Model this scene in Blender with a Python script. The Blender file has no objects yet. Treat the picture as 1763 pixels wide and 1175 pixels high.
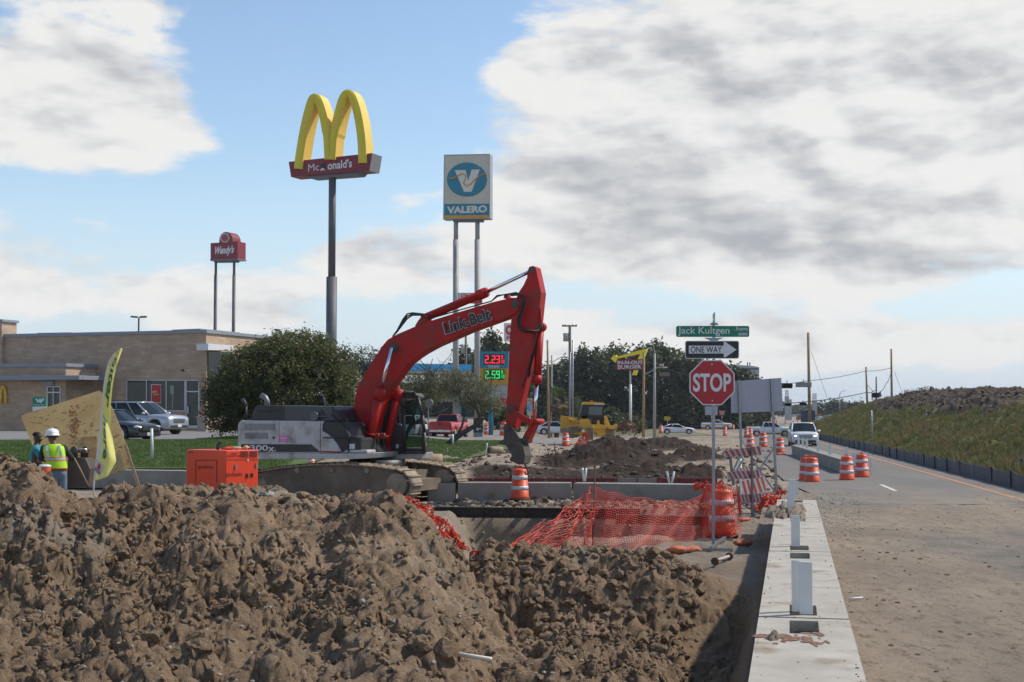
import bpy, bmesh, math, random
import numpy as np
from mathutils import Vector, Matrix, Euler, Quaternion
random.seed(7); rng = np.random.default_rng(11)
SC = bpy.context.scene; COL = SC.collection
rad = math.radians
# ------------------------------------------------------------------ camera
F = 2350.0; CU, CV = 881.5, 587.5; CAMZ = 2.5; PITCH = math.atan(120.5 / F)
cam_d = bpy.data.cameras.new('camera'); cam = bpy.data.objects.new('camera', cam_d); COL.objects.link(cam)
cam.location = (0, 0, CAMZ); cam.rotation_euler = (math.pi / 2 + PITCH, 0, 0)
cam_d.sensor_width = 36; cam_d.lens = F / 1763 * 36; cam_d.clip_start = 0.1; cam_d.clip_end = 20000
SC.camera = cam
SC.view_settings.view_transform = 'Standard'; SC.view_settings.look = 'None'
SC.view_settings.exposure = 0.10; SC.view_settings.gamma = 1.0
# ------------------------------------------------------------------ sun + sky
SUN_AZ = rad(72); SUN_EL = rad(48)            # azimuth clockwise from +Y (ahead), to the right
sd = Vector((math.sin(SUN_AZ) * math.cos(SUN_EL), math.cos(SUN_AZ) * math.cos(SUN_EL), math.sin(SUN_EL)))
sl = bpy.data.lights.new('sun', 'SUN'); sl.energy = 4.0; sl.angle = rad(2.5); sl.color = (1.0, 0.92, 0.80)
so = bpy.data.objects.new('sun', sl); COL.objects.link(so); so.rotation_euler = (-sd).to_track_quat('-Z', 'Y').to_euler()
so.location = (60, 40, 60)
wd = bpy.data.worlds.new('World'); SC.world = wd; wd.use_nodes = True
def build_sky():
    nt = wd.node_tree; N = nt.nodes; L = nt.links; N.clear()
    out = N.new('ShaderNodeOutputWorld')
    sky = N.new('ShaderNodeTexSky'); sky.sky_type = 'NISHITA'; sky.sun_disc = False
    sky.sun_elevation = SUN_EL; sky.sun_rotation = SUN_AZ; sky.air_density = 1.1; sky.dust_density = 0.3; sky.ozone_density = 1.6
    def M(op, a, b=None, c=None, clamp=False):
        n = N.new('ShaderNodeMath'); n.operation = op; n.use_clamp = clamp
        for i, q in enumerate((a, b, c)):
            if q is None: continue
            if isinstance(q, (int, float)): n.inputs[i].default_value = q
            else: L.new(q, n.inputs[i])
        return n.outputs[0]
    def ramp(f, a, b):
        n = N.new('ShaderNodeMapRange'); n.interpolation_type = 'SMOOTHSTEP'; L.new(f, n.inputs[0])
        n.inputs[1].default_value = a; n.inputs[2].default_value = b; return n.outputs[0]
    tc = N.new('ShaderNodeTexCoord'); sx = N.new('ShaderNodeSeparateXYZ'); L.new(tc.outputs['Generated'], sx.inputs[0])
    X, Y, Z = sx.outputs
    az = M('ARCTAN2', X, Y)
    el = M('DIVIDE', Z, M('SQRT', M('ADD', M('MULTIPLY', X, X), M('MULTIPLY', Y, Y))))
    # noise field stretched along the horizon
    cb = N.new('ShaderNodeCombineXYZ'); L.new(M('MULTIPLY', az, 6.0), cb.inputs[0]); L.new(M('MULTIPLY', el, 13.0), cb.inputs[1])
    def noise(vec, sc, det, rough=0.55, dist=0.0, off=None):
        n = N.new('ShaderNodeTexNoise'); n.inputs['Scale'].default_value = sc; n.inputs['Detail'].default_value = det
        n.inputs['Roughness'].default_value = rough; n.inputs['Distortion'].default_value = dist
        if off:
            a = N.new('ShaderNodeVectorMath'); a.operation = 'ADD'; L.new(vec, a.inputs[0]); a.inputs[1].default_value = off; vec = a.outputs[0]
        L.new(vec, n.inputs['Vector']); return n.outputs['Fac']
    v = cb.outputs[0]
    n1 = noise(v, 1.25, 9, 0.55, 0.25, (3.7, 1.3, 0)); n1b = noise(v, 1.25, 3, 0.5, 0.2, (3.60, 1.14, 0)); n1s = noise(v, 1.25, 3, 0.5, 0.2, (3.7, 1.3, 0))
    n2 = noise(v, 5.5, 9, 0.62, 0.0, (9.1, 4.2, 0))
    def blob(u, vv, ru, rv, w):
        a0 = (u - CU) / F; e0 = (708 - vv) / F
        p = M('POWER', M('DIVIDE', M('SUBTRACT', az, a0), ru / F), 2.0); q = M('POWER', M('DIVIDE', M('SUBTRACT', el, e0), rv / F), 2.0)
        return M('MULTIPLY', ramp(M('ADD', p, q), 1.0, 0.0), w)
    bl = None
    for b in SKYBLOBS:
        s = blob(*b); bl = s if bl is None else M('ADD', bl, s)
    dens = M('ADD', M('ADD', n1, M('MULTIPLY', M('SUBTRACT', n2, 0.5), 0.34)), bl)
    densb = M('ADD', n1b, bl); dens = M('SUBTRACT', dens, M('MULTIPLY', ramp(el, 0.34, 0.75), 0.30))
    cov = ramp(dens, 0.48, 0.68)
    # thick parts grey, sunward rims white
    lit = ramp(M('SUBTRACT', n1s, n1b), -0.10, 0.10)
    thick = ramp(densb, 0.60, 1.25)
    puff = ramp(M('SUBTRACT', noise(v, 1.25, 6, 0.5, 0.25, (3.7, 1.3, 0)), noise(v, 1.25, 6, 0.5, 0.25, (3.82, 1.72, 0))), -0.16, 0.16)
    puff2 = ramp(M('SUBTRACT', noise(v, 7.0, 5, 0.55, 0.0, (1.5, 8.2, 0)), noise(v, 7.0, 5, 0.55, 0.0, (1.53, 8.29, 0))), -0.13, 0.13)
    g = M('ADD', M('SUBTRACT', 0.785, M('MULTIPLY', thick, 0.22)), M('MULTIPLY', M('SUBTRACT', lit, 0.5), 0.12))
    g = M('ADD', g, M('MULTIPLY', M('SUBTRACT', n2, 0.5), 0.08))
    g = M('ADD', g, M('ADD', M('MULTIPLY', M('SUBTRACT', puff, 0.5), 0.15), M('MULTIPLY', M('SUBTRACT', puff2, 0.5), 0.06)))
    tint = N.new('ShaderNodeMix'); tint.data_type = 'RGBA'; L.new(ramp(g, 0.42, 0.85), tint.inputs[0])
    tint.inputs[6].default_value = (0.44, 0.455, 0.49, 1); tint.inputs[7].default_value = (0.90, 0.89, 0.87, 1)
    b1 = N.new('ShaderNodeBackground'); L.new(sky.outputs[0], b1.inputs[0]); b1.inputs[1].default_value = 0.15
    b2 = N.new('ShaderNodeBackground'); L.new(tint.outputs[2], b2.inputs[0]); b2.inputs[1].default_value = 0.92
    # thin haze of far cloud towards the horizon
    cov3 = M('MULTIPLY', M('MULTIPLY', cov, 0.97), ramp(el, -0.02, 0.0))
    bh = N.new('ShaderNodeBackground'); bh.inputs[0].default_value = (0.56, 0.66, 0.80, 1); hm = N.new('ShaderNodeMixShader'); L.new(M('MULTIPLY', ramp(el, 0.20, 0.0), 0.85), hm.inputs[0]); L.new(b1.outputs[0], hm.inputs[1]); L.new(bh.outputs[0], hm.inputs[2])
    mx = N.new('ShaderNodeMixShader'); L.new(cov3, mx.inputs[0]); L.new(hm.outputs[0], mx.inputs[1]); L.new(b2.outputs[0], mx.inputs[2])
    L.new(mx.outputs[0], out.inputs[0])
SKYBLOBS = [(1420, 190, 740, 330, .36), (1050, 360, 360, 160, .26), (150, 190, 300, 150, .26), (60, 40, 260, 90, .10), (590, 120, 300, 260, -.40), (760, 60, 160, 90, -.10),
            (470, 340, 230, 110, -.26), (700, 450, 190, 80, .24), (120, 470, 240, 110, .20), (380, 520, 220, 70, .22), (1650, 530, 240, 60, -.16), (1420, 430, 560, 120, .30), (1200, 590, 800, 70, .18)]
build_sky()
# ------------------------------------------------------------------ measuring helpers
cP, sP = math.cos(PITCH), math.sin(PITCH)
def W(u, v, d):
    x = (u - CU) / F; y = (CV - v) / F; s = d / (cP - y * sP)
    return Vector((x * s, d, CAMZ + (sP + y * cP) * s))
def gd(v, z=0.0):
    y = (CV - v) / F
    return (z - CAMZ) / ((sP + y * cP) / (cP - y * sP))
def GP(u, v, z=0.0):
    return W(u, v, gd(v, z))
# ------------------------------------------------------------------ mesh helpers
ROOTINV = {}
def tag(o, label=None, cat=None, group=None, kind=None):
    if label: o['label'] = label
    if cat: o['category'] = cat
    if group: o['group'] = group
    if kind: o['kind'] = kind
    return o
def thing(name, label, cat, loc=(0, 0, 0), rz=0.0, group=None):
    o = bpy.data.objects.new(name, None); COL.objects.link(o); o.location = loc; o.rotation_euler = (0, 0, rz); o.empty_display_size = 0.2
    ROOTINV[o.name] = (Matrix.Translation(Vector(loc)) @ Matrix.Rotation(rz, 4, 'Z')).inverted()
    return tag(o, label, cat, group)
def dup(o, parent=None, loc=None, rz=None, label=None, rot=None):
    c = o.copy(); COL.objects.link(c)
    if parent is not None: c.parent = parent
    for ch in list(o.children): dup(ch, c)
    if loc is not None: c.location = loc
    if rz is not None: c.rotation_euler = (0, 0, rz)
    if rot is not None: c.rotation_euler = rot
    if label: c['label'] = label
    return c
class MB:
    def __init__(s): s.v = []; s.f = []; s.m = []; s.sm = []
    def add(s, vs, fs, mi=0, sm=False):
        n = len(s.v); s.v.extend([tuple(p) for p in vs])
        for f in fs: s.f.append(tuple(i + n for i in f)); s.m.append(mi); s.sm.append(sm)
        return s
    def box(s, c, size, rz=0.0, rot=None, mi=0, tx=1.0, ty=1.0):
        R = Euler(rot).to_matrix() if rot else Matrix.Rotation(rz, 3, 'Z')
        hx, hy, hz = size[0] / 2, size[1] / 2, size[2] / 2; c = Vector(c); vs = []
        for dz in (-1, 1):
            kx, ky = (tx, ty) if dz > 0 else (1, 1)
            for dx, dy in ((-1, -1), (1, -1), (1, 1), (-1, 1)): vs.append(c + R @ Vector((dx * hx * kx, dy * hy * ky, dz * hz)))
        return s.add(vs, [(3, 2, 1, 0), (4, 5, 6, 7), (0, 1, 5, 4), (1, 2, 6, 5), (2, 3, 7, 6), (3, 0, 4, 7)], mi)
    def prism(s, pts, vec, mi=0, mi2=None):
        n = len(pts); vec = Vector(vec); a = [Vector(p) for p in pts]
        s.add(a + [p + vec for p in a], [tuple(range(n)), tuple(range(2 * n - 1, n - 1, -1))], mi)
        k = len(s.v) - 2 * n
        for i in range(n):
            j = (i + 1) % n; s.f.append((k + j, k + i, k + n + i, k + n + j)); s.m.append(mi if mi2 is None else mi2); s.sm.append(False)
        return s
    def px(s, pts, d, th, mi=0, off=0.0):          # polygon measured in the photograph, given real depth d and thickness th
        ps = [W(u, v, d) for u, v in pts]
        for p in ps: p.y += off - th / 2
        return s.prism(ps, (0, th, 0), mi)
    def cyl(s, p0, p1, r0, r1=None, n=12, mi=0, caps=True, sm=True):
        p0 = Vector(p0); p1 = Vector(p1); r1 = r0 if r1 is None else r1
        q = (p1 - p0).to_track_quat('Z', 'Y'); vs = []
        for p, r in ((p0, r0), (p1, r1)):
            for i in range(n):
                a = 2 * math.pi * i / n; vs.append(p + q @ Vector((r * math.cos(a), r * math.sin(a), 0)))
        s.add(vs, [(i, (i + 1) % n, n + (i + 1) % n, n + i) for i in range(n)], mi, sm)
        if caps:
            k = len(s.v) - 2 * n
            s.f.append(tuple(k + i for i in range(n - 1, -1, -1))); s.m.append(mi); s.sm.append(False)
            s.f.append(tuple(k + n + i for i in range(n))); s.m.append(mi); s.sm.append(False)
        return s
    def tube(s, pts, r, n=6, mi=0, sm=True):
        P = [Vector(p) for p in pts]; rr = r if isinstance(r, (list, tuple)) else [r] * len(P); vs = []; up = None
        for i, p in enumerate(P):
            t = (P[min(i + 1, len(P) - 1)] - P[max(i - 1, 0)])
            if t.length < 1e-9: t = Vector((0, 0, 1))
            t.normalize()
            if up is None: up = Vector((0, 0, 1)) if abs(t.z) < .9 else Vector((1, 0, 0))
            a = t.cross(up)
            if a.length < 1e-6: a = t.cross(Vector((1, 0, 0)))
            a.normalize(); b = a.cross(t).normalized(); up = b
            for k in range(n):
                w = 2 * math.pi * k / n; vs.append(p + (a * math.cos(w) + b * math.sin(w)) * rr[i])
        fs = [(i * n + k, i * n + (k + 1) % n, (i + 1) * n + (k + 1) % n, (i + 1) * n + k) for i in range(len(P) - 1) for k in range(n)]
        fs += [tuple(range(n - 1, -1, -1)), tuple((len(P) - 1) * n + k for k in range(n))]
        return s.add(vs, fs, mi, sm)
    def lathe(s, prof, c=(0, 0, 0), n=24, mi=0, sm=True, sy=1.0):
        vs = []; c = Vector(c); m = len(prof)
        for r, z in prof:
            for i in range(n):
                a = 2 * math.pi * i / n; vs.append(c + Vector((r * math.cos(a), r * math.sin(a) * sy, z)))
        fs = [(j * n + i, j * n + (i + 1) % n, (j + 1) * n + (i + 1) % n, (j + 1) * n + i) for j in range(m - 1) for i in range(n)]
        if prof[0][0] > 1e-4: fs.append(tuple(range(n - 1, -1, -1)))
        if prof[-1][0] > 1e-4: fs.append(tuple((m - 1) * n + i for i in range(n)))
        return s.add(vs, fs, mi, sm)
    def ell(s, c, r, n=12, mi=0, rot=None, jit=0.0):
        c = Vector(c); R = Euler(rot).to_matrix() if rot else Matrix.Identity(3); m = max(4, n // 2); vs = []
        for j in range(m + 1):
            th = math.pi * j / m
            for i in range(n):
                a = 2 * math.pi * i / n; k = 1 + (random.random() - .5) * jit
                vs.append(c + R @ Vector((r[0] * math.sin(th) * math.cos(a) * k, r[1] * math.sin(th) * math.sin(a) * k, r[2] * math.cos(th) * k)))
        return s.add(vs, [(j * n + i, (j + 1) * n + i, (j + 1) * n + (i + 1) % n, j * n + (i + 1) % n) for j in range(m) for i in range(n)], mi, True)
    def loft(s, rings, mi=0, sm=True, close=True, caps=True):
        n = len(rings[0]); vs = [p for r in rings for p in r]; fs = []
        for j in range(len(rings) - 1):
            for i in range(n if close else n - 1):
                fs.append((j * n + i, j * n + (i + 1) % n, (j + 1) * n + (i + 1) % n, (j + 1) * n + i))
        s.add(vs, fs, mi, sm)
        if caps:
            k = len(s.v) - len(vs)
            s.f.append(tuple(k + i for i in range(n - 1, -1, -1))); s.m.append(mi); s.sm.append(False)
            s.f.append(tuple(k + (len(rings) - 1) * n + i for i in range(n))); s.m.append(mi); s.sm.append(False)
        return s
    def mesh(s, name, mats, inv=None, off=None):
        me = bpy.data.meshes.new(name); vs = s.v
        if inv is not None: vs = [inv @ Vector(p) for p in vs]
        if off is not None: vs = [(p[0] - off[0], p[1] - off[1], p[2] - off[2]) for p in vs]
        me.from_pydata([tuple(p) for p in vs], [], s.f)
        for m in (mats if isinstance(mats, (list, tuple)) else [mats]): me.materials.append(m)
        me.polygons.foreach_set('material_index', s.m); me.polygons.foreach_set('use_smooth', s.sm)
        me.update()
        bm = bmesh.new(); bm.from_mesh(me); bmesh.ops.recalc_face_normals(bm, faces=bm.faces); bm.to_mesh(me); bm.free()
        return me
    def build(s, name, mats, parent=None, local=False, bev=0.0, label=None, kind=None):
        root = parent
        while root is not None and root.parent is not None: root = root.parent
        inv = None if (local or root is None) else ROOTINV.get(root.name)
        o = bpy.data.objects.new(name, s.mesh(name, mats, inv)); COL.objects.link(o); o.parent = parent
        if bev:
            b = o.modifiers.new('bevel', 'BEVEL'); b.width = bev; b.segments = 2; b.limit_method = 'ANGLE'; b.angle_limit = rad(40)
        if label: o['label'] = label
        if kind: o['kind'] = kind
        return o
    def solo(s, name, mats, label, cat, group=None, bev=0.0, kind=None):
        vs = np.array(s.v); lo, hi = vs.min(0), vs.max(0); off = ((lo[0] + hi[0]) / 2, (lo[1] + hi[1]) / 2, lo[2])
        o = bpy.data.objects.new(name, s.mesh(name, mats, None, off)); COL.objects.link(o); o.location = off
        ROOTINV[o.name] = Matrix.Translation(Vector(off)).inverted()
        if bev:
            b = o.modifiers.new('bevel', 'BEVEL'); b.width = bev; b.segments = 2; b.limit_method = 'ANGLE'; b.angle_limit = rad(40)
        return tag(o, label, cat, group, kind)
GLY = {}
def glyphs(t, bold=0.0):
    if (t, bold) in GLY: return GLY[(t, bold)]
    cu = bpy.data.curves.new('tmp_text', 'FONT'); cu.body = t; cu.size = 1; cu.offset = bold; cu.extrude = 0.0; cu.resolution_u = 4
    ob = bpy.data.objects.new('tmp_text', cu); COL.objects.link(ob)
    dg = bpy.context.evaluated_depsgraph_get(); ev = ob.evaluated_get(dg); me = ev.to_mesh()
    vs = np.array([v.co[:] for v in me.vertices]); fs = [tuple(p.vertices) for p in me.polygons]
    ev.to_mesh_clear(); bpy.data.objects.remove(ob); bpy.data.curves.remove(cu)
    GLY[(t, bold)] = (vs, fs); return vs, fs
def text(mb, t, c, right, up, w, h, mi=0, bold=0.0, th=0.0, shear=0.0):
    vs, fs = glyphs(t, bold); lo, hi = vs.min(0), vs.max(0); right = Vector(right).normalized(); up = Vector(up).normalized(); nrm = right.cross(up)
    c = Vector(c); q = []
    for p in vs:
        a = (p[0] - lo[0]) / (hi[0] - lo[0]) - .5; b = (p[1] - lo[1]) / (hi[1] - lo[1]) - .5
        q.append(c + right * (a * w + shear * b * h) + up * (b * h))
    mb.add(q, fs, mi)
# ------------------------------------------------------------------ materials
MATS = {}
def lin(c): return tuple((x / 12.92 if x <= .04045 else ((x + .055) / 1.055) ** 2.4) for x in c)
def mat(name, c1, c2=None, sc=3.0, rough=.6, metal=0.0, bump=0.0, bsc=20.0, lo=.35, hi=.65, det=6, coat=0.0, trans=0.0, alpha=None, c3=None, sc3=20.0, lo3=.55, hi3=.7, emit=None, es=1.0, glass=0.0, bd=0.02):
    if name in MATS: return MATS[name]
    m = bpy.data.materials.new(name); m.use_nodes = True; nt = m.node_tree; N = nt.nodes; L = nt.links
    b = N['Principled BSDF']; b.inputs['Roughness'].default_value = rough; b.inputs['Metallic'].default_value = metal
    b.inputs['Base Color'].default_value = (*c1, 1)
    if coat: b.inputs['Coat Weight'].default_value = coat; b.inputs['Coat Roughness'].default_value = .08
    tc = N.new('ShaderNodeTexCoord')
    def nz(s, d=det, r=.6):
        n = N.new('ShaderNodeTexNoise'); n.inputs['Scale'].default_value = s; n.inputs['Detail'].default_value = d; n.inputs['Roughness'].default_value = r
        L.new(tc.outputs['Object'], n.inputs['Vector']); return n.outputs['Fac']
    def mr(f, a, c):
        n = N.new('ShaderNodeMapRange'); L.new(f, n.inputs[0]); n.inputs[1].default_value = a; n.inputs[2].default_value = c; return n.outputs[0]
    col = None
    if c2 is not None:
        mx = N.new('ShaderNodeMix'); mx.data_type = 'RGBA'; L.new(mr(nz(sc), lo, hi), mx.inputs[0]); mx.inputs[6].default_value = (*c1, 1); mx.inputs[7].default_value = (*c2, 1); col = mx.outputs[2]
    if c3 is not None:
        mx = N.new('ShaderNodeMix'); mx.data_type = 'RGBA'; L.new(mr(nz(sc3), lo3, hi3), mx.inputs[0])
        if col is not None: L.new(col, mx.inputs[6])
        else: mx.inputs[6].default_value = (*c1, 1)
        mx.inputs[7].default_value = (*c3, 1); col = mx.outputs[2]
    if col is not None: L.new(col, b.inputs['Base Color'])
    if bump:
        bp = N.new('ShaderNodeBump'); bp.inputs['Strength'].default_value = bump; bp.inputs['Distance'].default_value = bd; L.new(nz(bsc, 8, .65), bp.inputs['Height']); L.new(bp.outputs[0], b.inputs['Normal'])
    if emit: b.inputs['Emission Color'].default_value = (*emit, 1); b.inputs['Emission Strength'].default_value = es
    if trans:
        t = N.new('ShaderNodeBsdfTranslucent'); t.inputs[0].default_value = (*[min(1, x * 1.6) for x in c1], 1)
        if col is not None: L.new(col, t.inputs[0])
        s = N.new('ShaderNodeMixShader'); s.inputs[0].default_value = trans; L.new(b.outputs[0], s.inputs[1]); L.new(t.outputs[0], s.inputs[2]); L.new(s.outputs[0], N['Material Output'].inputs[0])
    if glass:
        t = N.new('ShaderNodeBsdfTransparent'); t.inputs[0].default_value = (.55, .62, .6, 1)
        s = N.new('ShaderNodeMixShader'); s.inputs[0].default_value = glass; L.new(b.outputs[0], s.inputs[1]); L.new(t.outputs[0], s.inputs[2]); L.new(s.outputs[0], N['Material Output'].inputs[0])
    MATS[name] = m; return m
# ------------------------------------------------------------------ numpy noise
def _h(ix, iy, k):
    n = (ix.astype(np.int64) * 374761393 + iy.astype(np.int64) * 668265263 + k * 974634777) & 0xffffffff
    n = ((n ^ (n >> 13)) * 1274126177) & 0xffffffff
    return ((n ^ (n >> 16)) & 0xffff) / 65535.0
def pn(x, y, k=0):
    ix = np.floor(x); iy = np.floor(y); fx = x - ix; fy = y - iy; u = fx * fx * (3 - 2 * fx); w = fy * fy * (3 - 2 * fy)
    a = _h(ix, iy, k); b = _h(ix + 1, iy, k); c = _h(ix, iy + 1, k); d = _h(ix + 1, iy + 1, k)
    return (a + (b - a) * u) * (1 - w) + (c + (d - c) * u) * w - .5
def fbm(x, y, o=5, k=0, g=.5):
    s = 0; a = 1.0
    for i in range(o): s = s + a * pn(x * 2 ** i + 17.3 * i, y * 2 ** i + 9.1 * i, k + i); a *= g
    return s
def lumps(x, y, cell, k, pmin=.3):
    """rounded clods: domes of random size set on a jittered grid"""
    gx = np.floor(x / cell); gy = np.floor(y / cell); best = np.zeros_like(x)
    for dx in (-1, 0, 1):
        for dy in (-1, 0, 1):
            cx = gx + dx; cy = gy + dy
            px_ = (cx + .15 + .7 * _h(cx, cy, k)) * cell; py_ = (cy + .15 + .7 * _h(cx, cy, k + 1)) * cell
            r = cell * (.25 + .6 * _h(cx, cy, k + 2)); hh = _h(cx, cy, k + 3)
            an = _h(cx, cy, k + 4) * 3.14; ca = np.cos(an); sa = np.sin(an); ex = (x - px_) * ca + (y - py_) * sa; ey = -(x - px_) * sa + (y - py_) * ca
            d2 = (ex * ex + ey * ey * 1.9) / (r * r)
            dome = np.power(np.clip(1 - d2, 0, 1), .38) * r * .6 * (hh > pmin)
            best = np.maximum(best, dome)
    return best
def ss(a, b, x): t = np.clip((x - a) / (b - a), 0, 1); return t * t * (3 - 2 * t)
# ------------------------------------------------------------------ ground height
BX0, BSL = -0.33, 0.2043                         # left edge line of the foreground barrier row: x = BX0 + BSL*y
US = np.array([-500, 0, 50, 85, 110, 150, 250, 330, 400, 440, 500, 560, 605, 650, 690, 740, 790, 830, 870, 960, 1050, 1120, 1160, 1210, 1260, 1400])
CREST = np.array([772, 776, 768, 792, 824, 830, 824, 810, 820, 838, 862, 866, 842, 848, 870, 905, 948, 985, 1010, 1040, 1060, 1070, 1080, 1080, 1080, 1080])
def z_of(v, d): return 2.5 - d * (v - 708) / 2350.0
YR = np.array([-8, 6, 8.5, 10.5, 12.5, 14, 15.5, 16.6, 17.6, 19, 20.5, 22, 25, 30, 60])
def heap_table():
    T = np.zeros((len(YR), len(US)))
    for j, u in enumerate(US):
        zc = z_of(CREST[j], 15.8); left = 1 - ss(720, 900, u)
        zb = .30 * left - .05
        prof = {-8: -.02, 6: .0, 8.5: zb * .6, 10.5: zb, 12.5: zb + (zc - zb) * .30, 14: zb + (zc - zb) * .64, 15.5: zc, 16.6: zc * .96, 17.6: zc * .80, 19: zc * .5, 20.5: zc * .25, 22: zc * .1, 25: 0, 30: 0, 60: 0}
        for i, y in enumerate(YR): T[i, j] = prof[y]
        if u > 790:                              # low ground in front of the second crest
            k = ss(790, 880, u)
            flat = {8.5: .0, 10.5: .12, 12.5: .20, 14: .10, 15.5: -.22, 16.6: -.42, 17.6: -.42}
            for i, y in enumerate(YR):
                if y in flat: T[i, j] = T[i, j] * (1 - k) + flat[y] * k
    return T
HT = heap_table()
C2U = np.array([780, 830, 860, 900, 960, 1050, 1090, 1125, 1165, 1205, 1250, 1300])
C2V = np.array([1000, 958, 952, 968, 955, 962, 955, 940, 962, 985, 1005, 1015])
def interp2(u, y):
    j = np.clip(np.searchsorted(US, u) - 1, 0, len(US) - 2); i = np.clip(np.searchsorted(YR, y) - 1, 0, len(YR) - 2)
    fu = np.clip((u - US[j]) / (US[j + 1] - US[j]), 0, 1); fy = np.clip((y - YR[i]) / (YR[i + 1] - YR[i]), 0, 1); fy = fy * fy * (3 - 2 * fy)
    a = HT[i, j] * (1 - fu) + HT[i, j + 1] * fu; b = HT[i + 1, j] * (1 - fu) + HT[i + 1, j + 1] * fu
    return a * (1 - fy) + b * fy
def billow(x, y):
    s = 0; a = 1.0; f = 5.0
    for i in range(5): s = s + a * (np.abs(pn(x * f * .9 + y * f * .35 + 3 * i, y * f - x * f * .3 + 7 * i, 500 + i)) * 2 - .32); a *= .55; f *= 2.05
    return s
def patchy(x, y): return ss(-.14, .12, fbm(x * .6 + y * .25, y * .45, 3, 404, .6))
def gauss(x, y, cx, cy, rx, ry, an=0.0):
    ca, sa = math.cos(an), math.sin(an); a = ((x - cx) * ca + (y - cy) * sa) / rx; b = (-(x - cx) * sa + (y - cy) * ca) / ry
    q = a * a + b * b; return 1 / (1 + (q * .75) ** 1.8)
PILES = []                                        # (cx, cy, rx, ry, h, rough, angle)
def pile_px(u0, u1, vb, vt, ry, h_extra=0.0, an=0.0):
    d = gd(vb) + ry * .9; cx = ((u0 + u1) / 2 - CU) / F * d; rx = (u1 - u0) / 2 / F * d
    PILES.append((cx, d, rx * .62, ry * .7, z_of(vt, d) + h_extra - .30, an))
pile_px(935, 1165, 806, 762, 4.0); pile_px(985, 1120, 790, 758, 3.6); pile_px(1050, 1230, 780, 754, 4.0); pile_px(1000, 1110, 782, 750, 4.0); pile_px(1130, 1260, 800, 772, 2.5)
pile_px(928, 1010, 812, 794, 1.8); pile_px(1000, 1215, 822, 795, 2.4); pile_px(1160, 1245, 826, 803, 1.5)
PILES.append((W(448, 708, 29).x, 29.2, 1.5, .7, .62, 0)); pile_px(845, 935, 822, 808, 1.5); pile_px(1255, 1340, 832, 815, 1.6); pile_px(700, 790, 806, 792, 2.0)
def xroad_l(y): return np.interp(y, [30, 36, 48, 60, 87, 190, 300], [8.2, 8.6, 9.6, 11.3, 15.0, 31, 48])
def xfence(y): return 10.0 + .143 * y
def road_w(x, y): return ss(-.3, .1, x - xroad_l(y)) * (1 - ss(-.1, .3, x - xfence(y))) * ss(41, 43.5, y) * (1 - ss(185, 190, y))
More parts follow.
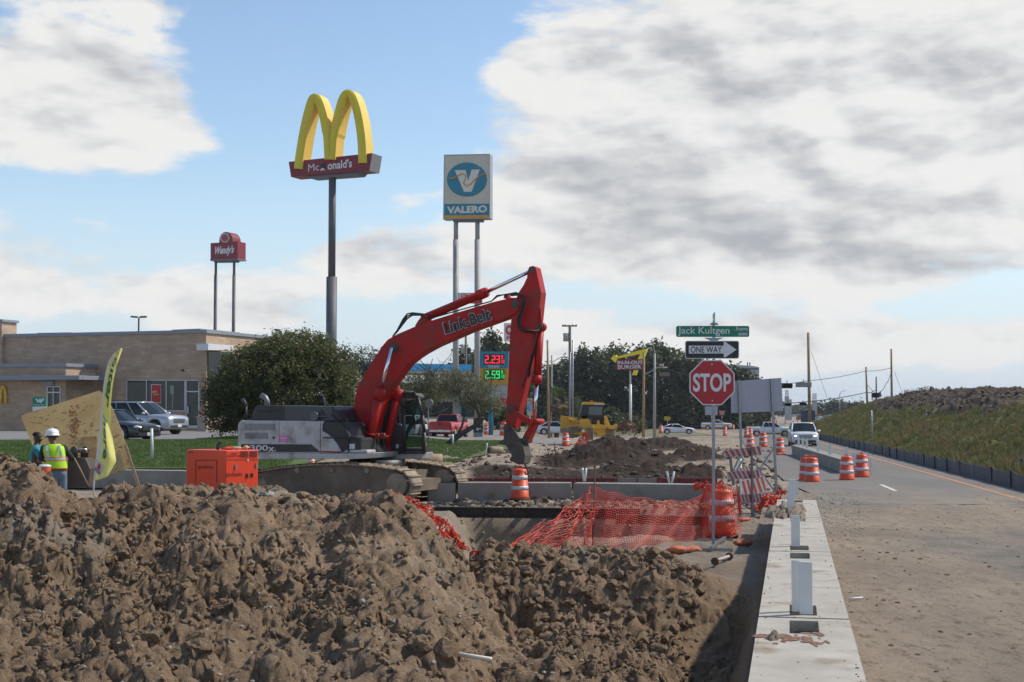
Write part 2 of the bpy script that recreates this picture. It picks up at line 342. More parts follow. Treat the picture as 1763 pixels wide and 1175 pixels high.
def ground_h(x, y, detail=True):
    yy = np.maximum(y, 3.0); u = CU + x / yy * F
    s = (x - BX0 - BSL * y)                       # signed distance right of the barrier's left edge
    lb = 1 - ss(-0.45, -0.12, s)                  # 1 left of the barrier
    near = 1 - ss(26, 34, y)
    z = interp2(u, y) * lb
    c2z = z_of(np.interp(u, C2U, C2V), 19.3)
    c2 = np.where(y < 19.3, ss(16.5, 19.3, y), 1 - ss(19.3, 21.4, y)) * ss(800, 850, u) * (1 - ss(1230, 1290, u)) * lb
    z = z + c2 * np.maximum(c2z + .06, 0)
    mask = np.clip(ss(8, 10, y) * (1 - ss(21, 23.5, y)) * lb * (1 - ss(1180, 1260, u) * ss(18.5, 20, y)), 0, 1)   # rough dug soil
    # slot beside the barrier
    slot = ss(-1.5, -.45, s) * lb * (1 - ss(15.5, 18.5, y)) * ss(5, 7, y)
    z = z - .62 * slot * (1 + .5 * fbm(y * 1.3, s * 2.0, 4, 333, .6))
    # excavation pit
    fe = 22.2 + 5.0 * ss(880, 1010, u); pit = ss(fe, fe + 1.3, y) * (1 - ss(34.9, 35.3, y)) * ss(-1.6, -.1, x) * (1 - ss(-.5, .2, x - 3.9 - .17 * (y - 27)))
    z = z - 2.6 * pit
    # far levels: car park plateau on the left, far ground dropping away
    xl = u
    lift = ss(44.5, 57, y) * (1.2 * (1 - ss(560, 800, xl)) + .28 * (1 - ss(860, 960, xl)) * ss(560, 800, xl)) * (1 - ss(220, 420, y))
    front = .45 * ss(43.5, 46, y) * (1 - ss(440, 560, xl)) * (1 - ss(46, 57, y))
    z = z + lift + front
    z = z + .2 * ss(22, 25, y) * (1 - ss(34, 38, y)) * (1 - ss(430, 520, u)) * lb
    z = z - 1.0 * ss(115, 190, y) * ss(820, 960, u)
    for (cx, cy, rx, ry, h, an) in PILES: 
        g = gauss(x, y, cx, cy, rx, ry, an); z = np.maximum(z, z * (1 - g) + g * (h + .1)) 
    pm = 0 * x
    for (cx, cy, rx, ry, h, an) in PILES: pm = np.maximum(pm, gauss(x, y, cx, cy, rx * 1.3, ry * 1.3, an))
    if detail:
        soft = mask * (1 - .55 * pit)
        big = fbm(x * .9, y * .9, 3, 5) * .24 + fbm(x * 3.1, y * 3.1, 4, 31, .6) * .15
        wob = fbm(x * 4, y * 4, 3, 77) * .10; wob2 = fbm(x * 4 + 50, y * 4, 3, 91) * .10
        lm = lumps(x + wob, y + wob2, .66, 11, .62) * .30
        lm = lm + lumps(x + wob2, y + wob, .30, 23, .5) * .36 + lumps(x + wob * .6, y + wob2 * .4, .16, 41, .45) * .42 + lumps(x + wob * .3, y, .07, 61, .5) * .45 + billow(x + wob, y + wob2) * .085
        fine = fbm(x * 7, y * 7, 6, 3, .68) * .07
        ptc = patchy(x, y); z = z + soft * (big * 1.25 + lm * (.45 + .85 * ptc) - .14 + fine * (.75 + .4 * ptc))
        work = ss(23, 30, y) * (1 - ss(130, 170, y)) * (1 - ss(60, 120, u - 1180 - (y - 30) * 0)) * ss(560, 700, u)
        work = work * (1 - road_w(x, y)); work = np.maximum(work, ss(22, 24, y) * (1 - ss(40, 44, y)) * (1 - ss(-.5, -.2, s)))
        z = z + work * (fbm(x * .9, y * .9, 4, 8) * .10 + lumps(x, y, .5, 44, .55) * .18 * (1 - pit)) + pit * fbm(x * 1.5, y * 1.5, 4, 19) * .35
        z = z + pm * (1 - mask) * (fbm(x * .7, y * .7, 5, 13, .65) * .50 + lumps(x + wob * 4, y, .9, 29, .3) * .28)
        flatn = fbm(x * 1.6, y * 1.6, 5, 55, .65) * .03 + lumps(x, y, .13, 71, .85) * .2 * (1 - ss(45, 60, y))
        rd = road_w(x, y); z = z - rd * .05
        z = z + (1 - rd) * (1 - np.clip(mask + pm, 0, 1)) * np.clip(flatn, -.03, .05) * ss(0, .25, np.abs(s - .4) - .30)
    return z, mask, pm, pit
def grid_mesh(name, X, Y, Z, cols=None):
    r, c = X.shape; me = bpy.data.meshes.new(name); n = r * c
    me.vertices.add(n); co = np.empty((n, 3), np.float32); co[:, 0] = X.ravel(); co[:, 1] = Y.ravel(); co[:, 2] = Z.ravel(); me.vertices.foreach_set('co', co.ravel())
    idx = np.arange(n).reshape(r, c); q = np.stack([idx[:-1, :-1], idx[:-1, 1:], idx[1:, 1:], idx[1:, :-1]], -1).reshape(-1, 4).astype(np.int32)
    me.loops.add(q.size); me.loops.foreach_set('vertex_index', q.ravel()); me.polygons.add(len(q))
    me.polygons.foreach_set('loop_start', np.arange(0, q.size, 4, dtype=np.int32)); me.polygons.foreach_set('loop_total', np.full(len(q), 4, np.int32))
    me.polygons.foreach_set('use_smooth', np.ones(len(q), bool)); me.update(calc_edges=True)
    if cols is not None:
        a = me.color_attributes.new('soil', 'FLOAT_COLOR', 'POINT'); c4 = np.ones((n, 4), np.float32)
        for k in range(4): c4[:, k] = cols[k].ravel()
        a.data.foreach_set('color', c4.ravel())
    return me
def tri_soup(name, V, Fq, m, smooth=False, attr=None):
    me = bpy.data.meshes.new(name); k = Fq.shape[1]
    me.vertices.add(len(V)); me.vertices.foreach_set('co', V.astype(np.float32).ravel())
    me.loops.add(Fq.size); me.loops.foreach_set('vertex_index', Fq.astype(np.int32).ravel()); me.polygons.add(len(Fq))
    me.polygons.foreach_set('loop_start', np.arange(0, Fq.size, k, dtype=np.int32)); me.polygons.foreach_set('loop_total', np.full(len(Fq), k, np.int32))
    me.polygons.foreach_set('use_smooth', np.full(len(Fq), smooth)); me.update(calc_edges=True); me.materials.append(m)
    if attr is not None:
        a = me.attributes.new('tint', 'FLOAT', 'FACE'); a.data.foreach_set('value', attr.astype(np.float32))
    return me
# ------------------------------------------------------------------ ground material (weights: r dark wet soil plus painted pit shade, g gravel/tan, b asphalt grey)
def ground_mat():
    m = bpy.data.materials.new('soil'); m.use_nodes = True; nt = m.node_tree; N = nt.nodes; L = nt.links; b = N['Principled BSDF']; b.inputs['Roughness'].default_value = .95
    b.inputs['Specular IOR Level'].default_value = .2
    at = N.new('ShaderNodeAttribute'); at.attribute_name = 'soil'; sp = N.new('ShaderNodeSeparateColor'); L.new(at.outputs['Color'], sp.inputs[0]); tc = N.new('ShaderNodeTexCoord')
    def nz(s, d=8, r=.6, st=None):
        n = N.new('ShaderNodeTexNoise'); n.inputs['Scale'].default_value = s; n.inputs['Detail'].default_value = d; n.inputs['Roughness'].default_value = r
        v = tc.outputs['Object']
        if st:
            mp = N.new('ShaderNodeMapping'); mp.inputs['Scale'].default_value = st; L.new(v, mp.inputs[0]); v = mp.outputs[0]
        L.new(v, n.inputs['Vector']); return n.outputs['Fac']
    def mr(f, a, c):
        n = N.new('ShaderNodeMapRange'); L.new(f, n.inputs[0]); n.inputs[1].default_value = a; n.inputs[2].default_value = c; return n.outputs[0]
    def mix(f, a, c):
        mx = N.new('ShaderNodeMix'); mx.data_type = 'RGBA'; L.new(f, mx.inputs[0])
        for i, q in ((6, a), (7, c)):
            if isinstance(q, tuple): mx.inputs[i].default_value = (*q, 1)
            else: L.new(q, mx.inputs[i])
        return mx.outputs[2]
    def mth(op, a, c):
        n = N.new('ShaderNodeMath'); n.operation = op; n.use_clamp = True
        for i, q in ((0, a), (1, c)):
            if isinstance(q, (int, float)): n.inputs[i].default_value = q
            else: L.new(q, n.inputs[i])
        return n.outputs[0]
    brown = mix(mr(nz(.9), .35, .65), (.165, .106, .060), (.30, .200, .118))
    brown = mix(mr(nz(7, 6, .7), .45, .62), brown, (.20, .146, .096)); brown = mix(mr(nz(55, 4, .7), .42, .60), brown, (.285, .200, .128)); brown = mix(mr(nz(90, 3, .7), .56, .66), brown, (.095, .064, .040))
    brown = mix(mr(nz(.45, 4, .6), .58, .70), brown, (.33, .235, .155))
    brown = mix(mr(nz(.7, 5, .6), .60, .72), brown, (.25, .205, .155))
    brown = mix(mr(nz(38, 3, .6), .64, .70), brown, (.46, .41, .35))
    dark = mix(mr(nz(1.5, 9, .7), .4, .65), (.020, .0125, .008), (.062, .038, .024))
    tan = mix(mr(nz(.35, 10, .65, (1, .35, 1)), .4, .62), (.34, .275, .205), (.26, .21, .157))
    tan = mix(mr(nz(5, 9, .75, (1, .4, 1)), .52, .66), tan, (.135, .098, .066)); tan = mix(mr(nz(.22, 7, .7, (1, .5, 1)), .50, .62), tan, (.225, .182, .138))
    tan = mix(mr(nz(30, 4, .7), .62, .70), tan, (.50, .46, .40))
    gray = mix(mr(nz(1.2, 9, .7), .4, .65), (.185, .163, .134), (.26, .226, .182))
    gn = mth('ADD', sp.outputs[1], 0.0)
    c = mix(mr(mth('ADD', mth('MULTIPLY', gn, .8), mth('MULTIPLY', nz(.8, 8, .7), .4)), .35, .65), brown, tan)
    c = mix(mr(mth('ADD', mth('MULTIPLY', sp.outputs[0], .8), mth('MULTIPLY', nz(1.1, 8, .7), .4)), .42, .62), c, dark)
    c = mix(sp.outputs[2], c, gray)
    L.new(c, b.inputs['Base Color'])
    bp = N.new('ShaderNodeBump'); bp.inputs['Strength'].default_value = .9; bp.inputs['Distance'].default_value = .05
    L.new(nz(18, 12, .80), bp.inputs['Height']); L.new(bp.outputs[0], b.inputs['Normal'])
    return m
SOIL = ground_mat()
def build_ground():
    ys = [-30, -12, -5, 0, 3, 5, 6.5, 7.6]; y = 8.2
    while y < 24: ys.append(y); y += .0019 * (y + 6)
    while y < 42: ys.append(y); y += .0035 * (y + 6)
    while y < 150: ys.append(y); y += .0075 * (y + 6)
    while y < 9000: ys.append(y); y *= 1.05
    ts = np.concatenate([-np.geomspace(4, .42, 16), np.linspace(-.40, .40, 820), np.geomspace(.42, 4, 16)])
    Y = np.array(ys)[:, None] * np.ones((1, len(ts))); wy = np.abs(Y + 6) + (Y < -6) * 20
    X = ts[None, :] * wy
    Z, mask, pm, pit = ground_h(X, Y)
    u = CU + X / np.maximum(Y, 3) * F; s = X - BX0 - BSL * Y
    dark = np.clip(pm * 1.2, 0, 1) * ss(850, 935, u) * (1 - ss(1225, 1275, u) * .6); dark = np.maximum(dark, .25 * pit)  # pit term: shade inside the excavation, put into the soil colour
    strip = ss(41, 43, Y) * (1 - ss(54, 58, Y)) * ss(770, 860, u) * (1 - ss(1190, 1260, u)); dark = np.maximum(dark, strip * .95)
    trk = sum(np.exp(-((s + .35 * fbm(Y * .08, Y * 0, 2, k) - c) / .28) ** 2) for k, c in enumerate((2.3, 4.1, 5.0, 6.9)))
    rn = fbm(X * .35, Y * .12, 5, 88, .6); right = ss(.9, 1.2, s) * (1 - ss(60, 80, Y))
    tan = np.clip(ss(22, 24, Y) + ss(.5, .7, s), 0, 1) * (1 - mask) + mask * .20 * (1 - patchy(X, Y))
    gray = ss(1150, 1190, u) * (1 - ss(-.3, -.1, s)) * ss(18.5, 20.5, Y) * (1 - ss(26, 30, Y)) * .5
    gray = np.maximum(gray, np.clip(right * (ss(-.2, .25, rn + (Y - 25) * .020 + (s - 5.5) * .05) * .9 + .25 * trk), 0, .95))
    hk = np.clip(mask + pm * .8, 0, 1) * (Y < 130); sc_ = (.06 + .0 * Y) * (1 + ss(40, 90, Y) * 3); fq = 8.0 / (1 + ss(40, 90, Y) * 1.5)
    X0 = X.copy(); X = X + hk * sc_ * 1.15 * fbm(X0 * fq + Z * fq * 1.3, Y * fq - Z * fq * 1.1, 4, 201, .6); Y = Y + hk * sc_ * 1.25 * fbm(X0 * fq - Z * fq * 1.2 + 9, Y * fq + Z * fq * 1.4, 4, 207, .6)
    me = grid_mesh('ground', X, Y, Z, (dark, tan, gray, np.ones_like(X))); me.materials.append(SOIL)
    o = bpy.data.objects.new('ground', me); COL.objects.link(o); tag(o, kind='structure')
build_ground()
def gz(x, y):
    z, *_ = ground_h(np.array([float(x)]), np.array([float(y)]), True); return float(z[0])
def GS(u, d):                                   # point on the ground at pixel column u, depth d
    x = (u - CU) / F * d / 1.0; x = W(u, 708, d).x; return Vector((x, d, gz(x, d)))
# ------------------------------------------------------------------ loose clods lying on the dug soil
def ico(sub):
    bm = bmesh.new(); bmesh.ops.create_icosphere(bm, subdivisions=sub, radius=1); v = np.array([p.co[:] for p in bm.verts]); f = np.array([[q.index for q in p.verts] for p in bm.faces]); bm.free(); return v, f
def clod_field(name, label_kind, n, region, size, m, sub=2, flat=.75, seed=1, sink=.25, pw=2.2, hf=None):
    r = np.random.default_rng(seed); v0, f0 = ico(sub); vars_ = []
    for k in range(10):
        nn = 1 + .7 * fbm(v0[:, 0] * 1.9 + 5 * k, v0[:, 1] * 1.9 + v0[:, 2] * 1.7, 4, k, .62) + (.10 if sub == 1 else .035) * r.standard_normal(len(v0)); vars_.append(v0 * nn[:, None])
    x, y = region(r, n); z = hf(x, y) if hf else ground_h(x, y)[0]; n = len(x); pc_ = patchy(x, y) if m is SOIL and 'soil_' in name else None
    if pc_ is not None: kk = r.random(n) < .25 + .75 * pc_; x, y, z = x[kk], y[kk], z[kk]; n = len(x)
    sz = size[0] + (size[1] - size[0]) * r.random(n) ** pw; V = []; Fc = []; A = r.random(n) * 6.28
    for i in range(n):
        b = vars_[i % 10] * np.array([sz[i], sz[i] * (.65 + .35 * r.random()), sz[i] * flat * (.6 + .5 * r.random())]); c, s_ = math.cos(A[i]), math.sin(A[i])
        V.append(np.stack([b[:, 0] * c - b[:, 1] * s_ + x[i], b[:, 0] * s_ + b[:, 1] * c + y[i], b[:, 2] + z[i] + sz[i] * sink], 1)); Fc.append(f0 + i * len(v0))
    o = bpy.data.objects.new(name, tri_soup(name, np.concatenate(V), np.concatenate(Fc), m, False)); COL.objects.link(o); tag(o, kind=label_kind); return o
def reg_heap(u0, u1, d0, d1):
    def f(r, n):
        d = d0 + (d1 - d0) * r.random(n); u = u0 + (u1 - u0) * r.random(n); x = (u - CU) / F * d; s = x - BX0 - BSL * d; k = s < -.9
        return x[k], d[k]
    return f
STONE = mat('pale_stone', (.36, .32, .26), (.22, .19, .15), 9, .9, bump=.4, bsc=40)
clod_field('soil_clods', 'stuff', 500, reg_heap(-80, 1190, 10, 17.5), (.03, .15), SOIL, 3, .8, 3, .1, 2.6)
clod_field('soil_crumbs', 'stuff', 18000, reg_heap(-80, 1230, 9.5, 17.5), (.008, .05), SOIL, 1, .8, 4, .3, 2)
clod_field('crest_soil_clods', 'stuff', 1100, reg_heap(790, 1240, 16.2, 19.6), (.012, .10), SOIL, 2, .8, 15, .1, 2.2)
clod_field('far_clods', 'stuff', 500, reg_heap(800, 1230, 18.0, 20.2), (.02, .11), SOIL, 2, .8, 14, .1, 2.2)
clod_field('gravel_stones', 'stuff', 2600, reg_heap(-60, 1230, 9.5, 17), (.006, .030), STONE, 1, .7, 5, .3, 2.5)
def reg_right(r, n):
    d = 9 + 32 * r.random(n) ** 1.2; s = .95 + 9 * r.random(n) ** 1.3; return BX0 + BSL * d + s, d
clod_field('road_crumbs', 'stuff', 4500, reg_right, (.004, .045), SOIL, 1, .5, 6, .1, 12)
def reg_gravel(r, n):
    d = 27 + 18 * r.random(n); u = 1290 + 190 * r.random(n); return (u - CU) / F * d, d
clod_field('loose_gravel', 'stuff', 5000, reg_gravel, (.005, .028), mat('grey_gravel', (.40, .365, .31), (.28, .245, .20), 5, .9), 1, .7, 7, .2, 2)
def reg_mid(r, n):
    d = 36 + 60 * r.random(n) ** 1.6; u = 780 + 560 * r.random(n); return (u - CU) / F * d, d
clod_field('site_clods', 'stuff', 2600, reg_mid, (.03, .20), mat('dark_clods', (.05, .032, .021), (.12, .085, .058), .4, .95), 1, .7, 8, .1, 3)
def reg_bank(r, n):
    d = 25.5 + 7 * r.random(n); u = 395 + 270 * r.random(n); return (u - CU) / F * d, d
clod_field('bank_clods', 'stuff', 1500, reg_bank, (.03, .16), SOIL, 2, .7, 19, .1, 2.4)
def reg_edge(r, n):
    d = 34.6 + 2.2 * r.random(n); u = 720 + 520 * r.random(n); return (u - CU) / F * d, d
clod_field('pit_edge_rubble', 'stuff', 900, reg_edge, (.03, .12), mat('rubble', (.26, .21, .15), (.12, .09, .065), 4, .95), 1, .7, 9, .2, 2)
# ------------------------------------------------------------------ road, car park, lawn
ASPH = mat('asphalt', (.115, .108, .098), (.15, .138, .12), .5, .9, bump=.3, bsc=60, c3=(.22, .18, .13), sc3=.25, lo3=.55, hi3=.8, bd=.01)
ASPH2 = mat('car_park_asphalt', (.16, .15, .145), (.20, .19, .18), .3, .9, bump=.2, bsc=60)
CONC = mat('concrete', (.33, .30, .25), (.44, .405, .345), 1.6, .85, bump=.25, bsc=30, c3=(.23, .18, .125), sc3=1.7, lo3=.52, hi3=.70, bd=.008)
CONCD = mat('weathered_concrete', (.22, .21, .195), (.28, .27, .245), 1.2, .9, bump=.25, bsc=25, c3=(.19, .165, .13), sc3=1.7, lo3=.55, hi3=.7, bd=.008)
GRASS = mat('lawn_grass', (.055, .095, .020), (.085, .12, .03), .6, .9, bump=.6, bsc=30, c3=(.15, .13, .06), sc3=.8, lo3=.6, hi3=.75, bd=.05)
def sheet(name, xl, xr, y0, y1, m, dz, nx=40, dy=.5, jag=0.0):
    n = int((y1 - y0) / dy) + 1; yy = np.linspace(0, 1, n)[:, None]; t = np.linspace(0, 1, nx)[None, :]
    Ys = y0 + (y1 - y0) * yy + 0 * t + jag * fbm(t * 9 + yy * 0, t * 0 + 3.3, 4, 9, .7) * (1 - yy) ** 6 * 2
    Xs = xl(Ys) + (xr(Ys) - xl(Ys)) * t; Zs, *_ = ground_h(Xs, Ys, False)
    o = bpy.data.objects.new(name, grid_mesh(name, Xs, Ys, Zs + dz)); o.data.materials.append(m); COL.objects.link(o); return tag(o, kind='structure')
def road_mat():
    m = bpy.data.materials.new('dusty_asphalt'); m.use_nodes = True; nt = m.node_tree; N = nt.nodes; L = nt.links; b = N['Principled BSDF']; b.inputs['Roughness'].default_value = .9; tc = N.new('ShaderNodeTexCoord'); sp = N.new('ShaderNodeSeparateXYZ'); L.new(tc.outputs['Object'], sp.inputs[0])
    def nz(s, st=(1, 1, 1), d=8):
        mp = N.new('ShaderNodeMapping'); mp.inputs['Scale'].default_value = st; mp.inputs['Rotation'].default_value = (0, 0, .14); L.new(tc.outputs['Object'], mp.inputs[0]); n = N.new('ShaderNodeTexNoise'); n.inputs['Scale'].default_value = s; n.inputs['Detail'].default_value = d; n.inputs['Roughness'].default_value = .65; L.new(mp.outputs[0], n.inputs[0]); return n.outputs[0]
    def mr(f, a, c, e=0., g=1.):
        n = N.new('ShaderNodeMapRange'); L.new(f, n.inputs[0]); n.inputs[1].default_value = a; n.inputs[2].default_value = c; n.inputs[3].default_value = e; n.inputs[4].default_value = g; return n.outputs[0]
    def mix(f, a, c):
        mx = N.new('ShaderNodeMix'); mx.data_type = 'RGBA'; L.new(f, mx.inputs[0])
        for i, q in ((6, a), (7, c)):
            if isinstance(q, tuple): mx.inputs[i].default_value = (*q, 1)
            else: L.new(q, mx.inputs[i])
        return mx.outputs[2]
    asp = mix(mr(nz(.5, (1, .2, 1)), .4, .6), (.125, .117, .105), (.165, .153, .137)); asp = mix(mr(nz(60), .55, .75), asp, (.17, .16, .145)); tr = mix(mr(nz(.9, (1, .05, 1)), .45, .62), asp, (.15, .13, .105))
    ad = N.new('ShaderNodeMath'); L.new(nz(.45, (1, .5, 1)), ad.inputs[0]); L.new(mr(sp.outputs[1], 36.5, 56, .16, -.22), ad.inputs[1])
    c = mix(mr(ad.outputs[0], .50, .66), tr, (.20, .165, .125)); L.new(c, b.inputs['Base Color']); return m
sheet('road', xroad_l, lambda y: xfence(y) - .15, 36.7, 190, road_mat(), .004, 60, .5)
ORL = mat('orange_line', (.55, .22, .06), (.35, .19, .09), 1.5, .8); WHL = mat('white_line', (.62, .60, .55), (.35, .33, .30), 2.5, .8, lo=.5, hi=.7)
sheet('road_edge_line', lambda y: xfence(y) - 1.25, lambda y: xfence(y) - 1.10, 38, 150, ORL, .010, 3, 1)
for i, (a, b) in enumerate(((42.8, 46.5), (54, 57), (66, 69))): sheet('lane_dash', lambda y: xfence(y) - 4.2, lambda y: xfence(y) - 4.08, a, b, WHL, .010, 3, .5)
sheet('road_beyond_junction', lambda y: 14 + .1 * y, lambda y: 28 + .13 * y, 190, 900, ASPH, .004, 20, 10)
sheet('side_road', lambda y: 0 * y + 2, lambda y: 0 * y + 120, 176, 189, mat('dusty_road', (.25, .20, .15), (.18, .15, .115), .3, .9), .03, 60, 1)
xpk = lambda y: np.interp(y, [57, 90, 130], [-2.5, 1.0, 6])
sheet('car_park', lambda y: 0 * y - 48, lambda y: -14 + 0 * y, 57.3, 87, ASPH2, .02, 30, 1)
sheet('car_park_drive', lambda y: 0 * y - 13.99, lambda y: 0 * y + 4, 101.5, 150, ASPH2, .03, 30, 1)
sheet('lawn', lambda y: 0 * y - 40, lambda y: np.interp(y, [44, 57, 70, 84], [-9.0, -5.5, -2.0, -1.0]), 46.2, 57.2, GRASS, .06, 60, .5)
sheet('lawn_by_drive', lambda y: 0 * y - 13.9, lambda y: np.interp(y, [57, 66, 84, 101], [-3.0, -1.5, .4, .9]), 57.25, 101, GRASS, .06, 60, .5)
sheet('far_lawn', lambda y: 0 * y - 5, lambda y: 0 * y + 30, 195, 262, mat('dry_grass', (.17, .15, .075), (.12, .12, .05), .2, .9), .05, 30, 2)
def blades(name, n, region, hrange, m, seed, w=.02, dz=0.0, hf=None, per=3, bend=.5):
    r = np.random.default_rng(seed); x, y = region(r, n); z = (hf(x, y) if hf else ground_h(x, y, False)[0]) + dz; n = len(x); V = np.zeros((n * per, 3, 3)); k = 0
    xr = np.repeat(x, per) + r.normal(0, .05, n * per); yr = np.repeat(y, per) + r.normal(0, .05, n * per); zr = np.repeat(z, per); h = hrange[0] + (hrange[1] - hrange[0]) * r.random(n * per) ** 1.5
    a = r.random(n * per) * 6.28; ww = w * (.6 + .8 * r.random(n * per)); dx, dy = np.cos(a) * ww, np.sin(a) * ww; lx, ly = r.normal(0, bend, n * per) * h, r.normal(0, bend, n * per) * h
    V[:, 0] = np.stack([xr - dx, yr - dy, zr - .03], 1); V[:, 1] = np.stack([xr + dx, yr + dy, zr - .03], 1); V[:, 2] = np.stack([xr + lx, yr + ly, zr + h], 1)
    o = bpy.data.objects.new(name, tri_soup(name, V.reshape(-1, 3), np.arange(n * per * 3).reshape(-1, 3), m)); COL.objects.link(o); return tag(o, kind='stuff')
BLADE = mat('grass_blade', (.075, .14, .025), (.13, .17, .05), 1.0, .8, trans=.35)
def reg_l1(r, n): y = 46.4 + 10.6 * r.random(n); return -24 + 16 * r.random(n), y
def reg_l2(r, n): y = 57.4 + 43 * r.random(n); return -13.8 + (11.4 + (y - 57) * .05) * r.random(n), y
blades('lawn_grass_blades', 30000, reg_l1, (.04, .11), BLADE, 21, .02, .05)
blades('lawn_grass_blades', 26000, reg_l2, (.04, .10), BLADE, 22, .03, .05)
# ------------------------------------------------------------------ embankment on the right
def hill_h(t, y, detail=True):
    crest = np.interp(y, [20, 60, 95, 135, 165, 185, 205, 235], [3.3, 3.3, 3.45, 4.0, 3.5, 2.9, 2.0, 0.0]); zb = ground_h(0 * t + xfence(y), y, False)[0]
    z = zb - .03 + (crest - zb) * np.clip(ss(-2.5, 12.5, t) * 1.12 - .075, -.02, 1.03)
    if detail:
        z = z + (fbm(y * .25, t * .3, 4, 7) * .5 + fbm(y * 1.1, t * 1.1, 5, 9, .6) * .35) * ss(.4, 2.5, t)
        rb = rub_w(t, y); z = z + rb * (.25 + lumps(t, y, .8, 3, .2) * .35 + fbm(t * 2, y * 2, 4, 5, .7) * .35)
    return z
def rub_w(t, y):
    n = fbm(y * .2, t * .35, 4, 3) * 2.2
    a = ss(6.0, 7.6, t + n) * ss(70, 84, y) * (1 - ss(145, 160, y + n * 6)); b = ss(1.2, 2.0, t + n) * (1 - ss(5.5, 7, t + n)) * (1 - ss(52, 58, y + n * 2))
    return np.clip(np.maximum(a, b), 0, 1)
def build_hill():
    ys = [24.]
    while ys[-1] < 238: ys.append(ys[-1] + .0028 * ys[-1])
    Y = np.array(ys)[:, None] + np.zeros((1, 150)); T = np.concatenate([np.linspace(.1, 14, 120), np.linspace(14.4, 60, 30)])[None, :] + np.zeros_like(Y)
    Z = hill_h(T, Y); X = xfence(Y) + T
    rb = rub_w(T, Y); dry = ss(.05, .35, fbm(Y * .12, T * .3, 4, 66) + .12)
    me = grid_mesh('embankment', X, Y, Z, (rb, dry, rb * 0, rb * 0 + 1))
    m = bpy.data.materials.new('embankment_earth'); m.use_nodes = True; nt = m.node_tree; N = nt.nodes; L = nt.links; b = N['Principled BSDF']; b.inputs['Roughness'].default_value = .95
    at = N.new('ShaderNodeAttribute'); at.attribute_name = 'soil'; sp = N.new('ShaderNodeSeparateColor'); L.new(at.outputs['Color'], sp.inputs[0]); tc = N.new('ShaderNodeTexCoord')
    def nz(s, a, c):
        n = N.new('ShaderNodeTexNoise'); n.inputs['Scale'].default_value = s; n.inputs['Detail'].default_value = 8; n.inputs['Roughness'].default_value = .7; L.new(tc.outputs['Object'], n.inputs['Vector'])
        q = N.new('ShaderNodeMapRange'); L.new(n.outputs['Fac'], q.inputs[0]); q.inputs[1].default_value = a; q.inputs[2].default_value = c; return q.outputs[0]
    def mix(f, a, c):
        mx = N.new('ShaderNodeMix'); mx.data_type = 'RGBA'; L.new(f, mx.inputs[0])
        for i, q in ((6, a), (7, c)):
            if isinstance(q, tuple): mx.inputs[i].default_value = (*q, 1)
            else: L.new(q, mx.inputs[i])
        return mx.outputs[2]
    g = mix(nz(.5, .4, .6), (.075, .105, .026), (.14, .15, .045)); g = mix(nz(.22, .52, .64), g, (.17, .11, .062))
    rk = mix(nz(1.2, .4, .6), (.045, .030, .021), (.10, .068, .045)); rk = mix(nz(3.5, .66, .72), rk, (.30, .24, .19))
    L.new(mix(sp.outputs[0], g, rk), b.inputs['Base Color'])
    bp = N.new('ShaderNodeBump'); bp.inputs['Distance'].default_value = .15; L.new(nz(4, 0, 1), bp.inputs['Height']); L.new(bp.outputs[0], b.inputs['Normal'])
    me.materials.append(m); o = bpy.data.objects.new('embankment', me); COL.objects.link(o); tag(o, kind='structure')
build_hill()
HG1 = mat('bank_grass', (.10, .125, .028), (.17, .165, .05), .35, .8, trans=.35, c3=(.20, .15, .07), sc3=.2, lo3=.52, hi3=.64)
HG2 = mat('dry_bank_weed', (.24, .17, .09), (.16, .13, .06), .5, .85, trans=.3)
def reg_hill(lo, hi, p=1.5):
    def f(r, n):
        y = 40 + 150 * r.random(n) ** p; t = lo + (hi - lo) * r.random(n); k = rub_w(t, y) < .3 + .25 * r.random(n); return (xfence(y) + t)[k], y[k]
    return f
hh = lambda x, y: hill_h(x - xfence(y), y)
blades('bank_grass', 42000, reg_hill(.2, 14), (.07, .30), HG1, 31, .035, 0, hh, 4, .45)
blades('bank_dry_weeds', 7000, reg_hill(.5, 14), (.15, .55), HG2, 32, .03, 0, hh, 4, .5)
def reg_rub(r, n):
    y = 42 + 115 * r.random(n); t = 1 + 12 * r.random(n); k = rub_w(t, y) > .6; return (xfence(y) + t)[k], y[k]
clod_field('rubble_stones', 'stuff', 5200, reg_rub, (.04, .22), mat('rubble_stone', (.055, .037, .026), (.12, .085, .06), 1.5, .95, c3=(.40, .36, .31), sc3=.9, lo3=.66, hi3=.70), 1, .7, 10, .1, 2.5, hh)
# ------------------------------------------------------------------ silt fence
def silt_fence():
    t = thing('silt_fence', 'low black fabric silt fence running along the foot of the grassy bank', 'silt fence', (xfence(70), 70, 0))
    fb = mat('silt_fabric', (.075, .082, .095), (.095, .10, .112), 1.5, .75); pm_ = mat('silt_post', (.04, .043, .05), rough=.7)
    ys = np.arange(30, 140, .5); rings = []
    mb = MB(); 
    for y in ys:
        sag = .05 * abs(math.sin(y * math.pi / 3)); z0 = float(ground_h(np.array([xfence(y)]), np.array([y]), False)[0][0]); x = xfence(y) - .03 + .06 * math.sin(y * 1.7) * .6
        rings.append([Vector((x - .01, y, z0 - .1)), Vector((x + .01, y, z0 - .1)), Vector((x + .01, y, z0 + .52 - sag)), Vector((x - .01, y, z0 + .52 - sag))])
    mb.loft(rings, sm=False); mb.build('fabric', fb, t)
    for i, y in enumerate(np.arange(30, 140, 3.0)):
        z0 = float(ground_h(np.array([xfence(y)]), np.array([y]), False)[0][0]); b = MB(); b.box((xfence(y) - .06, y, z0 + .24), (.045, .05, .62), rot=(0, random.uniform(-.05, .05), 0)); b.build('post', pm_, t)
silt_fence()
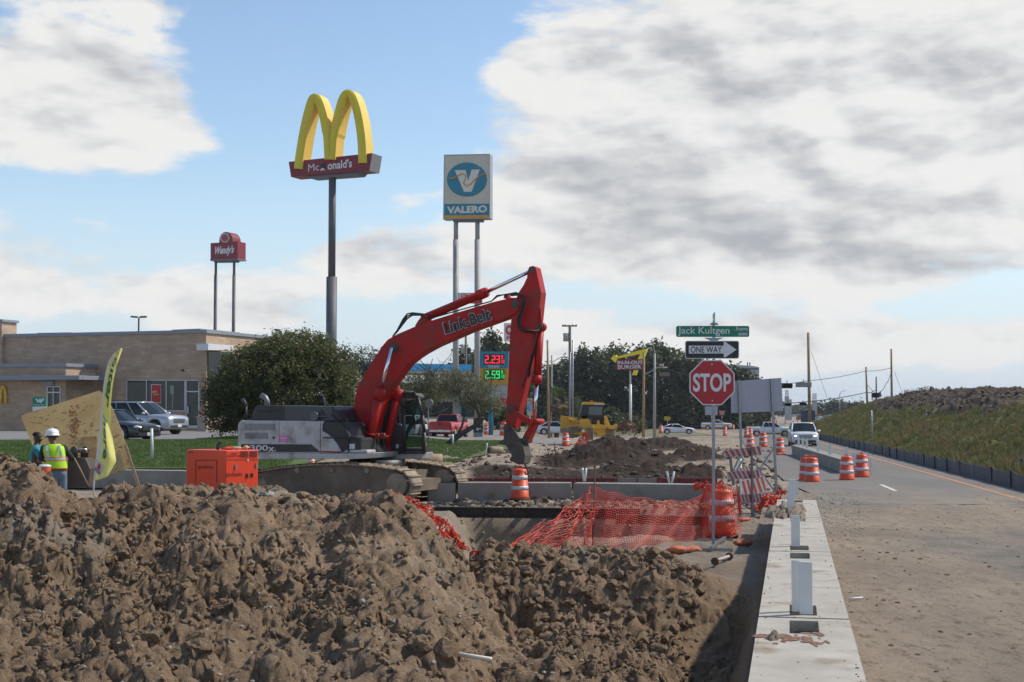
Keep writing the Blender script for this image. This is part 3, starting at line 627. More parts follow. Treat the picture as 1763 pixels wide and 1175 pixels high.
# ------------------------------------------------------------------ low-profile concrete barriers
BW, BH, SL = .835, .55, 6.05; BDIR = Vector((BSL, 1, 0)).normalized(); BN = Vector((BDIR.y, -BDIR.x, 0))
def barrier_box(mb, p, dirv, nrm, length, w, h, slots=True, under=.06):
    """segment starting at p (ground, left top edge line), tapering in downwards; a bolt pocket is cut in the top near each end"""
    p = Vector(p); zt = Vector((0, 0, h))
    cuts = [0, .30, .30, .62, .62, length - .62, length - .62, length - .30, length - .30, length]
    def P(a, b, z): return p + dirv * a + nrm * b + Vector((0, 0, z))
    sw0, sw1 = w * .5 - .13, w * .5 + .13; dp = .24; e = .02
    A = [e, .16, .86, length - .92, length - .16, length - e]; B = [0, sw0, sw1, w]
    for i in range(5):
        for j in range(3):
            if slots and i in (1, 3) and j == 1:
                a0, a1 = A[i], A[i + 1]; b0, b1 = B[1], B[2]; q = [(a0, b0), (a1, b0), (a1, b1), (a0, b1)]
                vs = [P(a, b, h) for a, b in q] + [P(a, b, h - dp) for a, b in q]
                mb.add(vs, [(0, 1, 5, 4), (1, 2, 6, 5), (2, 3, 7, 6), (3, 0, 4, 7), (4, 5, 6, 7)], 0)
            else:
                mb.add([P(A[i], B[j], h), P(A[i + 1], B[j], h), P(A[i + 1], B[j + 1], h), P(A[i], B[j + 1], h)], [(0, 1, 2, 3)], 0)
    a0, a1 = A[0], A[-1]; u_ = under
    mb.add([P(a0, 0, h), P(a1, 0, h), P(a1, w, h), P(a0, w, h), P(a0, u_, -.05), P(a1, u_, -.05), P(a1, w - u_, -.05), P(a0, w - u_, -.05)],
           [(0, 4, 5, 1), (1, 5, 6, 2), (2, 6, 7, 3), (3, 7, 4, 0), (4, 7, 6, 5)], 0)
BOLT = mat('bolt_steel', (.12, .13, .14), (.08, .07, .06), 8, .5, .8)
def barrier(p, dirv, nrm, length, label, m, w=BW, h=BH, slots=True, rust=False, group='concrete barrier segments'):
    p = Vector(p); t = thing('concrete_barrier', label, 'barrier', p, 0, group); mb = MB(); barrier_box(mb, p, dirv, nrm, length, w, h, slots); mb.build('barrier_body', m, t)
    if slots:
        for a in (.30, length - .30):
            c = p + dirv * a + nrm * (w * .5) + Vector((0, 0, h - .17)); b = MB(); b.box(c + dirv * .10, (.17, .02, .16), rz=math.atan2(-BSL, 1)); b.cyl(c + dirv * .10, c - dirv * .06, .028, n=8); b.cyl(c + dirv * .085, c + dirv * .05, .045, n=6, sm=False); b.build('connection_bolt', BOLT, t)
    return t
NB = [(1.95 * F / (1058 - 708)), ]
y1 = 1.95 * F / 350 * 1.0                      # first visible joint
joints = [y1 - 6.0, y1, y1 + 6.1, y1 + 12.2]
lbl = ['nearest pale concrete barrier segment with reddish soil smeared across its top', 'pale concrete barrier segment carrying the two large overlapping white panels', 'pale concrete barrier segment carrying one upright white panel, soil heaped at its far end', 'farthest segment of the near barrier row with two small white panels at its far end']
for i in range(4):
    y0 = joints[i]; L_ = (joints[i + 1] - y0 if i < 3 else 5.0) * math.sqrt(1 + BSL ** 2) - .03
    barrier((BX0 + BSL * y0, y0, 0), BDIR, BN, L_, lbl[i], CONC, group='near row of concrete barriers')
# row behind the excavator, across the picture
def brow(pts, labels, group, m, w=.6, h=.52):
    for i in range(len(pts) - 1):
        a = Vector(pts[i]); b = Vector(pts[i + 1]); d = (b - a); L_ = d.length - .03; d.normalize(); barrier(a, d, Vector((-d.y, d.x, 0)) * 1, L_, labels[i], m, w, h, False, group=group)
def gp(u, v, z=0.0): p = GP(u, v, z); return (p.x, p.y, 0)
brow([gp(735, 864), gp(787, 864), gp(986, 865), gp(1235, 869)], ['grey concrete barrier end showing beside the excavator track', 'grey concrete barrier segment behind the lone orange drum under the bucket', 'grey concrete barrier segment right of the joint, behind the orange net'], 'concrete barriers across the pit', CONCD)
p0 = W(150, 838, 43.5); p1 = W(345, 840, 42.0)
brow([(p0.x - 3.2, 43.8, .12), (p0.x, 43.5, .12), (p1.x + 1.5, 42.0, .12)], ['grey concrete barrier behind the two workers, mostly hidden by the plywood', 'grey concrete barrier in front of the lawn between flag and orange generator'], 'concrete barriers by the lawn', CONCD)
fb0, fb1 = Vector((13.15, 54.6, 0)), Vector((16.0, 78.5, 0)); fd = (fb1 - fb0).normalized(); 
for i, l_ in enumerate(('near segment of the far barrier row, starting behind the right pair of drums', 'middle segment of the far barrier row beside the asphalt', 'far segment of the far barrier row, near the oncoming white car')):
    barrier(fb0 + fd * 8.0 * i, fd, Vector((fd.y, -fd.x, 0)), 7.95, l_, CONCD, .6, .56, False, group='far row of concrete barriers')
def reg_bar(r, n):
    d = 9 + 20 * r.random(n); return BX0 + BSL * d + BW * np.clip(r.beta(.6, .6, n), .03, .97), d
clod_field('barrier_crumbs', 'stuff', 420, reg_bar, (.003, .018), SOIL, 1, .6, 26, .1, 4, lambda x, y: BH + 0 * x)
# ------------------------------------------------------------------ white delineator panels
WHITE = mat('white_plastic', (.68, .69, .67), (.62, .63, .61), 2, .45, c3=(.48, .46, .42), sc3=5, lo3=.66, hi3=.75)
def panel(p, h, w, label, rz=0, group='white delineator panels', name='delineator_panel', lean=0.0):
    b = MB(); b.box(Vector(p) + Vector((0, 0, h / 2)), (w, .03, h), rot=(0, lean, rz)); return b.solo(name, WHITE, label, 'delineator', group, bev=.004)
def pt(u, v, z): return GP(u, v, z)
for (u, vb, vt, wpx, l_) in ((1372, 1053, 966, 17, 'left of the two large overlapping white panels on the nearest barriers'), (1388, 1058, 969, 22, 'right, slightly nearer of the two large overlapping white panels'),
                        (1370, 941, 888, 15, 'white panel standing alone on the barrier, nearer than the soil heap'), (1362, 882, 826, 12, 'narrow white panel standing in the soil heap on the barrier'),
                        (1370, 853, 829, 10, 'small leaning white panel at the far end of the near barrier row')):
    p = pt(u, vb, BH if vb != 882 else .62); d = p.y; panel(p, (vb - vt) / F * d, wpx / F * d, l_, rz=-.2, lean=.06 if wpx in (12,) else (-.06 if wpx == 10 else 0))
for i, (u, vb, vt) in enumerate(((1360, 776, 760), (1371, 771, 760), (1381, 771, 758), (1406, 777, 763), (1428, 786, 770), (1454, 796, 776))):
    k = (u - 1360) / 94; s_ = (1 - k) * 21.5 + 1.0; p = fb0 + fd * s_ + Vector((fd.y, -fd.x, 0)) * .3 + Vector((0, 0, .56)); 
    panel(p, .48, .13, ['farthest small white panel at the tapered end of the far barrier', 'second white panel from the far end of the far barrier', 'third white panel from the far end, in front of the white car', 'fourth white panel from the far end of the far barrier', 'fifth white panel from the far end of the far barrier', 'nearest white panel on the far barrier, behind the right drums'][i], group='white panels on the far barrier')
# ------------------------------------------------------------------ traffic drums
ORG = mat('drum_orange', (.72, .085, .018), (.60, .07, .018), 2.5, .45, c3=(.36, .11, .05), sc3=3.5, lo3=.6, hi3=.75); REF = mat('drum_sheeting', (.58, .60, .64), (.50, .50, .52), 4, .5, c3=(.42, .36, .30), sc3=6, lo3=.6, hi3=.72); RUB = mat('rubber', (.022, .022, .024), (.05, .045, .04), 5, .85)
def make_drum(label, group, white_top=False):
    t = thing('traffic_drum', label, 'traffic drum', (0, 0, 0), 0, group); mb = MB()
    pr = [(.29, .03), (.29, .12), (.275, .14), (.272, .30), (.262, .305), (.26, .46), (.25, .465), (.248, .62), (.238, .625), (.235, .78), (.225, .785), (.22, .90), (.20, .945), (.10, .965), (0, .965)]
    mb.lathe(pr, n=24); mb.build('drum_body', ORG, t, local=True)
    for z0, z1, r in ((.31, .44, .265), (.63, .76, .243)):
        b = MB(); b.lathe([(r, z0), (r + .004, z0), (r - .002, z1), (r - .006, z1)], n=24); b.build('reflective_band', REF, t, local=True)
    h = MB(); h.tube([(-.11, 0, .955), (-.10, 0, 1.03), (0, 0, 1.05), (.10, 0, 1.03), (.11, 0, .955)], .02, 6); h.build('handle', ORG, t, local=True)
    b = MB(); b.lathe([(.34, 0), (.34, .03), (.27, .06), (0, .06)], n=24); b.build('rubber_base', RUB, t, local=True)
    return t
DR0 = [None]
def drum(u, v, label, group='orange traffic drums', h=None, z=None, rz=None, tilt=0.0, d=None):
    p = W(u, v, d) if d else GP(u, v, z or 0.0)
    if d is None and z is None: p = Vector((p.x, p.y, max(-.1, min(.25, gz(p.x, p.y)))))
    if DR0[0] is None: o = DR0[0] = make_drum(label, group)
    else: o = dup(DR0[0], label=label)
    o.location = p; k = (h / F * p.y / 1.05) if h else 1.0; o.scale = (k, k, k); o.rotation_euler = (tilt, tilt * .6, random.random() * 6); o['group'] = group; return o
# ------------------------------------------------------------------ drawing on a turned vertical plane
class Plane:
    def __init__(s, C, deg): s.C = Vector(C); a = rad(deg); s.t = Vector((math.cos(a), math.sin(a), 0)); s.n = Vector((-math.sin(a), math.cos(a), 0)); s.a = a
    def p(s, u, v, off=0.0):
        O = Vector((0, 0, CAMZ)); d = W(u, v, 1.0) - O; k = (off + s.C.dot(s.n) - O.dot(s.n)) / d.dot(s.n); return O + d * k
    def poly(s, mb, pts, o0, o1, mi=0):
        mb.prism([s.p(u, v, o0) for u, v in pts], s.n * (o1 - o0), mi); return mb
    def cyl(s, mb, a, b, r, o, r1=None, mi=0, n=12): mb.cyl(s.p(*a, o), s.p(*b, o), r, r1, n, mi); return mb
    def pin(s, mb, a, r, o0, o1, mi=0, n=14): q = s.p(*a, o0); mb.cyl(q, q + s.n * (o1 - o0), r, n=n, mi=mi); return mb
    def tube(s, mb, pts, r, o, mi=0, n=6): mb.tube([s.p(u, v, o if len(q) == 0 else q[0]) for (u, v, *q) in pts], r, n, mi); return mb
# ------------------------------------------------------------------ excavator
XRED = mat('machine_red', (.42, .012, .010), (.33, .010, .009), 1.2, .5, bump=.05, bsc=8, c3=(.17, .045, .028), sc3=1.8, lo3=.50, hi3=.74); XRED.node_tree.nodes['Principled BSDF'].inputs['Specular IOR Level'].default_value = .28
XGREY = mat('machine_grey', (.50, .50, .50), (.43, .43, .43), 1.0, .45, c3=(.22, .185, .14), sc3=2.0, lo3=.5, hi3=.72, coat=.15)
XBLK = mat('machine_black', (.022, .023, .026), (.035, .034, .034), 2.0, .5, c3=(.07, .058, .045), sc3=3.0, lo3=.62, hi3=.75)
CHROME = mat('chrome', (.75, .76, .78), rough=.16, metal=1.0); HOSE = mat('hose_rubber', (.015, .015, .016), rough=.55)
GLASS = mat('cab_glass', (.03, .045, .042), rough=.06, glass=.86); GLASSD = mat('dark_glass', (.012, .016, .018), rough=.10); GLASSD.node_tree.nodes['Principled BSDF'].inputs['Specular IOR Level'].default_value = .25; MUDS = mat('muddy_steel', (.24, .185, .13), (.33, .26, .185), 2.5, .85, bump=.5, bsc=14, c3=(.06, .05, .042), sc3=1.6, lo3=.55, hi3=.7, bd=.015)
MUDD = mat('muddy_frame', (.12, .092, .066), (.20, .155, .11), 1.6, .9, bump=.4, bsc=10, bd=.02); WORN = mat('worn_steel', (.062, .052, .044), (.11, .092, .076), 2.2, .75, .1, bump=.2, bsc=14, c3=(.045, .04, .036), sc3=2.0, lo3=.55, hi3=.7)
PINK = mat('pink_sticker', (.55, .12, .38), rough=.5); LETW = mat('letter_white', (.62, .62, .62), rough=.5); LETB = mat('letter_black', (.015, .015, .016), rough=.5); LETO = mat('letter_outline', (.34, .35, .36), rough=.5)
GRILL = mat('grille', (.10, .10, .105), (.07, .07, .07), 30, .6); RIM = mat('mirror_glass', (.45, .50, .55), rough=.1, metal=.9)
def excavator():
    C = Vector(((650 - CU) / F * 38, 38.0, 0)); P = Plane(C, -22); T = Plane(C, -25)
    t = thing('excavator', 'red and grey tracked excavator, boom raised over the pit and bucket curled in', 'excavator', C)
    # tracks
    def track(o0, o1, du):
        path = [(430, 822), (445, 818), (490, 811), (536, 807), (593, 806), (650, 811), (684, 816), (697, 822), (705, 832), (708, 843), (705, 855), (697, 864), (684, 869), (600, 869), (500, 869), (436, 869), (422, 863), (414, 853), (412, 843), (416, 830)]
        pts = [T.p(u, v, -1.6) for u, v in path]; pts = [p + T.n * (o0 + 1.6) for p in pts]; zmin = min(p.z for p in pts)
        for p in pts: p.z -= zmin - .03
        loop = []; m = len(pts)
        seg = [(pts[(i + 1) % m] - pts[i]).length for i in range(m)]; tot = sum(seg); N_ = 52; step = tot / N_; i = 0; acc = 0.0
        for k in range(N_):
            dd = k * step
            while acc + seg[i] < dd: acc += seg[i]; i += 1
            loop.append((pts[i] + (pts[(i + 1) % m] - pts[i]) * ((dd - acc) / seg[i]), (pts[(i + 1) % m] - pts[i]).normalized()))
        cen = sum(pts, Vector()) / m; b = MB()
        for p, d in loop:
            up = d.cross(T.n).normalized()
            if up.dot(p - cen) < 0: up = -up
            R = Matrix((d, T.n, up)).transposed(); w = o1 - o0; vs = []
            for dx, dz in ((-.47, -.03), (.44, -.03), (.44, .012), (-.28, .012), (-.30, .05), (-.36, .05), (-.38, .012), (-.47, .012)): vs.append(R @ Vector((dx * step, 0, dz)) + p)
            b.prism(vs, T.n * w)
        b.build('track_belt', MUDS, t)
        f = MB(); inner = [cen + (p - cen) * .93 for p in pts]; f.prism([p + T.n * .07 for p in inner], T.n * (w - .14)); fr = f.build('track_frame', MUDD, t)
        fr_ = [p for p in pts]; 
        for (u, v, r) in ((681, 842, .30), (441, 843, .30)):
            c = T.p(u, v, -1.6) + T.n * (o0 + 1.6); c.z -= zmin - .03; g = MB(); g.cyl(c + T.n * .02, c + T.n * (w - .02), r, n=24); g.cyl(c - T.n * .01, c + T.n * .05, r * .35, n=12); g.build('idler', MUDS, t)
        g = MB()
        for k in range(3):
            c = T.p(510 + 60 * k, 817, -1.6) + T.n * (o0 + 1.6); c.z -= zmin - .03; g.cyl(c + T.n * .02, c + T.n * .2, .075, n=10)
        for k in range(7):
            c = T.p(470 + 30 * k, 862, -1.6) + T.n * (o0 + 1.6); c.z -= zmin - .03; g.cyl(c + T.n * .0, c + T.n * .2, .09, n=10)
        g.build('rollers', MUDS, fr)
    track(-1.6, -1.0, 0); track(1.0, 1.6, 0)
    b = MB(); b.box(C + Vector((0, 0, .62)), (2.2, 2.2, .5), rz=T.a); b.box(C + Vector((0, 0, .5)), (3.2, 1.5, .3), rz=T.a); b.build('undercarriage', MUDD, t)
    b = MB(); q = P.p(605, 796, 0); q = Vector((C.x, C.y, 0)); b.cyl(q + Vector((0, 0, .85)), q + Vector((0, 0, 1.16)), .78, n=28); b.build('slew_ring', XBLK, t)
    # upper structure
    O = -1.45; b = MB()
    P.poly(b, [(409, 781), (409, 733), (411, 727), (416, 724), (551, 725), (551, 781)], O, 1.4); hb = b.build('engine_housing', XGREY, t, bev=.03)
    b = MB(); P.poly(b, [(552, 725), (557, 725), (554, 733), (554, 742), (564, 748), (574, 757), (582, 768), (588, 780), (552, 780)], O, -.55); b.build('side_housing', XGREY, t, bev=.015)
    b = MB(); P.poly(b, [(410, 781), (633, 781), (628, 790), (410, 791)], O - .01, 1.35); b.build('deck', XGREY, t, bev=.01)
    b = MB(); P.poly(b, [(415, 765), (536, 765.5), (551, 778.5), (415, 778.5)], O - .012, O + .01); b.build('black_stripe', XBLK, hb)
    b = MB(); P.poly(b, [(553, 776.5), (587, 778), (588, 780), (553, 778.5)], O - .012, O); b.build('red_trim', XRED, hb)
    b = MB()
    for (u0, u1, v0, v1) in ((422, 473.5, 730, 741), (421, 461, 745.5, 756)):
        P.poly(b, [(u0, v0), (u1, v0), (u1, v1), (u0, v1)], O - .006, O + .01, 0)
        k = 6
        for i in range(k): vv = v0 + (v1 - v0) * (i + .5) / k; P.poly(b, [(u0 + .6, vv - .4), (u1 - .6, vv - .4), (u1 - .6, vv + .4), (u0 + .6, vv + .4)], O - .02, O, 1)
    b.build('vent_grille', [GRILL, XGREY], hb)
    b = MB(); P.poly(b, [(480, 726), (480.5, 726), (480.5, 764), (480, 764)], O - .006, O); P.poly(b, [(469, 752), (472, 752), (472, 756), (469, 756)], O - .02, O); b.build('door_latch', XBLK, hb)
    b = MB(); P.poly(b, [(480, 751), (495.5, 751), (495.5, 761), (480, 761)], O - .008, O, 0)
    for vv in (752.6, 755.2, 757.8): P.poly(b, [(482, vv), (494, vv), (494, vv + .9), (482, vv + .9)], O - .010, O - .008, 1)
    b.build('pink_sticker', [PINK, mat('sticker_print', (.75, .6, .7), rough=.5)], hb)
    b = MB(); c = P.p(446, 771.5, O - .016); text(b, '300', c, P.t, (0, 0, 1), .58, .155, 0, .02); c = P.p(467, 774, O - .016); text(b, 'x', c, P.t, (0, 0, 1), .20, .12, 0, .03); c = P.p(473.5, 776, O - .016); text(b, '4', c, P.t, (0, 0, 1), .05, .06, 0, .01); b.build('model_lettering', LETW, hb)
    b = MB(); P.poly(b, [(432, 724), (436, 708), (440, 699), (445, 698), (573, 700.5), (578, 706), (587, 725)], O + .12, 1.2)
    P.poly(b, [(446, 708), (482, 707.5), (482, 708.6), (446, 709)], O + .10, O + .12); b.build('engine_cover', XBLK, t, bev=.04)
    b = MB(); P.poly(b, [(490, 699), (491, 724), (575, 724), (571, 701)], O + .112, O + .12); b.build('cover_panel', mat('cover_grey', (.06, .062, .068), rough=.4), t)
    b = MB(); P.tube(b, [(460, 700), (460, 691), (457, 685), (450, 681)], .085, .3); b.build('exhaust_pipe', mat('exhaust', (.20, .20, .21), rough=.5, metal=.6), t)
    b = MB(); P.tube(b, [(424, 700), (421, 693), (417, 687)], .05, .5); P.tube(b, [(424, 724), (424, 700)], .03, .5); b.build('intake_pipe', XBLK, t)
    # front storage area
    b = MB(); P.poly(b, [(556, 780), (556, 726), (598, 727), (603, 735), (606, 753), (621, 756), (622, 780)], O + .06, -.5); bx = b.build('storage_box', XBLK, t, bev=.02)
    b = MB(); P.poly(b, [(601, 764.5), (610.5, 764.5), (610.5, 773.5), (601, 773.5)], O + .03, O + .06); b.build('work_lamp', LETW, bx)
    b = MB(); P.poly(b, [(596, 739), (601, 743), (604, 752), (598, 752)], O + .04, O + .9); P.poly(b, [(588, 780), (597, 775), (632, 775), (633, 780)], O + .02, O + .5); b.build('front_trim', XGREY, t, bev=.02)
    b = MB()
    for pts in ([(556, 754, O), (618, 754, O)], [(596, 720, O), (599, 740, O), (600, 779, O)], [(556, 680, -.9), (560, 700, -1.2), (578, 724, O), (598, 740, O)], [(553, 706, O + .1), (560, 718, O + .1)], [(546, 668, -.8), (556, 682, -.8), (576, 722, -.8)], [(548, 706, -1.1), (552, 724, -1.1)], [(553, 703, -1.1), (573, 703, -1.1)], [(558, 717, -1.1), (581, 717, -1.1)]): P.tube(b, pts, .018, 0, n=5)
    b.build('handrail', XBLK, t)
    b = MB(); P.tube(b, [(562, 717, O), (542, 718, O)], .018, O); P.pin(b, (540, 717), .125, O - .05, O + .03, n=20); b.build('side_mirror', mat('mirror_back', (.10, .11, .12), rough=.3), t)
    # boom
    b = MB(); up = [(592, 742), (596, 731), (602, 717), (609, 697), (615, 668), (623, 652), (631.5, 637.7), (640, 623), (648, 611.5), (657, 597), (667, 585), (684, 575.5), (727, 557), (789, 537.7), (846, 521), (880, 512.8), (889, 513), (896, 517), (898, 524), (894, 534)]
    lo = [(880, 545), (870, 548.5), (810, 570), (750, 596), (728, 608), (715, 616.5), (703, 626), (693, 638), (682, 652), (672, 666), (658, 690), (649, 718), (643, 745), (636, 768), (628, 776), (618, 772), (607, 751)]
    P.poly(b, up + lo, -.24, .20); bm_ = b.build('boom', XRED, t, bev=.02)
    b = MB(); rt = (P.p(845, 540, -.3) - P.p(764, 566, -.3)).normalized(); upv = rt.cross(P.n); upv = -upv if upv.z < 0 else upv
    c = P.p(804, 553.3, -.284); text(b, 'Link-Belt', c, rt, upv, 1.45, .36, 0, .045); c = P.p(804, 553.3, -.289); text(b, 'Link-Belt', c, rt, upv, 1.40, .32, 1, .02); b.build('lettering', [LETO, LETB], bm_)
    b = MB(); P.pin(b, (675, 599), .13, -.34, .30); P.pin(b, (675, 599), .08, -.38, .34); P.pin(b, (887, 524), .12, -.27, .22); P.pin(b, (887, 524), .06, -.29, .23); b.build('boom_pin', WORN, bm_)
    b = MB(); P.poly(b, [(714, 562), (720, 552), (728, 543), (737, 545), (741, 552), (734, 556)], -.12, -.07); b.build('bracket', XRED, bm_); b = MB(); P.poly(b, [(714, 562), (720, 552), (728, 543), (737, 545), (741, 552), (734, 556)], .07, .12); b.build('bracket', XRED, bm_); b = MB()
    P.poly(b, [(867, 514), (868, 507), (874, 507), (875, 513)], -.1, .1); b.build('bracket', XRED, bm_)
    b = MB()
    for k, o in enumerate((-.16, -.08, .02)): 
        P.tube(b, [(676, 580, o), (684, 571 - k, o), (694, 558 - 4 * k, o), (701, 549 - 4 * k, o), (710, 543 - 2 * k, o), (729, 543 - k, o), (737, 548, o)], .022, 0)
        P.tube(b, [(737, 550, o), (790, 534.5, o), (846, 519, o), (856, 511 - k, o), (866, 508, o), (888, 506 - k, o), (896, 506, o)], .018, 0)
    P.tube(b, [(886, 507, -.32), (899, 509, -.36), (902, 520, -.36), (897, 535, -.36), (891, 550, -.36), (893, 564, -.36), (901, 571, -.36), (917, 572, -.34), (928, 569, -.3)], .03, 0); P.tube(b, [(880, 509, -.32), (894, 508, -.40), (905, 520, -.40), (900, 537, -.40), (894, 552, -.40), (897, 563, -.40), (908, 569, -.40), (924, 571, -.34)], .026, 0)
    b.build('hydraulic_hose', HOSE, bm_)
    for o, a, c, e in ((-.46, (672, 607), (655.5, 672), (631.5, 776)), (.40, (694, 640), (686.5, 674), (663.5, 776))):
        b = MB(); P.cyl(b, c, e, .115, o); A = P.p(*c, o); B_ = P.p(*e, o); dv = (B_ - A).normalized(); b.cyl(A - dv * .06, A + dv * .28, .145, n=14); b.cyl(B_ - dv * .5, B_ - dv * .44, .14, n=14); P.pin(b, e, .14, o - .1, o + .1); r_ = b.build('boom_cylinder', XRED, t)
        b = MB(); b.cyl(P.p(675, 599, o), A, .052, n=12); b.build('piston_rod', CHROME, r_)
    b = MB()
    for i, u in enumerate((647, 651, 657, 661)): P.tube(b, [(u, 756, 0), (u - 1, 748, 0), (u + 1, 745, 0), (u + 3, 750, 0), (u + 2, 762, 0), (u - 4, 772, 0), (u - 10, 780, 0)], .024, -.5 if i < 2 else -.3)
    b.build('hydraulic_hose', HOSE, t)
    b = MB(); P.cyl(b, (642, 752), (668, 752), .03, -.55); [P.cyl(b, (u, 746), (u, 756), .035, -.56) for u in (647, 651, 657, 661)]; b.build('hose_manifold', XRED, t)
    b = MB(); P.poly(b, [(622, 770), (640, 772), (640, 790), (620, 786)], -.62, -.3); P.poly(b, [(650, 772), (668, 772), (668, 788), (648, 788)], .3, .62); P.poly(b, [(614, 765), (646, 765), (656, 790), (612, 790)], -.3, .3); b.build('boom_foot_bracket', WORN, t, bev=.02)
    # arm cylinder
    b = MB(); P.cyl(b, (735, 546), (837, 503.5), .115, 0); A = P.p(837, 503.5, 0); B_ = P.p(735, 546, 0); dv = (A - B_).normalized(); b.cyl(A - dv * .26, A, .145, n=16); b.cyl(A - dv * .0, A + dv * .05, .12, n=14); P.pin(b, (731, 548), .13, -.1, .1); r_ = b.build('arm_cylinder', XRED, t); b = MB(); P.tube(b, [(745, 538, -.1), (790, 521, -.14), (838, 500, -.14)], .02, 0); b.build('steel_pipe', XRED, r_)
    b = MB(); b.cyl(A, P.p(913, 467.5, 0), .052, n=12); b.build('piston_rod', CHROME, r_)
    # stick
    b = MB(); P.poly(b, [(907, 478), (908, 466), (911, 459.5), (917, 458), (922, 460), (931.6, 504), (929.5, 523), (924.5, 573), (919, 597), (906, 647), (901, 672), (895, 701), (889, 726), (886, 738), (871, 731), (871, 701), (873, 678), (876.8, 595), (880, 545), (884, 525), (893, 503), (901, 491)], -.2, .2); st = b.build('stick', XRED, t, bev=.02)
    b = MB(); P.pin(b, (915, 465), .09, -.22, .2); P.pin(b, (928, 562), .08, -.21, .15); P.pin(b, (878, 706), .08, -.36, .34); b.build('stick_pin', WORN, st)
    b = MB(); P.poly(b, [(925, 520), (931, 530), (933, 560), (930, 566), (924, 560)], -.16, -.1); b.build('bracket', XRED, st); b = MB(); P.poly(b, [(925, 520), (931, 530), (933, 560), (930, 566), (924, 560)], .1, .16); b.build('bracket', XRED, st)
    b = MB(); P.tube(b, [(926, 572, -.1), (922, 600, -.1), (914, 628, -.12), (910, 650, -.1), (913, 640, -.1)], .022, 0); P.tube(b, [(920, 575, -.22), (918, 600, -.22), (908, 640, -.22), (900, 668, -.22)], .02, 0); b.build('hydraulic_hose', HOSE, st)
    b = MB(); P.cyl(b, (930, 570), (924.5, 660), .105, 0); A = P.p(924.5, 661, 0); b.cyl(A, A + Vector((.0, 0, .22)), .13, n=14); P.pin(b, (930, 563), .12, -.1, .1); r_ = b.build('bucket_cylinder', XRED, t)
    b = MB(); b.cyl(P.p(924.6, 655, 0), P.p(919.5, 726, 0), .05, n=12); b.build('piston_rod', CHROME, r_)
    b = MB()
    for o in (-.34, .26): P.poly(b, [(875, 704), (880, 701.5), (897, 713), (914, 722), (913, 731), (907, 731), (893, 721), (877, 711)], o, o + .06)
    P.pin(b, (912, 727), .085, -.38, .36); P.pin(b, (919.5, 726), .07, -.32, .3); b.build('tilt_link', XRED, t)
    b = MB(); P.poly(b, [(914, 728), (921, 732), (914, 748), (907, 764), (897, 760), (903, 746)], -.16, .16); b.build('bucket_link', XRED, t, bev=.015)
    b = MB(); ou = [(866.5, 736), (868, 731), (872, 729.5), (877, 731), (885, 740), (894, 755), (901, 770), (904, 785), (902, 798), (893, 800.5), (885, 797), (881, 791), (880, 781), (871, 767.5), (862, 763), (861, 760), (867, 757), (867.5, 745)]
    P.poly(b, ou, -.30, -.27); P.poly(b, ou, .20, .23)
    cv = [(894, 755), (901, 770), (904, 785), (902, 798), (893, 800.5), (885, 797)]; cw = [(892, 757), (899, 771), (902, 785), (900, 796), (893, 798.5), (886, 795.5)]
    for i in range(5): P.poly(b, [cv[i], cv[i + 1], cw[i + 1], cw[i]], -.27, .20)
    b.build('bucket', WORN, t)
    b = MB()
    for k in range(4): P.poly(b, [(866, 757), (858, 763), (858.5, 765), (869, 767)], -.29 + k * .15, -.22 + k * .15)
    P.pin(b, (871, 737), .085, -.36, .36); P.pin(b, (903, 759), .08, -.2, .2); P.pin(b, (882, 791), .07, -.2, .2); b.build('bucket_tooth', WORN, t)
    b = MB(); P.tube(b, [(903, 797, 0), (905, 803, 0), (907, 808, 0)], .022, .1); P.tube(b, [(907, 808, 0), (910, 811, 0), (909, 817, 0), (905, 817, 0), (904, 813, 0)], .025, .1); b.build('lifting_hook', WORN, t)
    # cab on the far side
    b = MB(); fr = [((660, 679), (668, 676)), ((668, 676), (712, 677)), ((712, 677), (719, 685)), ((719, 685), (727, 716)), ((727, 716), (730, 745)), ((730, 745), (730, 779)), ((730, 779), (663, 779)), ((688, 678), (694, 700)), ((694, 700), (697, 779)), ((655, 690), (658, 779))]
    for o in (.42, 1.0):
        for a, c in fr: b.cyl(P.p(*a, o), P.p(*c, o), .055, n=8)
    for a in ((712, 677), (719, 685), (730, 779), (664, 679), (663, 779)): b.cyl(P.p(*a, .42), P.p(*a, 1.0), .055, n=8)
    cf = b.build('cab_frame', XBLK, t)
    b = MB(); P.poly(b, [(660, 681), (668, 676), (712, 677), (717, 683), (717, 686), (660, 686)], .45, .98); b.build('cab_roof', XBLK, cf)
    b = MB(); P.poly(b, [(660, 730), (688, 730), (695, 740), (697, 779), (660, 779)], .40, .46); P.poly(b, [(655, 690), (664, 682), (664, 779), (655, 779)], .42, .95); P.poly(b, [(697, 772), (730, 772), (730, 779), (697, 779)], .42, .98); b.build('cab_panel', XBLK, t)
    b = MB(); c = P.p(684, 768.5, .39); text(b, '\u2666' if False else 'o', c, P.t, (0, 0, 1), .09, .12, 0, .06); b.build('round_decal', LETW, t)
    b = MB(); P.poly(b, [(697, 690), (717, 688), (726, 718), (728, 771), (699, 771)], .43, .44); P.poly(b, [(666, 688), (689, 688), (692, 730), (664, 730)], .43, .44); b.build('cab_glass', GLASS, t)
    b = MB(); P.poly(b, [(672, 740), (686, 742), (688, 760), (670, 760)], .7, 1.15); P.poly(b, [(670, 706), (679, 706), (682, 742), (672, 742)], .72, 1.13); b.build('operator_seat', mat('seat_cloth', (.05, .05, .055), rough=.9), t, bev=.04)
    b = MB(); P.poly(b, [(661, 780), (730, 780), (726, 790.5), (661, 791)], .4, 1.0); b.build('cab_base', XGREY, t, bev=.02)
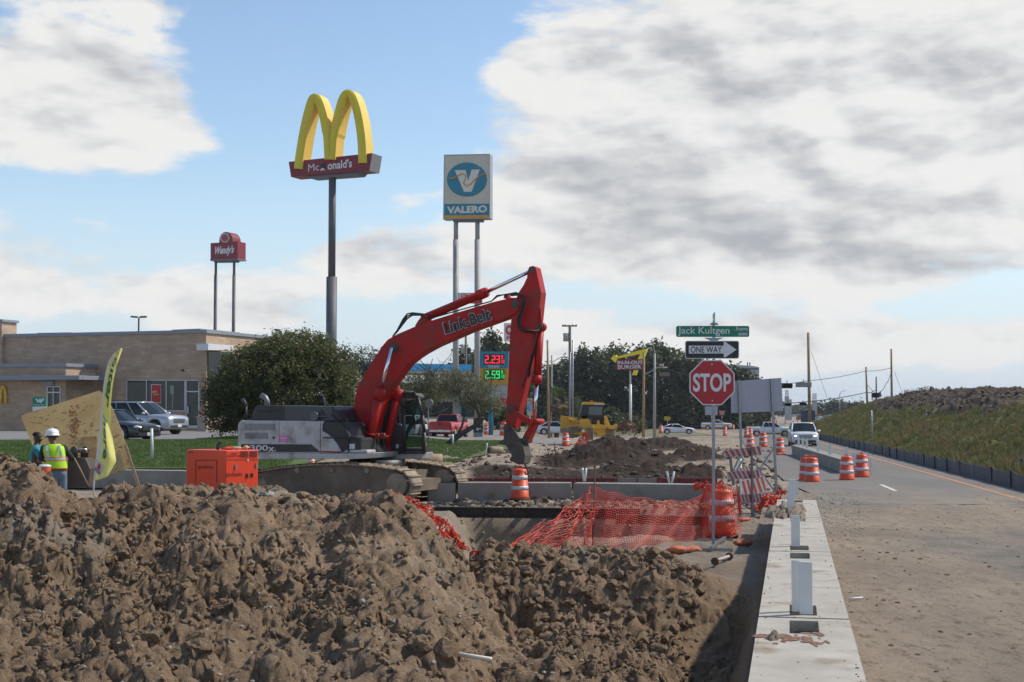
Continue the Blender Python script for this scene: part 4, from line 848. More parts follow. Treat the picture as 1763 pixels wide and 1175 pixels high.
    b = MB(); P.tube(b, [(726, 700, .4), (733, 698, .4), (737, 702, .4), (738, 765, .4), (733, 773, .4), (730, 772, .4)], .018, 0); P.pin(b, (738, 695), .12, .38, .44, n=18); P.pin(b, (686, 731), .03, .3, .4); P.tube(b, [(727, 716, .45), (721, 745, .5), (728, 771, .45)], .012, .45); b.build('cab_mirror', mat('mirror_grey', (.14, .15, .16), rough=.2), t)
excavator()
# ------------------------------------------------------------------ drums
drum(895, 861, 'lone orange and white drum standing right under the excavator bucket', h=58, d=37.0); 
drum(1243, 924, 'large near orange drum wrapped in the plastic net behind the sign post', h=88, d=27.2)
drum(1388, 828, 'left, partly hidden drum of the pair left of the far barrier end', 'pair of drums left of the far barrier end', h=46)
drum(1398, 830, 'right, front drum of the pair left of the far barrier end', 'pair of drums left of the far barrier end', h=48)
drum(1458, 827, 'left drum of the pair at the near end of the far barrier', 'pair of drums at the far barrier end', h=47)
drum(1484, 822, 'right drum of the pair at the far barrier end, in front of the white board', 'pair of drums at the far barrier end', h=45)
for i, (u, v, h, l_) in enumerate(((1343, 780, 29, 'drum right of the right sign leg, nearest to the white car'), (1314, 770, 28, 'drum between the two legs of the grey sign'), (1292, 773, 27, 'drum just above the top rail of the striped barricade'), (1285, 752, 17, 'small far drum left of the white pickup tail'), (1292, 749, 15, 'small far drum in front of the white pickup tail'),
        (1248, 749, 13, 'tiny far drum standing alone on brown dirt right of the stop sign post'), (974, 770, 25, 'drum standing alone left of the dozer'), (1042, 771, 20, 'drum half sunk behind the dark soil behind the dozer'), (1138, 745, 15, 'drum directly behind the tail of the white coupe'),
        (932, 746, 20, 'left drum of three standing by the wooden pole'), (942, 746, 19, 'middle drum of three by the wooden pole, slightly behind'), (950, 743, 19, 'right drum of three by the wooden pole, farthest away'), (838, 754, 20, 'drum right of the leaning tree trunk beside the small drive through sign'), (867, 756, 26, 'drum half hidden behind the excavator bucket')) ):
    drum(u, v, l_, h=h)
drum(536, 811, 'drum on the lawn, seen in the gap between excavator deck and track', h=26, d=43.5)
drum(1299, 878, 'drum lying low and half hidden behind the striped barricade', h=30, d=33.5)
# ------------------------------------------------------------------ stop sign assembly
GALV = mat('galvanised_steel', (.34, .36, .38), (.26, .27, .29), 6, .45, .7); SRED = mat('sign_red', (.42, .012, .02), (.36, .012, .02), 2, .4); SWH = mat('sign_white', (.66, .68, .70), (.60, .62, .63), 3, .45); SBLK = mat('sign_black', (.012, .012, .014), rough=.4); SGRN = mat('sign_green', (.0, .20, .11), (.0, .17, .095), 2, .4); ALU = mat('sign_aluminium', (.40, .42, .46), (.35, .365, .40), 3, .6, .2)
def rrect(u0, v0, u1, v1, r, n=4):
    pts = []
    for cx, cy, a0 in ((u1 - r, v0 + r, -90), (u1 - r, v1 - r, 0), (u0 + r, v1 - r, 90), (u0 + r, v0 + r, 180)):
        for i in range(n + 1): a = rad(a0 + 90 * i / n); pts.append((cx + r * math.cos(a), cy + r * math.sin(a)))
    return pts
def perf_post(mb, a, b, w=.05):
    a = Vector(a); b = Vector(b); d = b - a; L_ = d.length; q = d.to_track_quat('Z', 'Y'); R = q.to_matrix()
    mb.box((a + b) / 2, (w, w, L_), rot=q.to_euler(), mi=0)
    k = int(L_ / .05)
    for i in range(k):
        c = a + d * ((i + .5) / k); 
        for s_ in (-1, 1): mb.box(c + R @ Vector((0, s_ * w * .5, 0)), (.014, .004, .014), rot=q.to_euler(), mi=1)
def stop_sign():
    d = 24.8; base = W(1228, 948, d); base.z = 0; t = thing('road_sign', 'red octagonal stop sign under a one way plate and green street name blade', 'road sign', base)
    b = MB(); perf_post(b, (base.x, d, .02), W(1229, 588, d)); b.box(W(1229, 574, d), (.05, .03, .36)); b.build('sign_post', [GALV, SBLK], t)
    b = MB(); b.px([(1212, 582), (1246, 582), (1236, 586), (1233, 593), (1226, 593), (1222, 586)], d, .06); b.px([(1222, 560), (1237, 560), (1234, 556), (1225, 556)], d, .05); b.build('blade_bracket', GALV, t)
    c = W(1226, 659, d - .045); X = Vector((1, 0, 0)); Zv = Vector((0, 0, 1))
    def octo(r): return [c + Vector((r / math.cos(rad(22.5)) * math.cos(rad(22.5 + 45 * k)), 0, r / math.cos(rad(22.5)) * math.sin(rad(22.5 + 45 * k)))) for k in range(8)]
    b = MB(); b.prism(octo(.41), (0, .004, 0), 0); f = [p + Vector((0, -.002, 0)) for p in octo(.39)]; b.prism(f, (0, .002, 0), 1); text(b, 'STOP', c + Vector((0, -.004, 0)), X, Zv, .69, .335, 0, .025)
    for dz in (.33, -.33): b.cyl(c + Vector((0, -.012, dz)), c + Vector((0, .01, dz)), .012, n=8, mi=0)
    b.build('stop_plate', [SWH, SRED], t)
    b = MB(); dd = d - .045; b.px(rrect(1179.5, 587, 1272.5, 618, 3.5), dd, .004, 0); b.px(rrect(1180.7, 588.2, 1271.3, 616.8, 3), dd - .004, .002, 1)
    b.px([(1186, 595.5), (1246, 595.5), (1246, 589), (1248.5, 588.8), (1268, 602.5), (1249, 615.5), (1246, 615), (1246, 609), (1186, 609)], dd - .007, .002, 0); text(b, 'ONE WAY', W(1216, 602.3, dd - .011), X, Zv, 54 / F * d, 11 / F * d, 1, .012)
    b.build('one_way_plate', [SWH, SBLK], t)
    b = MB(); b.px(rrect(1164, 561.5, 1290, 580.5, 3), d - .02, .006, 0); dd = d - .026; text(b, 'Jack Kultgen', W(1211.5, 571, dd), X, Zv, 89 / F * d, 15.5 / F * d, 1, .008); text(b, 'Expwy', W(1278, 567, dd), X, Zv, 21 / F * d, 7.5 / F * d, 1, .01); text(b, '600', W(1279, 575.5, dd), X, Zv, 15 / F * d, 5 / F * d, 1, .02); text(b, ',', W(1265, 568.5, dd), X, Zv, .012, .02, 1)
    b.build('street_name_blade', [SGRN, SWH], t)
    b = MB(); p = W(1229, 550, d); b.box(p, (.01, .72, .215), rz=-.10, mi=0); b.box(p + Vector((-.002, 0, 0)), (.01, .60, .05), rz=-.10, mi=1); b.build('cross_street_blade', [mat('sign_green_faded', (.16, .42, .36), rough=.5), SWH], t)
    b = MB(); z = .03
    for (u0, v0, u1, v1) in ((1200, 933, 1262, 933.5), (1208, 949, 1262, 949.5)): p = GP(u0, v0, 0); q = GP(u1, v1, 0); p.z = q.z = z; perf_post(b, p, q)
    p = GP(1224, 951, 0); q = GP(1248, 934, 0); p.z = q.z = z + .052; perf_post(b, p, q); b.build('base_feet', [GALV, SBLK], t)
stop_sign()
def blank_sign():
    d = 39.0; pl = Plane((W(1302, 700, d).x, d, 0), 8); base = W(1303, 850, d); base.z = 0; t = thing('road_sign', 'large blank grey back of a rectangular sign on two braced steel legs', 'road sign', base)
    b = MB(); pl.poly(b, [(1258, 657), (1345, 651), (1348.5, 708), (1259, 711.5)], 0, .015); b.build('sign_panel', [mat('sign_back', (.40, .41, .46), (.37, .375, .42), 14, .85)], t)
    b = MB(); perf_post(b, pl.p(1272, 655, -.04), pl.p(1279, 852, -.04), .06); b.build('sign_leg', [GALV, SBLK], t)
    b = MB(); perf_post(b, pl.p(1328, 652, -.04), pl.p(1337, 852, -.04), .06); b.build('sign_leg', [GALV, SBLK], t)
    b = MB()
    for a, c, o in (((1296, 793), (1336, 850), -.1), ((1333, 770), (1308, 808), .3), ((1276, 780), (1262, 812), .2)): perf_post(b, pl.p(*a, o), pl.p(*c, o), .04)
    p = GP(1300, 853); q = GP(1342, 851); p.z = q.z = .05; perf_post(b, p, q); p = GP(1255, 856); q = GP(1290, 853); p.z = q.z = .05; perf_post(b, p, q); b.build('brace', [GALV, SBLK], t)
blank_sign()
def stripes_rail(mb, pl, q, o, n=9, back=False):
    """q: four corners tl,tr,br,bl in the photo"""
    P4 = [pl.p(*a, o) for a in q]; mb.prism(P4, pl.n * .025, 0)
    for i in range(n):
        s0 = (i + .1) / n; s1 = (i + .6) / n; sh = .55 / n
        def at(s_, k): s_ = min(max(s_, 0.004), .996); a = P4[0].lerp(P4[1], s_); c = P4[3].lerp(P4[2], s_); return a.lerp(c, k) - pl.n * .003
        mb.add([at(s0, .03), at(s1, .03), at(s1 + sh, .97), at(s0 + sh, .97)], [(0, 1, 2, 3)], 1)
def barricade():
    d = 31.5; pl = Plane((W(1290, 800, d).x, d, 0), 18); base = W(1290, 893, d); base.z = 0; t = thing('barricade', 'three rail striped barricade standing by the near orange net, behind the stop sign', 'barricade', base)
    m = [mat('barricade_white', (.42, .42, .43), (.36, .35, .35), 4, .6), mat('barricade_red', (.40, .05, .035), (.34, .05, .04), 4, .55)]
    for q in ([(1245, 776), (1311, 767.5), (1311, 784), (1247, 787.5)], [(1251, 813), (1308, 809), (1308, 824), (1255, 826)], [(1269, 852), (1312, 849), (1312, 866), (1270, 866)]):
        b = MB(); stripes_rail(b, pl, q, 0, 7); b.build('striped_rail', m, t)
    for (a, c, o) in (((1294, 769), (1295.5, 893), -.04), ((1256, 778), (1263, 836), .06), ((1271, 838), (1274, 888), .06)):
        b = MB(); perf_post(b, pl.p(*a, o), pl.p(*c, o), .045); b.build('leg', [mat('leg_steel', (.16, .17, .18), rough=.5, metal=.6), SBLK], t)
    b = MB(); perf_post(b, pl.p(1280, 790, .1), pl.p(1262, 822, .1), .035); perf_post(b, pl.p(1272, 866, .1), pl.p(1318, 890, .1), .035); 
    for (a, c) in (((1270, 893), (1308, 887)), ((1288, 894), (1318, 893))): p = GP(*a); q = GP(*c); p.z = q.z = .03; perf_post(b, p, q, .05)
    b.build('foot', [GALV, SBLK], t)
barricade()
def fallen_barricade():
    d = 35.0; pl = Plane((W(1295, 830, d).x, d, 0), -14); m = [mat('fallen_white', (.70, .70, .70), rough=.55), mat('fallen_orange', (.75, .12, .04), rough=.5)]
    base = W(1295, 855, d); base.z = 0; t = thing('barricade', 'toppled white and orange striped barricade behind the standing one', 'barricade', base)
    for q in ([(1276, 828), (1316, 820), (1320, 846), (1278, 858)], [(1268, 808), (1292, 802), (1296, 815), (1270, 820)]): b = MB(); stripes_rail(b, pl, q, 0, 5); b.build('striped_rail', m, t)
    b = MB(); b.cyl(pl.p(1275, 790, .1), pl.p(1275, 872, .1), .03, n=8); b.box(pl.p(1302, 874, 0), (.3, .3, .04)); b.cyl(pl.p(1302, 874, 0), pl.p(1303, 862, 0), .03, n=8); b.build('frame', WHITE, t)
fallen_barricade()
b = MB(); pl = Plane((W(1475, 800, 53.5).x, 53.5, 0), 0); pl.poly(b, [(1467, 780), (1495, 780), (1496, 800), (1489, 822), (1486, 822), (1487, 803), (1470, 802)], 0, .02); [perf_post(b, pl.p(u, 790, .03), pl.p(u + 2, 822, .03), .03) for u in (1469, 1498)]
b.solo('white_board', [WHITE, SBLK], 'plain white board leaning behind the rightmost pair of drums', 'board')
# ------------------------------------------------------------------ skin-modifier figures
SKIN_D = mat('dark_skin', (.055, .028, .018), (.07, .038, .024), 6, .5); SKIN_T = mat('tan_skin', (.16, .085, .055), rough=.5)
def skinmesh(name, verts, edges, m, parent, sub=2):
    me = bpy.data.meshes.new(name); me.from_pydata([v[0] for v in verts], edges, []); me.materials.append(m)
    o = bpy.data.objects.new(name, me); COL.objects.link(o); o.parent = parent
    sk = o.modifiers.new('skin', 'SKIN'); sk.use_smooth_shade = True
    for i, v in enumerate(verts):
        r = v[1]; r = (r, r) if isinstance(r, (int, float)) else r; me.skin_vertices[0].data[i].radius = r
    me.skin_vertices[0].data[0].use_root = True
    s = o.modifiers.new('sub', 'SUBSURF'); s.levels = sub; s.render_levels = sub; return o
def ringshell(mb, rings, n=20, mi=0):
    rr = []
    for (cx, cy, z, rx, ry) in rings: rr.append([Vector((cx + rx * math.cos(2 * math.pi * i / n), cy + ry * (abs(math.sin(2 * math.pi * i / n)) ** .8) * (1 if math.sin(2 * math.pi * i / n) > 0 else -1), z)) for i in range(n)])
    mb.loft(rr, mi, True, True, False); return mb
def person(loc, rz, label, skin, k, lean, arms, face, extras):
    t = thing('person', label, 'person', loc, rz); lx, ly = lean
    V = [((0, 0, .95), (.15, .11)), ((lx * .4, ly * .4, 1.15), (.14, .10)), ((lx * .8, ly * .8, 1.36), (.17, .11)), ((lx, ly, 1.49), (.075, .07)), ((lx * 1.15, ly * 1.2, 1.55), (.055, .06)),
         ((lx * 1.3, ly * 1.3 + face * .01, 1.60), (.072, .085)), ((lx * 1.35, ly * 1.35, 1.68), (.078, .095)), ((lx * 1.35, ly * 1.35, 1.745), (.055, .07))]
    E = [(i, i + 1) for i in range(7)]
    def chain(start, pts):
        a = start
        for p in pts: V.append(p); E.append((a, len(V) - 1)); a = len(V) - 1
        return a
    hx, hy = lx * 1.35, ly * 1.35
    chain(5, [((hx, hy + .105, 1.615), .014)]); chain(6, [((hx + .085, hy, 1.66), .016)]); chain(6, [((hx - .085, hy, 1.66), .016)]); chain(5, [((hx, hy + .075, 1.56), .03)])
    for s in (-1, 1): chain(0, [((s * .10, 0, .86), (.10, .10)), ((s * .11, .02, .50), .062), ((s * .11, -.01, .10), .045), ((s * .11, .13, .05), (.04, .03))])
    for s, (el, wr) in zip((-1, 1), arms):
        e = chain(2, [((lx + s * .19, ly, 1.42), .062), (el, .046), (wr, .033)]); d = (Vector(wr) - Vector(el)).normalized(); sd = d.cross(Vector((0, 0, 1))).normalized()
        pc = Vector(wr) + d * .06; e2 = chain(e, [(tuple(pc), (.036, .02))])
        for f in range(4): o_ = sd * (.028 - .019 * f); L_ = (.035, .042, .04, .03)[f]; chain(e2, [(tuple(pc + d * .035 + o_), .009), (tuple(pc + d * (.035 + L_) + o_ - Vector((0, 0, .015))), .008)])
        chain(e2, [(tuple(Vector(wr) + d * .05 + sd * .04 - Vector((0, 0, .01))), .010), (tuple(Vector(wr) + d * .085 + sd * .05 - Vector((0, 0, .02))), .008)])
    skinmesh('body', V, E, skin, t); extras(t, lx, ly, arms); return t
def trousers(t, m):
    V = [((0, 0, .96), (.165, .13)), ((0, 0, .88), (.17, .13))]; E = [(0, 1)]
    for s in (-1, 1): i = len(V); V += [((s * .10, 0, .80), (.10, .11)), ((s * .11, .02, .48), .082), ((s * .11, -.01, .10), .07)]; E += [(1, i), (i, i + 1), (i + 1, i + 2)]
    skinmesh('trousers', V, E, m, t)
def shirt(t, m, lx, ly, arms, frac=1.0):
    V = [((0, 0, .93), (.155, .12)), ((lx * .4, ly * .4, 1.15), (.155, .115)), ((lx * .8, ly * .8, 1.36), (.175, .12)), ((lx, ly, 1.47), (.10, .085))]; E = [(0, 1), (1, 2), (2, 3)]
    for s, (el, wr) in zip((-1, 1), arms):
        i = len(V); el = Vector(el); sh = Vector((lx + s * .19, ly, 1.42)); en = sh.lerp(el, frac) if frac <= 1 else el.lerp(Vector(wr), frac - 1)
        V.append((tuple(sh), .075)); E.append((2, i))
        if frac > 1: V.append((tuple(el), .058)); E.append((i, i + 1)); i += 1
        V.append((tuple(en), .052)); E.append((i, i + 1))
    skinmesh('shirt', V, E, m, t)
VEST = mat('vest_yellow_green', (.50, .85, .02), (.42, .78, .02), 5, .6, trans=.15); VORG = mat('vest_orange', (.85, .14, .02), rough=.6); VREF = mat('vest_reflective', (.36, .40, .42), rough=.45)
def ex1(t, lx, ly, arms):
    trousers(t, mat('jeans', (.10, .14, .19), (.15, .19, .24), 9, .9)); shirt(t, mat('black_shirt', (.018, .017, .018), rough=.85), lx, ly, arms, 1.35)
    b = MB(); R = [(0, 0, .97, .195, .150), (lx * .1, ly * .1, 1.05, .193, .148), (lx * .45, ly * .45, 1.2, .196, .148), (lx * .8, ly * .8, 1.36, .215, .150), (lx * .95, ly * .95, 1.45, .20, .135), (lx, ly, 1.505, .11, .10)]
    ringshell(b, R); v = b.build('vest', VEST, t, local=True)
    def band(z0, z1, g, m, nm):
        def at(z): 
            for a, c in zip(R, R[1:]):
                if a[2] <= z <= c[2]: k = (z - a[2]) / (c[2] - a[2]); return tuple(a[i] + (c[i] - a[i]) * k for i in range(5))
        q = MB(); rr = []
        for z in (z0, z1): a = at(z); rr.append((a[0], a[1], z, a[3] + g, a[4] + g))
        ringshell(q, rr); q.build(nm, m, v, local=True)
    band(1.135, 1.225, .003, VORG, 'orange_band'); band(1.155, 1.205, .006, VREF, 'reflective_band'); band(.972, .985, .003, VORG, 'hem')
    b = MB()
    for s in (-1, 1):
        pts = [(s * .115 + lx * .45, -.158 + ly * .45, 1.22), (s * .115 + lx * .8, -.160 + ly * .8, 1.36), (s * .11 + lx, -.115 + ly, 1.475)]
        for a, c in zip(pts, pts[1:]): a = Vector(a); c = Vector(c); w = Vector((.024, 0, 0)); o = Vector((0, -.006, 0)); b.add([a - w + o, a + w + o, c + w + o, c - w + o], [(0, 1, 2, 3)])
    b.build('shoulder_stripe', VREF, v, local=True)
    b = MB(); hx, hy = lx * 1.35, ly * 1.35; b.lathe([(.150, -.012), (.152, 0), (.128, .012), (.124, .05), (.112, .095), (.08, .128), (.03, .142), (0, .144)], (hx, hy + .01, 1.70), 22, 0, True, 1.15); b.tube([(hx, hy - .14, 1.717), (hx, hy - .11, 1.80), (hx, hy, 1.848), (hx, hy + .13, 1.795)], .012, 6)
    ht = b.build('hard_hat', mat('hat_white', (.72, .72, .70), rough=.35), t, local=True)
    b = MB(); b.lathe([(.112, 0), (.118, .02), (.110, .05), (.108, .0)], (hx, hy, 1.645), 18, 0, True, 1.1); b.build('hat_band', mat('hat_strap', (.03, .03, .035), rough=.8), ht, local=True)
def ex2(t, lx, ly, arms):
    trousers(t, mat('dark_trousers', (.03, .03, .035), rough=.9)); shirt(t, mat('cyan_shirt', (.02, .28, .36), (.02, .24, .32), 6, .8), lx, ly, arms, 1.0)
    b = MB(); hx, hy = lx * 1.35, ly * 1.35; b.ell((hx, hy - .022, 1.715), (.080, .088, .062), 16, jit=.04); b.build('hair', mat('short_black_hair', (.012, .009, .008), rough=.9, bump=.5, bsc=80), t, local=True)
pv = W(100, 708, 30.0); p1 = person((pv.x, 30.0, gz(pv.x, 30)), rad(14), 'person seen from behind in a white hard hat and a lime reflective vest over black', SKIN_T, 1, (-.08, .07), (((-.30, .06, 1.18), (-.34, .30, 1.10)), ((.28, .05, 1.17), (.30, .28, 1.12))), 1, ex1)
pv = W(60, 708, 30.4); p2 = person((pv.x, 30.4, gz(pv.x, 30.4)), rad(-78), 'person without a hat in a bright cyan T shirt, shown in profile bending forward', SKIN_D, 1, (.0, .05), (((-.24, .16, 1.20), (-.2, .42, 1.12)), ((.24, .16, 1.18), (.2, .40, 1.08))), 1, ex2)
p1.scale = (1.13, 1.12, 1.0); p2.scale = (1.06, 1.06, 1.0)
# ------------------------------------------------------------------ plywood sheet with prop, steel bucket, cooler, stakes
PLY = mat('plywood', (.56, .38, .16), (.44, .28, .11), 1.3, .85, bump=.3, bsc=12, c3=(.16, .075, .025), sc3=3.4, lo3=.60, hi3=.72, bd=.004)
def plywood():
    pl = Plane((W(125, 700, 30.9).x, 30.9, .2), -4); pl.n = Vector((.10, math.cos(rad(30)), -math.sin(rad(30)))).normalized(); base = W(130, 826, 31.0); base.z = .15; t = thing('plywood_sheet', 'big weathered yellow plywood sheet propped upright behind the two workers', 'plywood', base)
    b = MB(); pl.poly(b, [(36, 717.5), (41, 714), (170, 673), (180, 679), (192, 700), (207, 735), (218, 770), (226, 800), (222, 806), (165, 826), (80, 832), (64, 790), (52, 757)], 0, .022); s = b.build('sheet', PLY, t)
    b = MB(); r = random.Random(5)
    rust = []
    for i in range(90):
        u, v = r.gauss(127, 5), r.gauss(728, 16); w, h = r.uniform(.6, 2.6), r.uniform(.5, 2.4); n = 7; b.poly = None
        pl.poly(b, [(u + w * math.cos(6.28 * k / n) * r.uniform(.6, 1.3), v + h * math.sin(6.28 * k / n) * r.uniform(.6, 1.3)) for k in range(n)], -.002 - i * .00003, -.0005, 0)
    b.build('rust_stain', mat('rust_stain', (.24, .075, .02), (.30, .13, .04), 9, .9), s, kind='stuff')
    b = MB()
    for i in range(130):
        u, v = r.uniform(52, 205), r.uniform(695, 815); a = r.uniform(-.7, .3); L_ = r.uniform(2, 10)
        if v > 717 - (u - 36) * .33 + 6 and u < 190 + (v - 700) * .3 and not (u < 60 and v > 740): pl.poly(b, [(u, v), (u + L_ * math.cos(a), v + L_ * math.sin(a)), (u + L_ * math.cos(a) + .3, v + L_ * math.sin(a) + .6), (u + .2, v + .5)], -.0015 - i * .00002, -.0005, 0)
    b.build('scratches', mat('scratch_dark', (.07, .045, .025), rough=.9), s, kind='stuff')
    b = MB(); pl.poly(b, [(140, 753), (166, 751), (168, 800), (150, 815), (146, 775)], -.02, -.004); b.build('patch_board', mat('plywood_patch', (.40, .24, .09), (.22, .13, .06), 6, .9), s)
    b = MB(); pl.poly(b, [(213, 765), (217, 764), (241, 838), (235, 838)], -.09, -.03); b.build('prop_timber', mat('timber', (.30, .20, .11), (.22, .15, .09), 6, .8), t)
plywood()
def steel_bucket():
    d = 30.6; base = W(142, 835, d); base.z = .1; t = thing('excavator_bucket', 'spare dark steel digging bucket standing on the soil beside the vest wearing worker', 'steel bucket', base)
    m = mat('bucket_steel', (.085, .065, .055), (.12, .095, .08), 3, .55, .4, bump=.2, bsc=12); b = MB()
    b.px([(123, 789), (154, 788), (162, 806), (159, 838), (121, 838)], d, .55); b.build('bucket_shell', m, t, bev=.03)
    for u in (130, 144): q = MB(); q.px([(u - 8, 796), (u - 7, 776), (u - 3, 769), (u + 3, 768.5), (u + 7, 774), (u + 6, 797)], d, .05, off=-.12 if u == 130 else .1); q.cyl(W(u, 777, d - .3), W(u, 777, d + .2), .055, n=14); q.build('mounting_ear', m, t, bev=.01)
    b = MB(); b.cyl(W(124, 776, d), W(150, 776, d), .05, n=12); b.build('mounting_pin', mat('pin_bright', (.35, .30, .26), rough=.4, metal=.7), t)
steel_bucket()
def cooler():
    p = W(77, 826, 28.6); t = thing('water_cooler', 'orange drink cooler with a white lid between the two workers', 'cooler', p); b = MB(); b.lathe([(.10, 0), (.11, .02), (.12, .24), (.12, .26)], p, 20); b.build('cooler_body', mat('cooler_orange', (.70, .13, .03), rough=.45), t)
    b = MB(); b.lathe([(.125, .26), (.125, .29), (.09, .31), (0, .315)], p, 20); b.build('lid', WHITE, t); b = MB(); b.box(p + Vector((0, 0, -.3)), (.4, .4, .58)); b.build('stand', mat('stand_dark', (.05, .045, .04), rough=.8), t)
cooler()
STK = mat('stake_wood', (.34, .24, .14), (.26, .18, .10), 8, .8); RUST = mat('rusty_steel', (.075, .045, .035), (.13, .07, .045), 9, .85)
def stake(a, c, d, r, m, label, group=None, name='stake', off=0.0, cat='stake'):
    A = W(*a, d); B_ = W(*c, d + off); b = MB(); b.tube([A, A.lerp(B_, .5) + Vector((.004, 0, 0)), B_], r, 6); return b.solo(name, m, label, cat, group)
stake((128, 789), (152, 836), 28.2, .014, STK, 'thin pale wooden stake leaning in front of the steel bucket')
stake((261, 738), (262, 790), 48, .05, WHITE, 'white marker post standing on the lawn before the silver car', name='marker_post', cat='post')
stake((1024.5, 802), (1019, 962), 24.6, .014, RUST, 'tall rusty steel stake holding up the middle of the orange net', name='steel_stake')
stake((1005.5, 891), (1007.5, 962), 24.4, .018, STK, 'short wooden stake left of the rusty steel one, behind the net')
stake((954, 762), (959, 803), 52, .022, RUST, 'taller of two thin steel stakes left of the dark soil pile', name='steel_stake')
stake((943.5, 776), (948.5, 803), 52, .022, RUST, 'shorter of two thin steel stakes left of the dark soil pile', name='steel_stake')
stake((1269, 836), (1273, 880), 30, .02, RUST, 'dark steel stake by the left end of the striped barricade', name='steel_stake')
stake((839, 763), (836, 784), 66, .03, WHITE, 'thin white stake beside the cut log left of the bucket')
stake((770, 771), (770, 782), 62, .025, STK, 'thin wooden stake in front of the leaning tree')
stake((733, 762), (732, 782), 62, .03, STK, 'thin stake seen just right of the excavator cab')
stake((779, 748), (780, 765), 68, .06, WHITE, 'white post standing between the red pickup and the leaning trunk', name='marker_post', cat='post')
for i, (a, c, l_) in enumerate((((1002.5, 806), (1005.5, 829), 'left pipe of the left white pair standing on the barrier'), ((1009, 806), (1007, 829), 'right pipe of the left white pair standing on the barrier'), ((1148, 812), (1153.5, 838), 'left pipe of the right white pair standing on the barrier'), ((1160.5, 812), (1155.5, 838), 'right pipe of the right white pair standing on the barrier'))):
    stake(a, c, 38.2, .034, WHITE, l_, 'white pipes standing in pairs', name='white_pipe', cat='pipe')
p = GP(775, 1133, .28); q = GP(846, 1152, .22); p = Vector((W(775, 708, 12.2).x, 12.2, 0)); q = Vector((W(846, 708, 12.0).x, 12.0, 0)); zz = max(gz(p.x, p.y), gz(q.x, q.y)) + .03; p.z = zz + .02; q.z = zz; b = MB(); b.tube([p, q], .02, 7); b.solo('white_stick', mat('pale_pipe', (.62, .56, .46), rough=.6), 'broken length of pale plastic pipe lying on the dug soil at the bottom', 'pipe')
def bolt():
    p = GP(1231, 974, .0); q = GP(1256, 965, .0); p.z = q.z = .07; t = thing('flanged_pipe', 'short pale pipe with dark round flanges lying on the ground by the barrier', 'pipe', (p + q) / 2); b = MB(); b.cyl(p, q, .025, n=10); b.build('pipe', mat('pale_steel', (.42, .38, .32), rough=.6), t)
    d = (q - p).normalized()
    for a in (p, q): b = MB(); b.cyl(a - d * .03, a + d * .03, .062, n=14); b.build('flange', RUST, t)
bolt()
p = GP(1461, 1035, 0); q = GP(1485, 1033, 0); p.z = q.z = .03; b = MB(); b.tube([p, q], .012, 6); b.solo('white_stick', WHITE, 'thin white stick lying on the dirt right of the near barrier', 'stick')
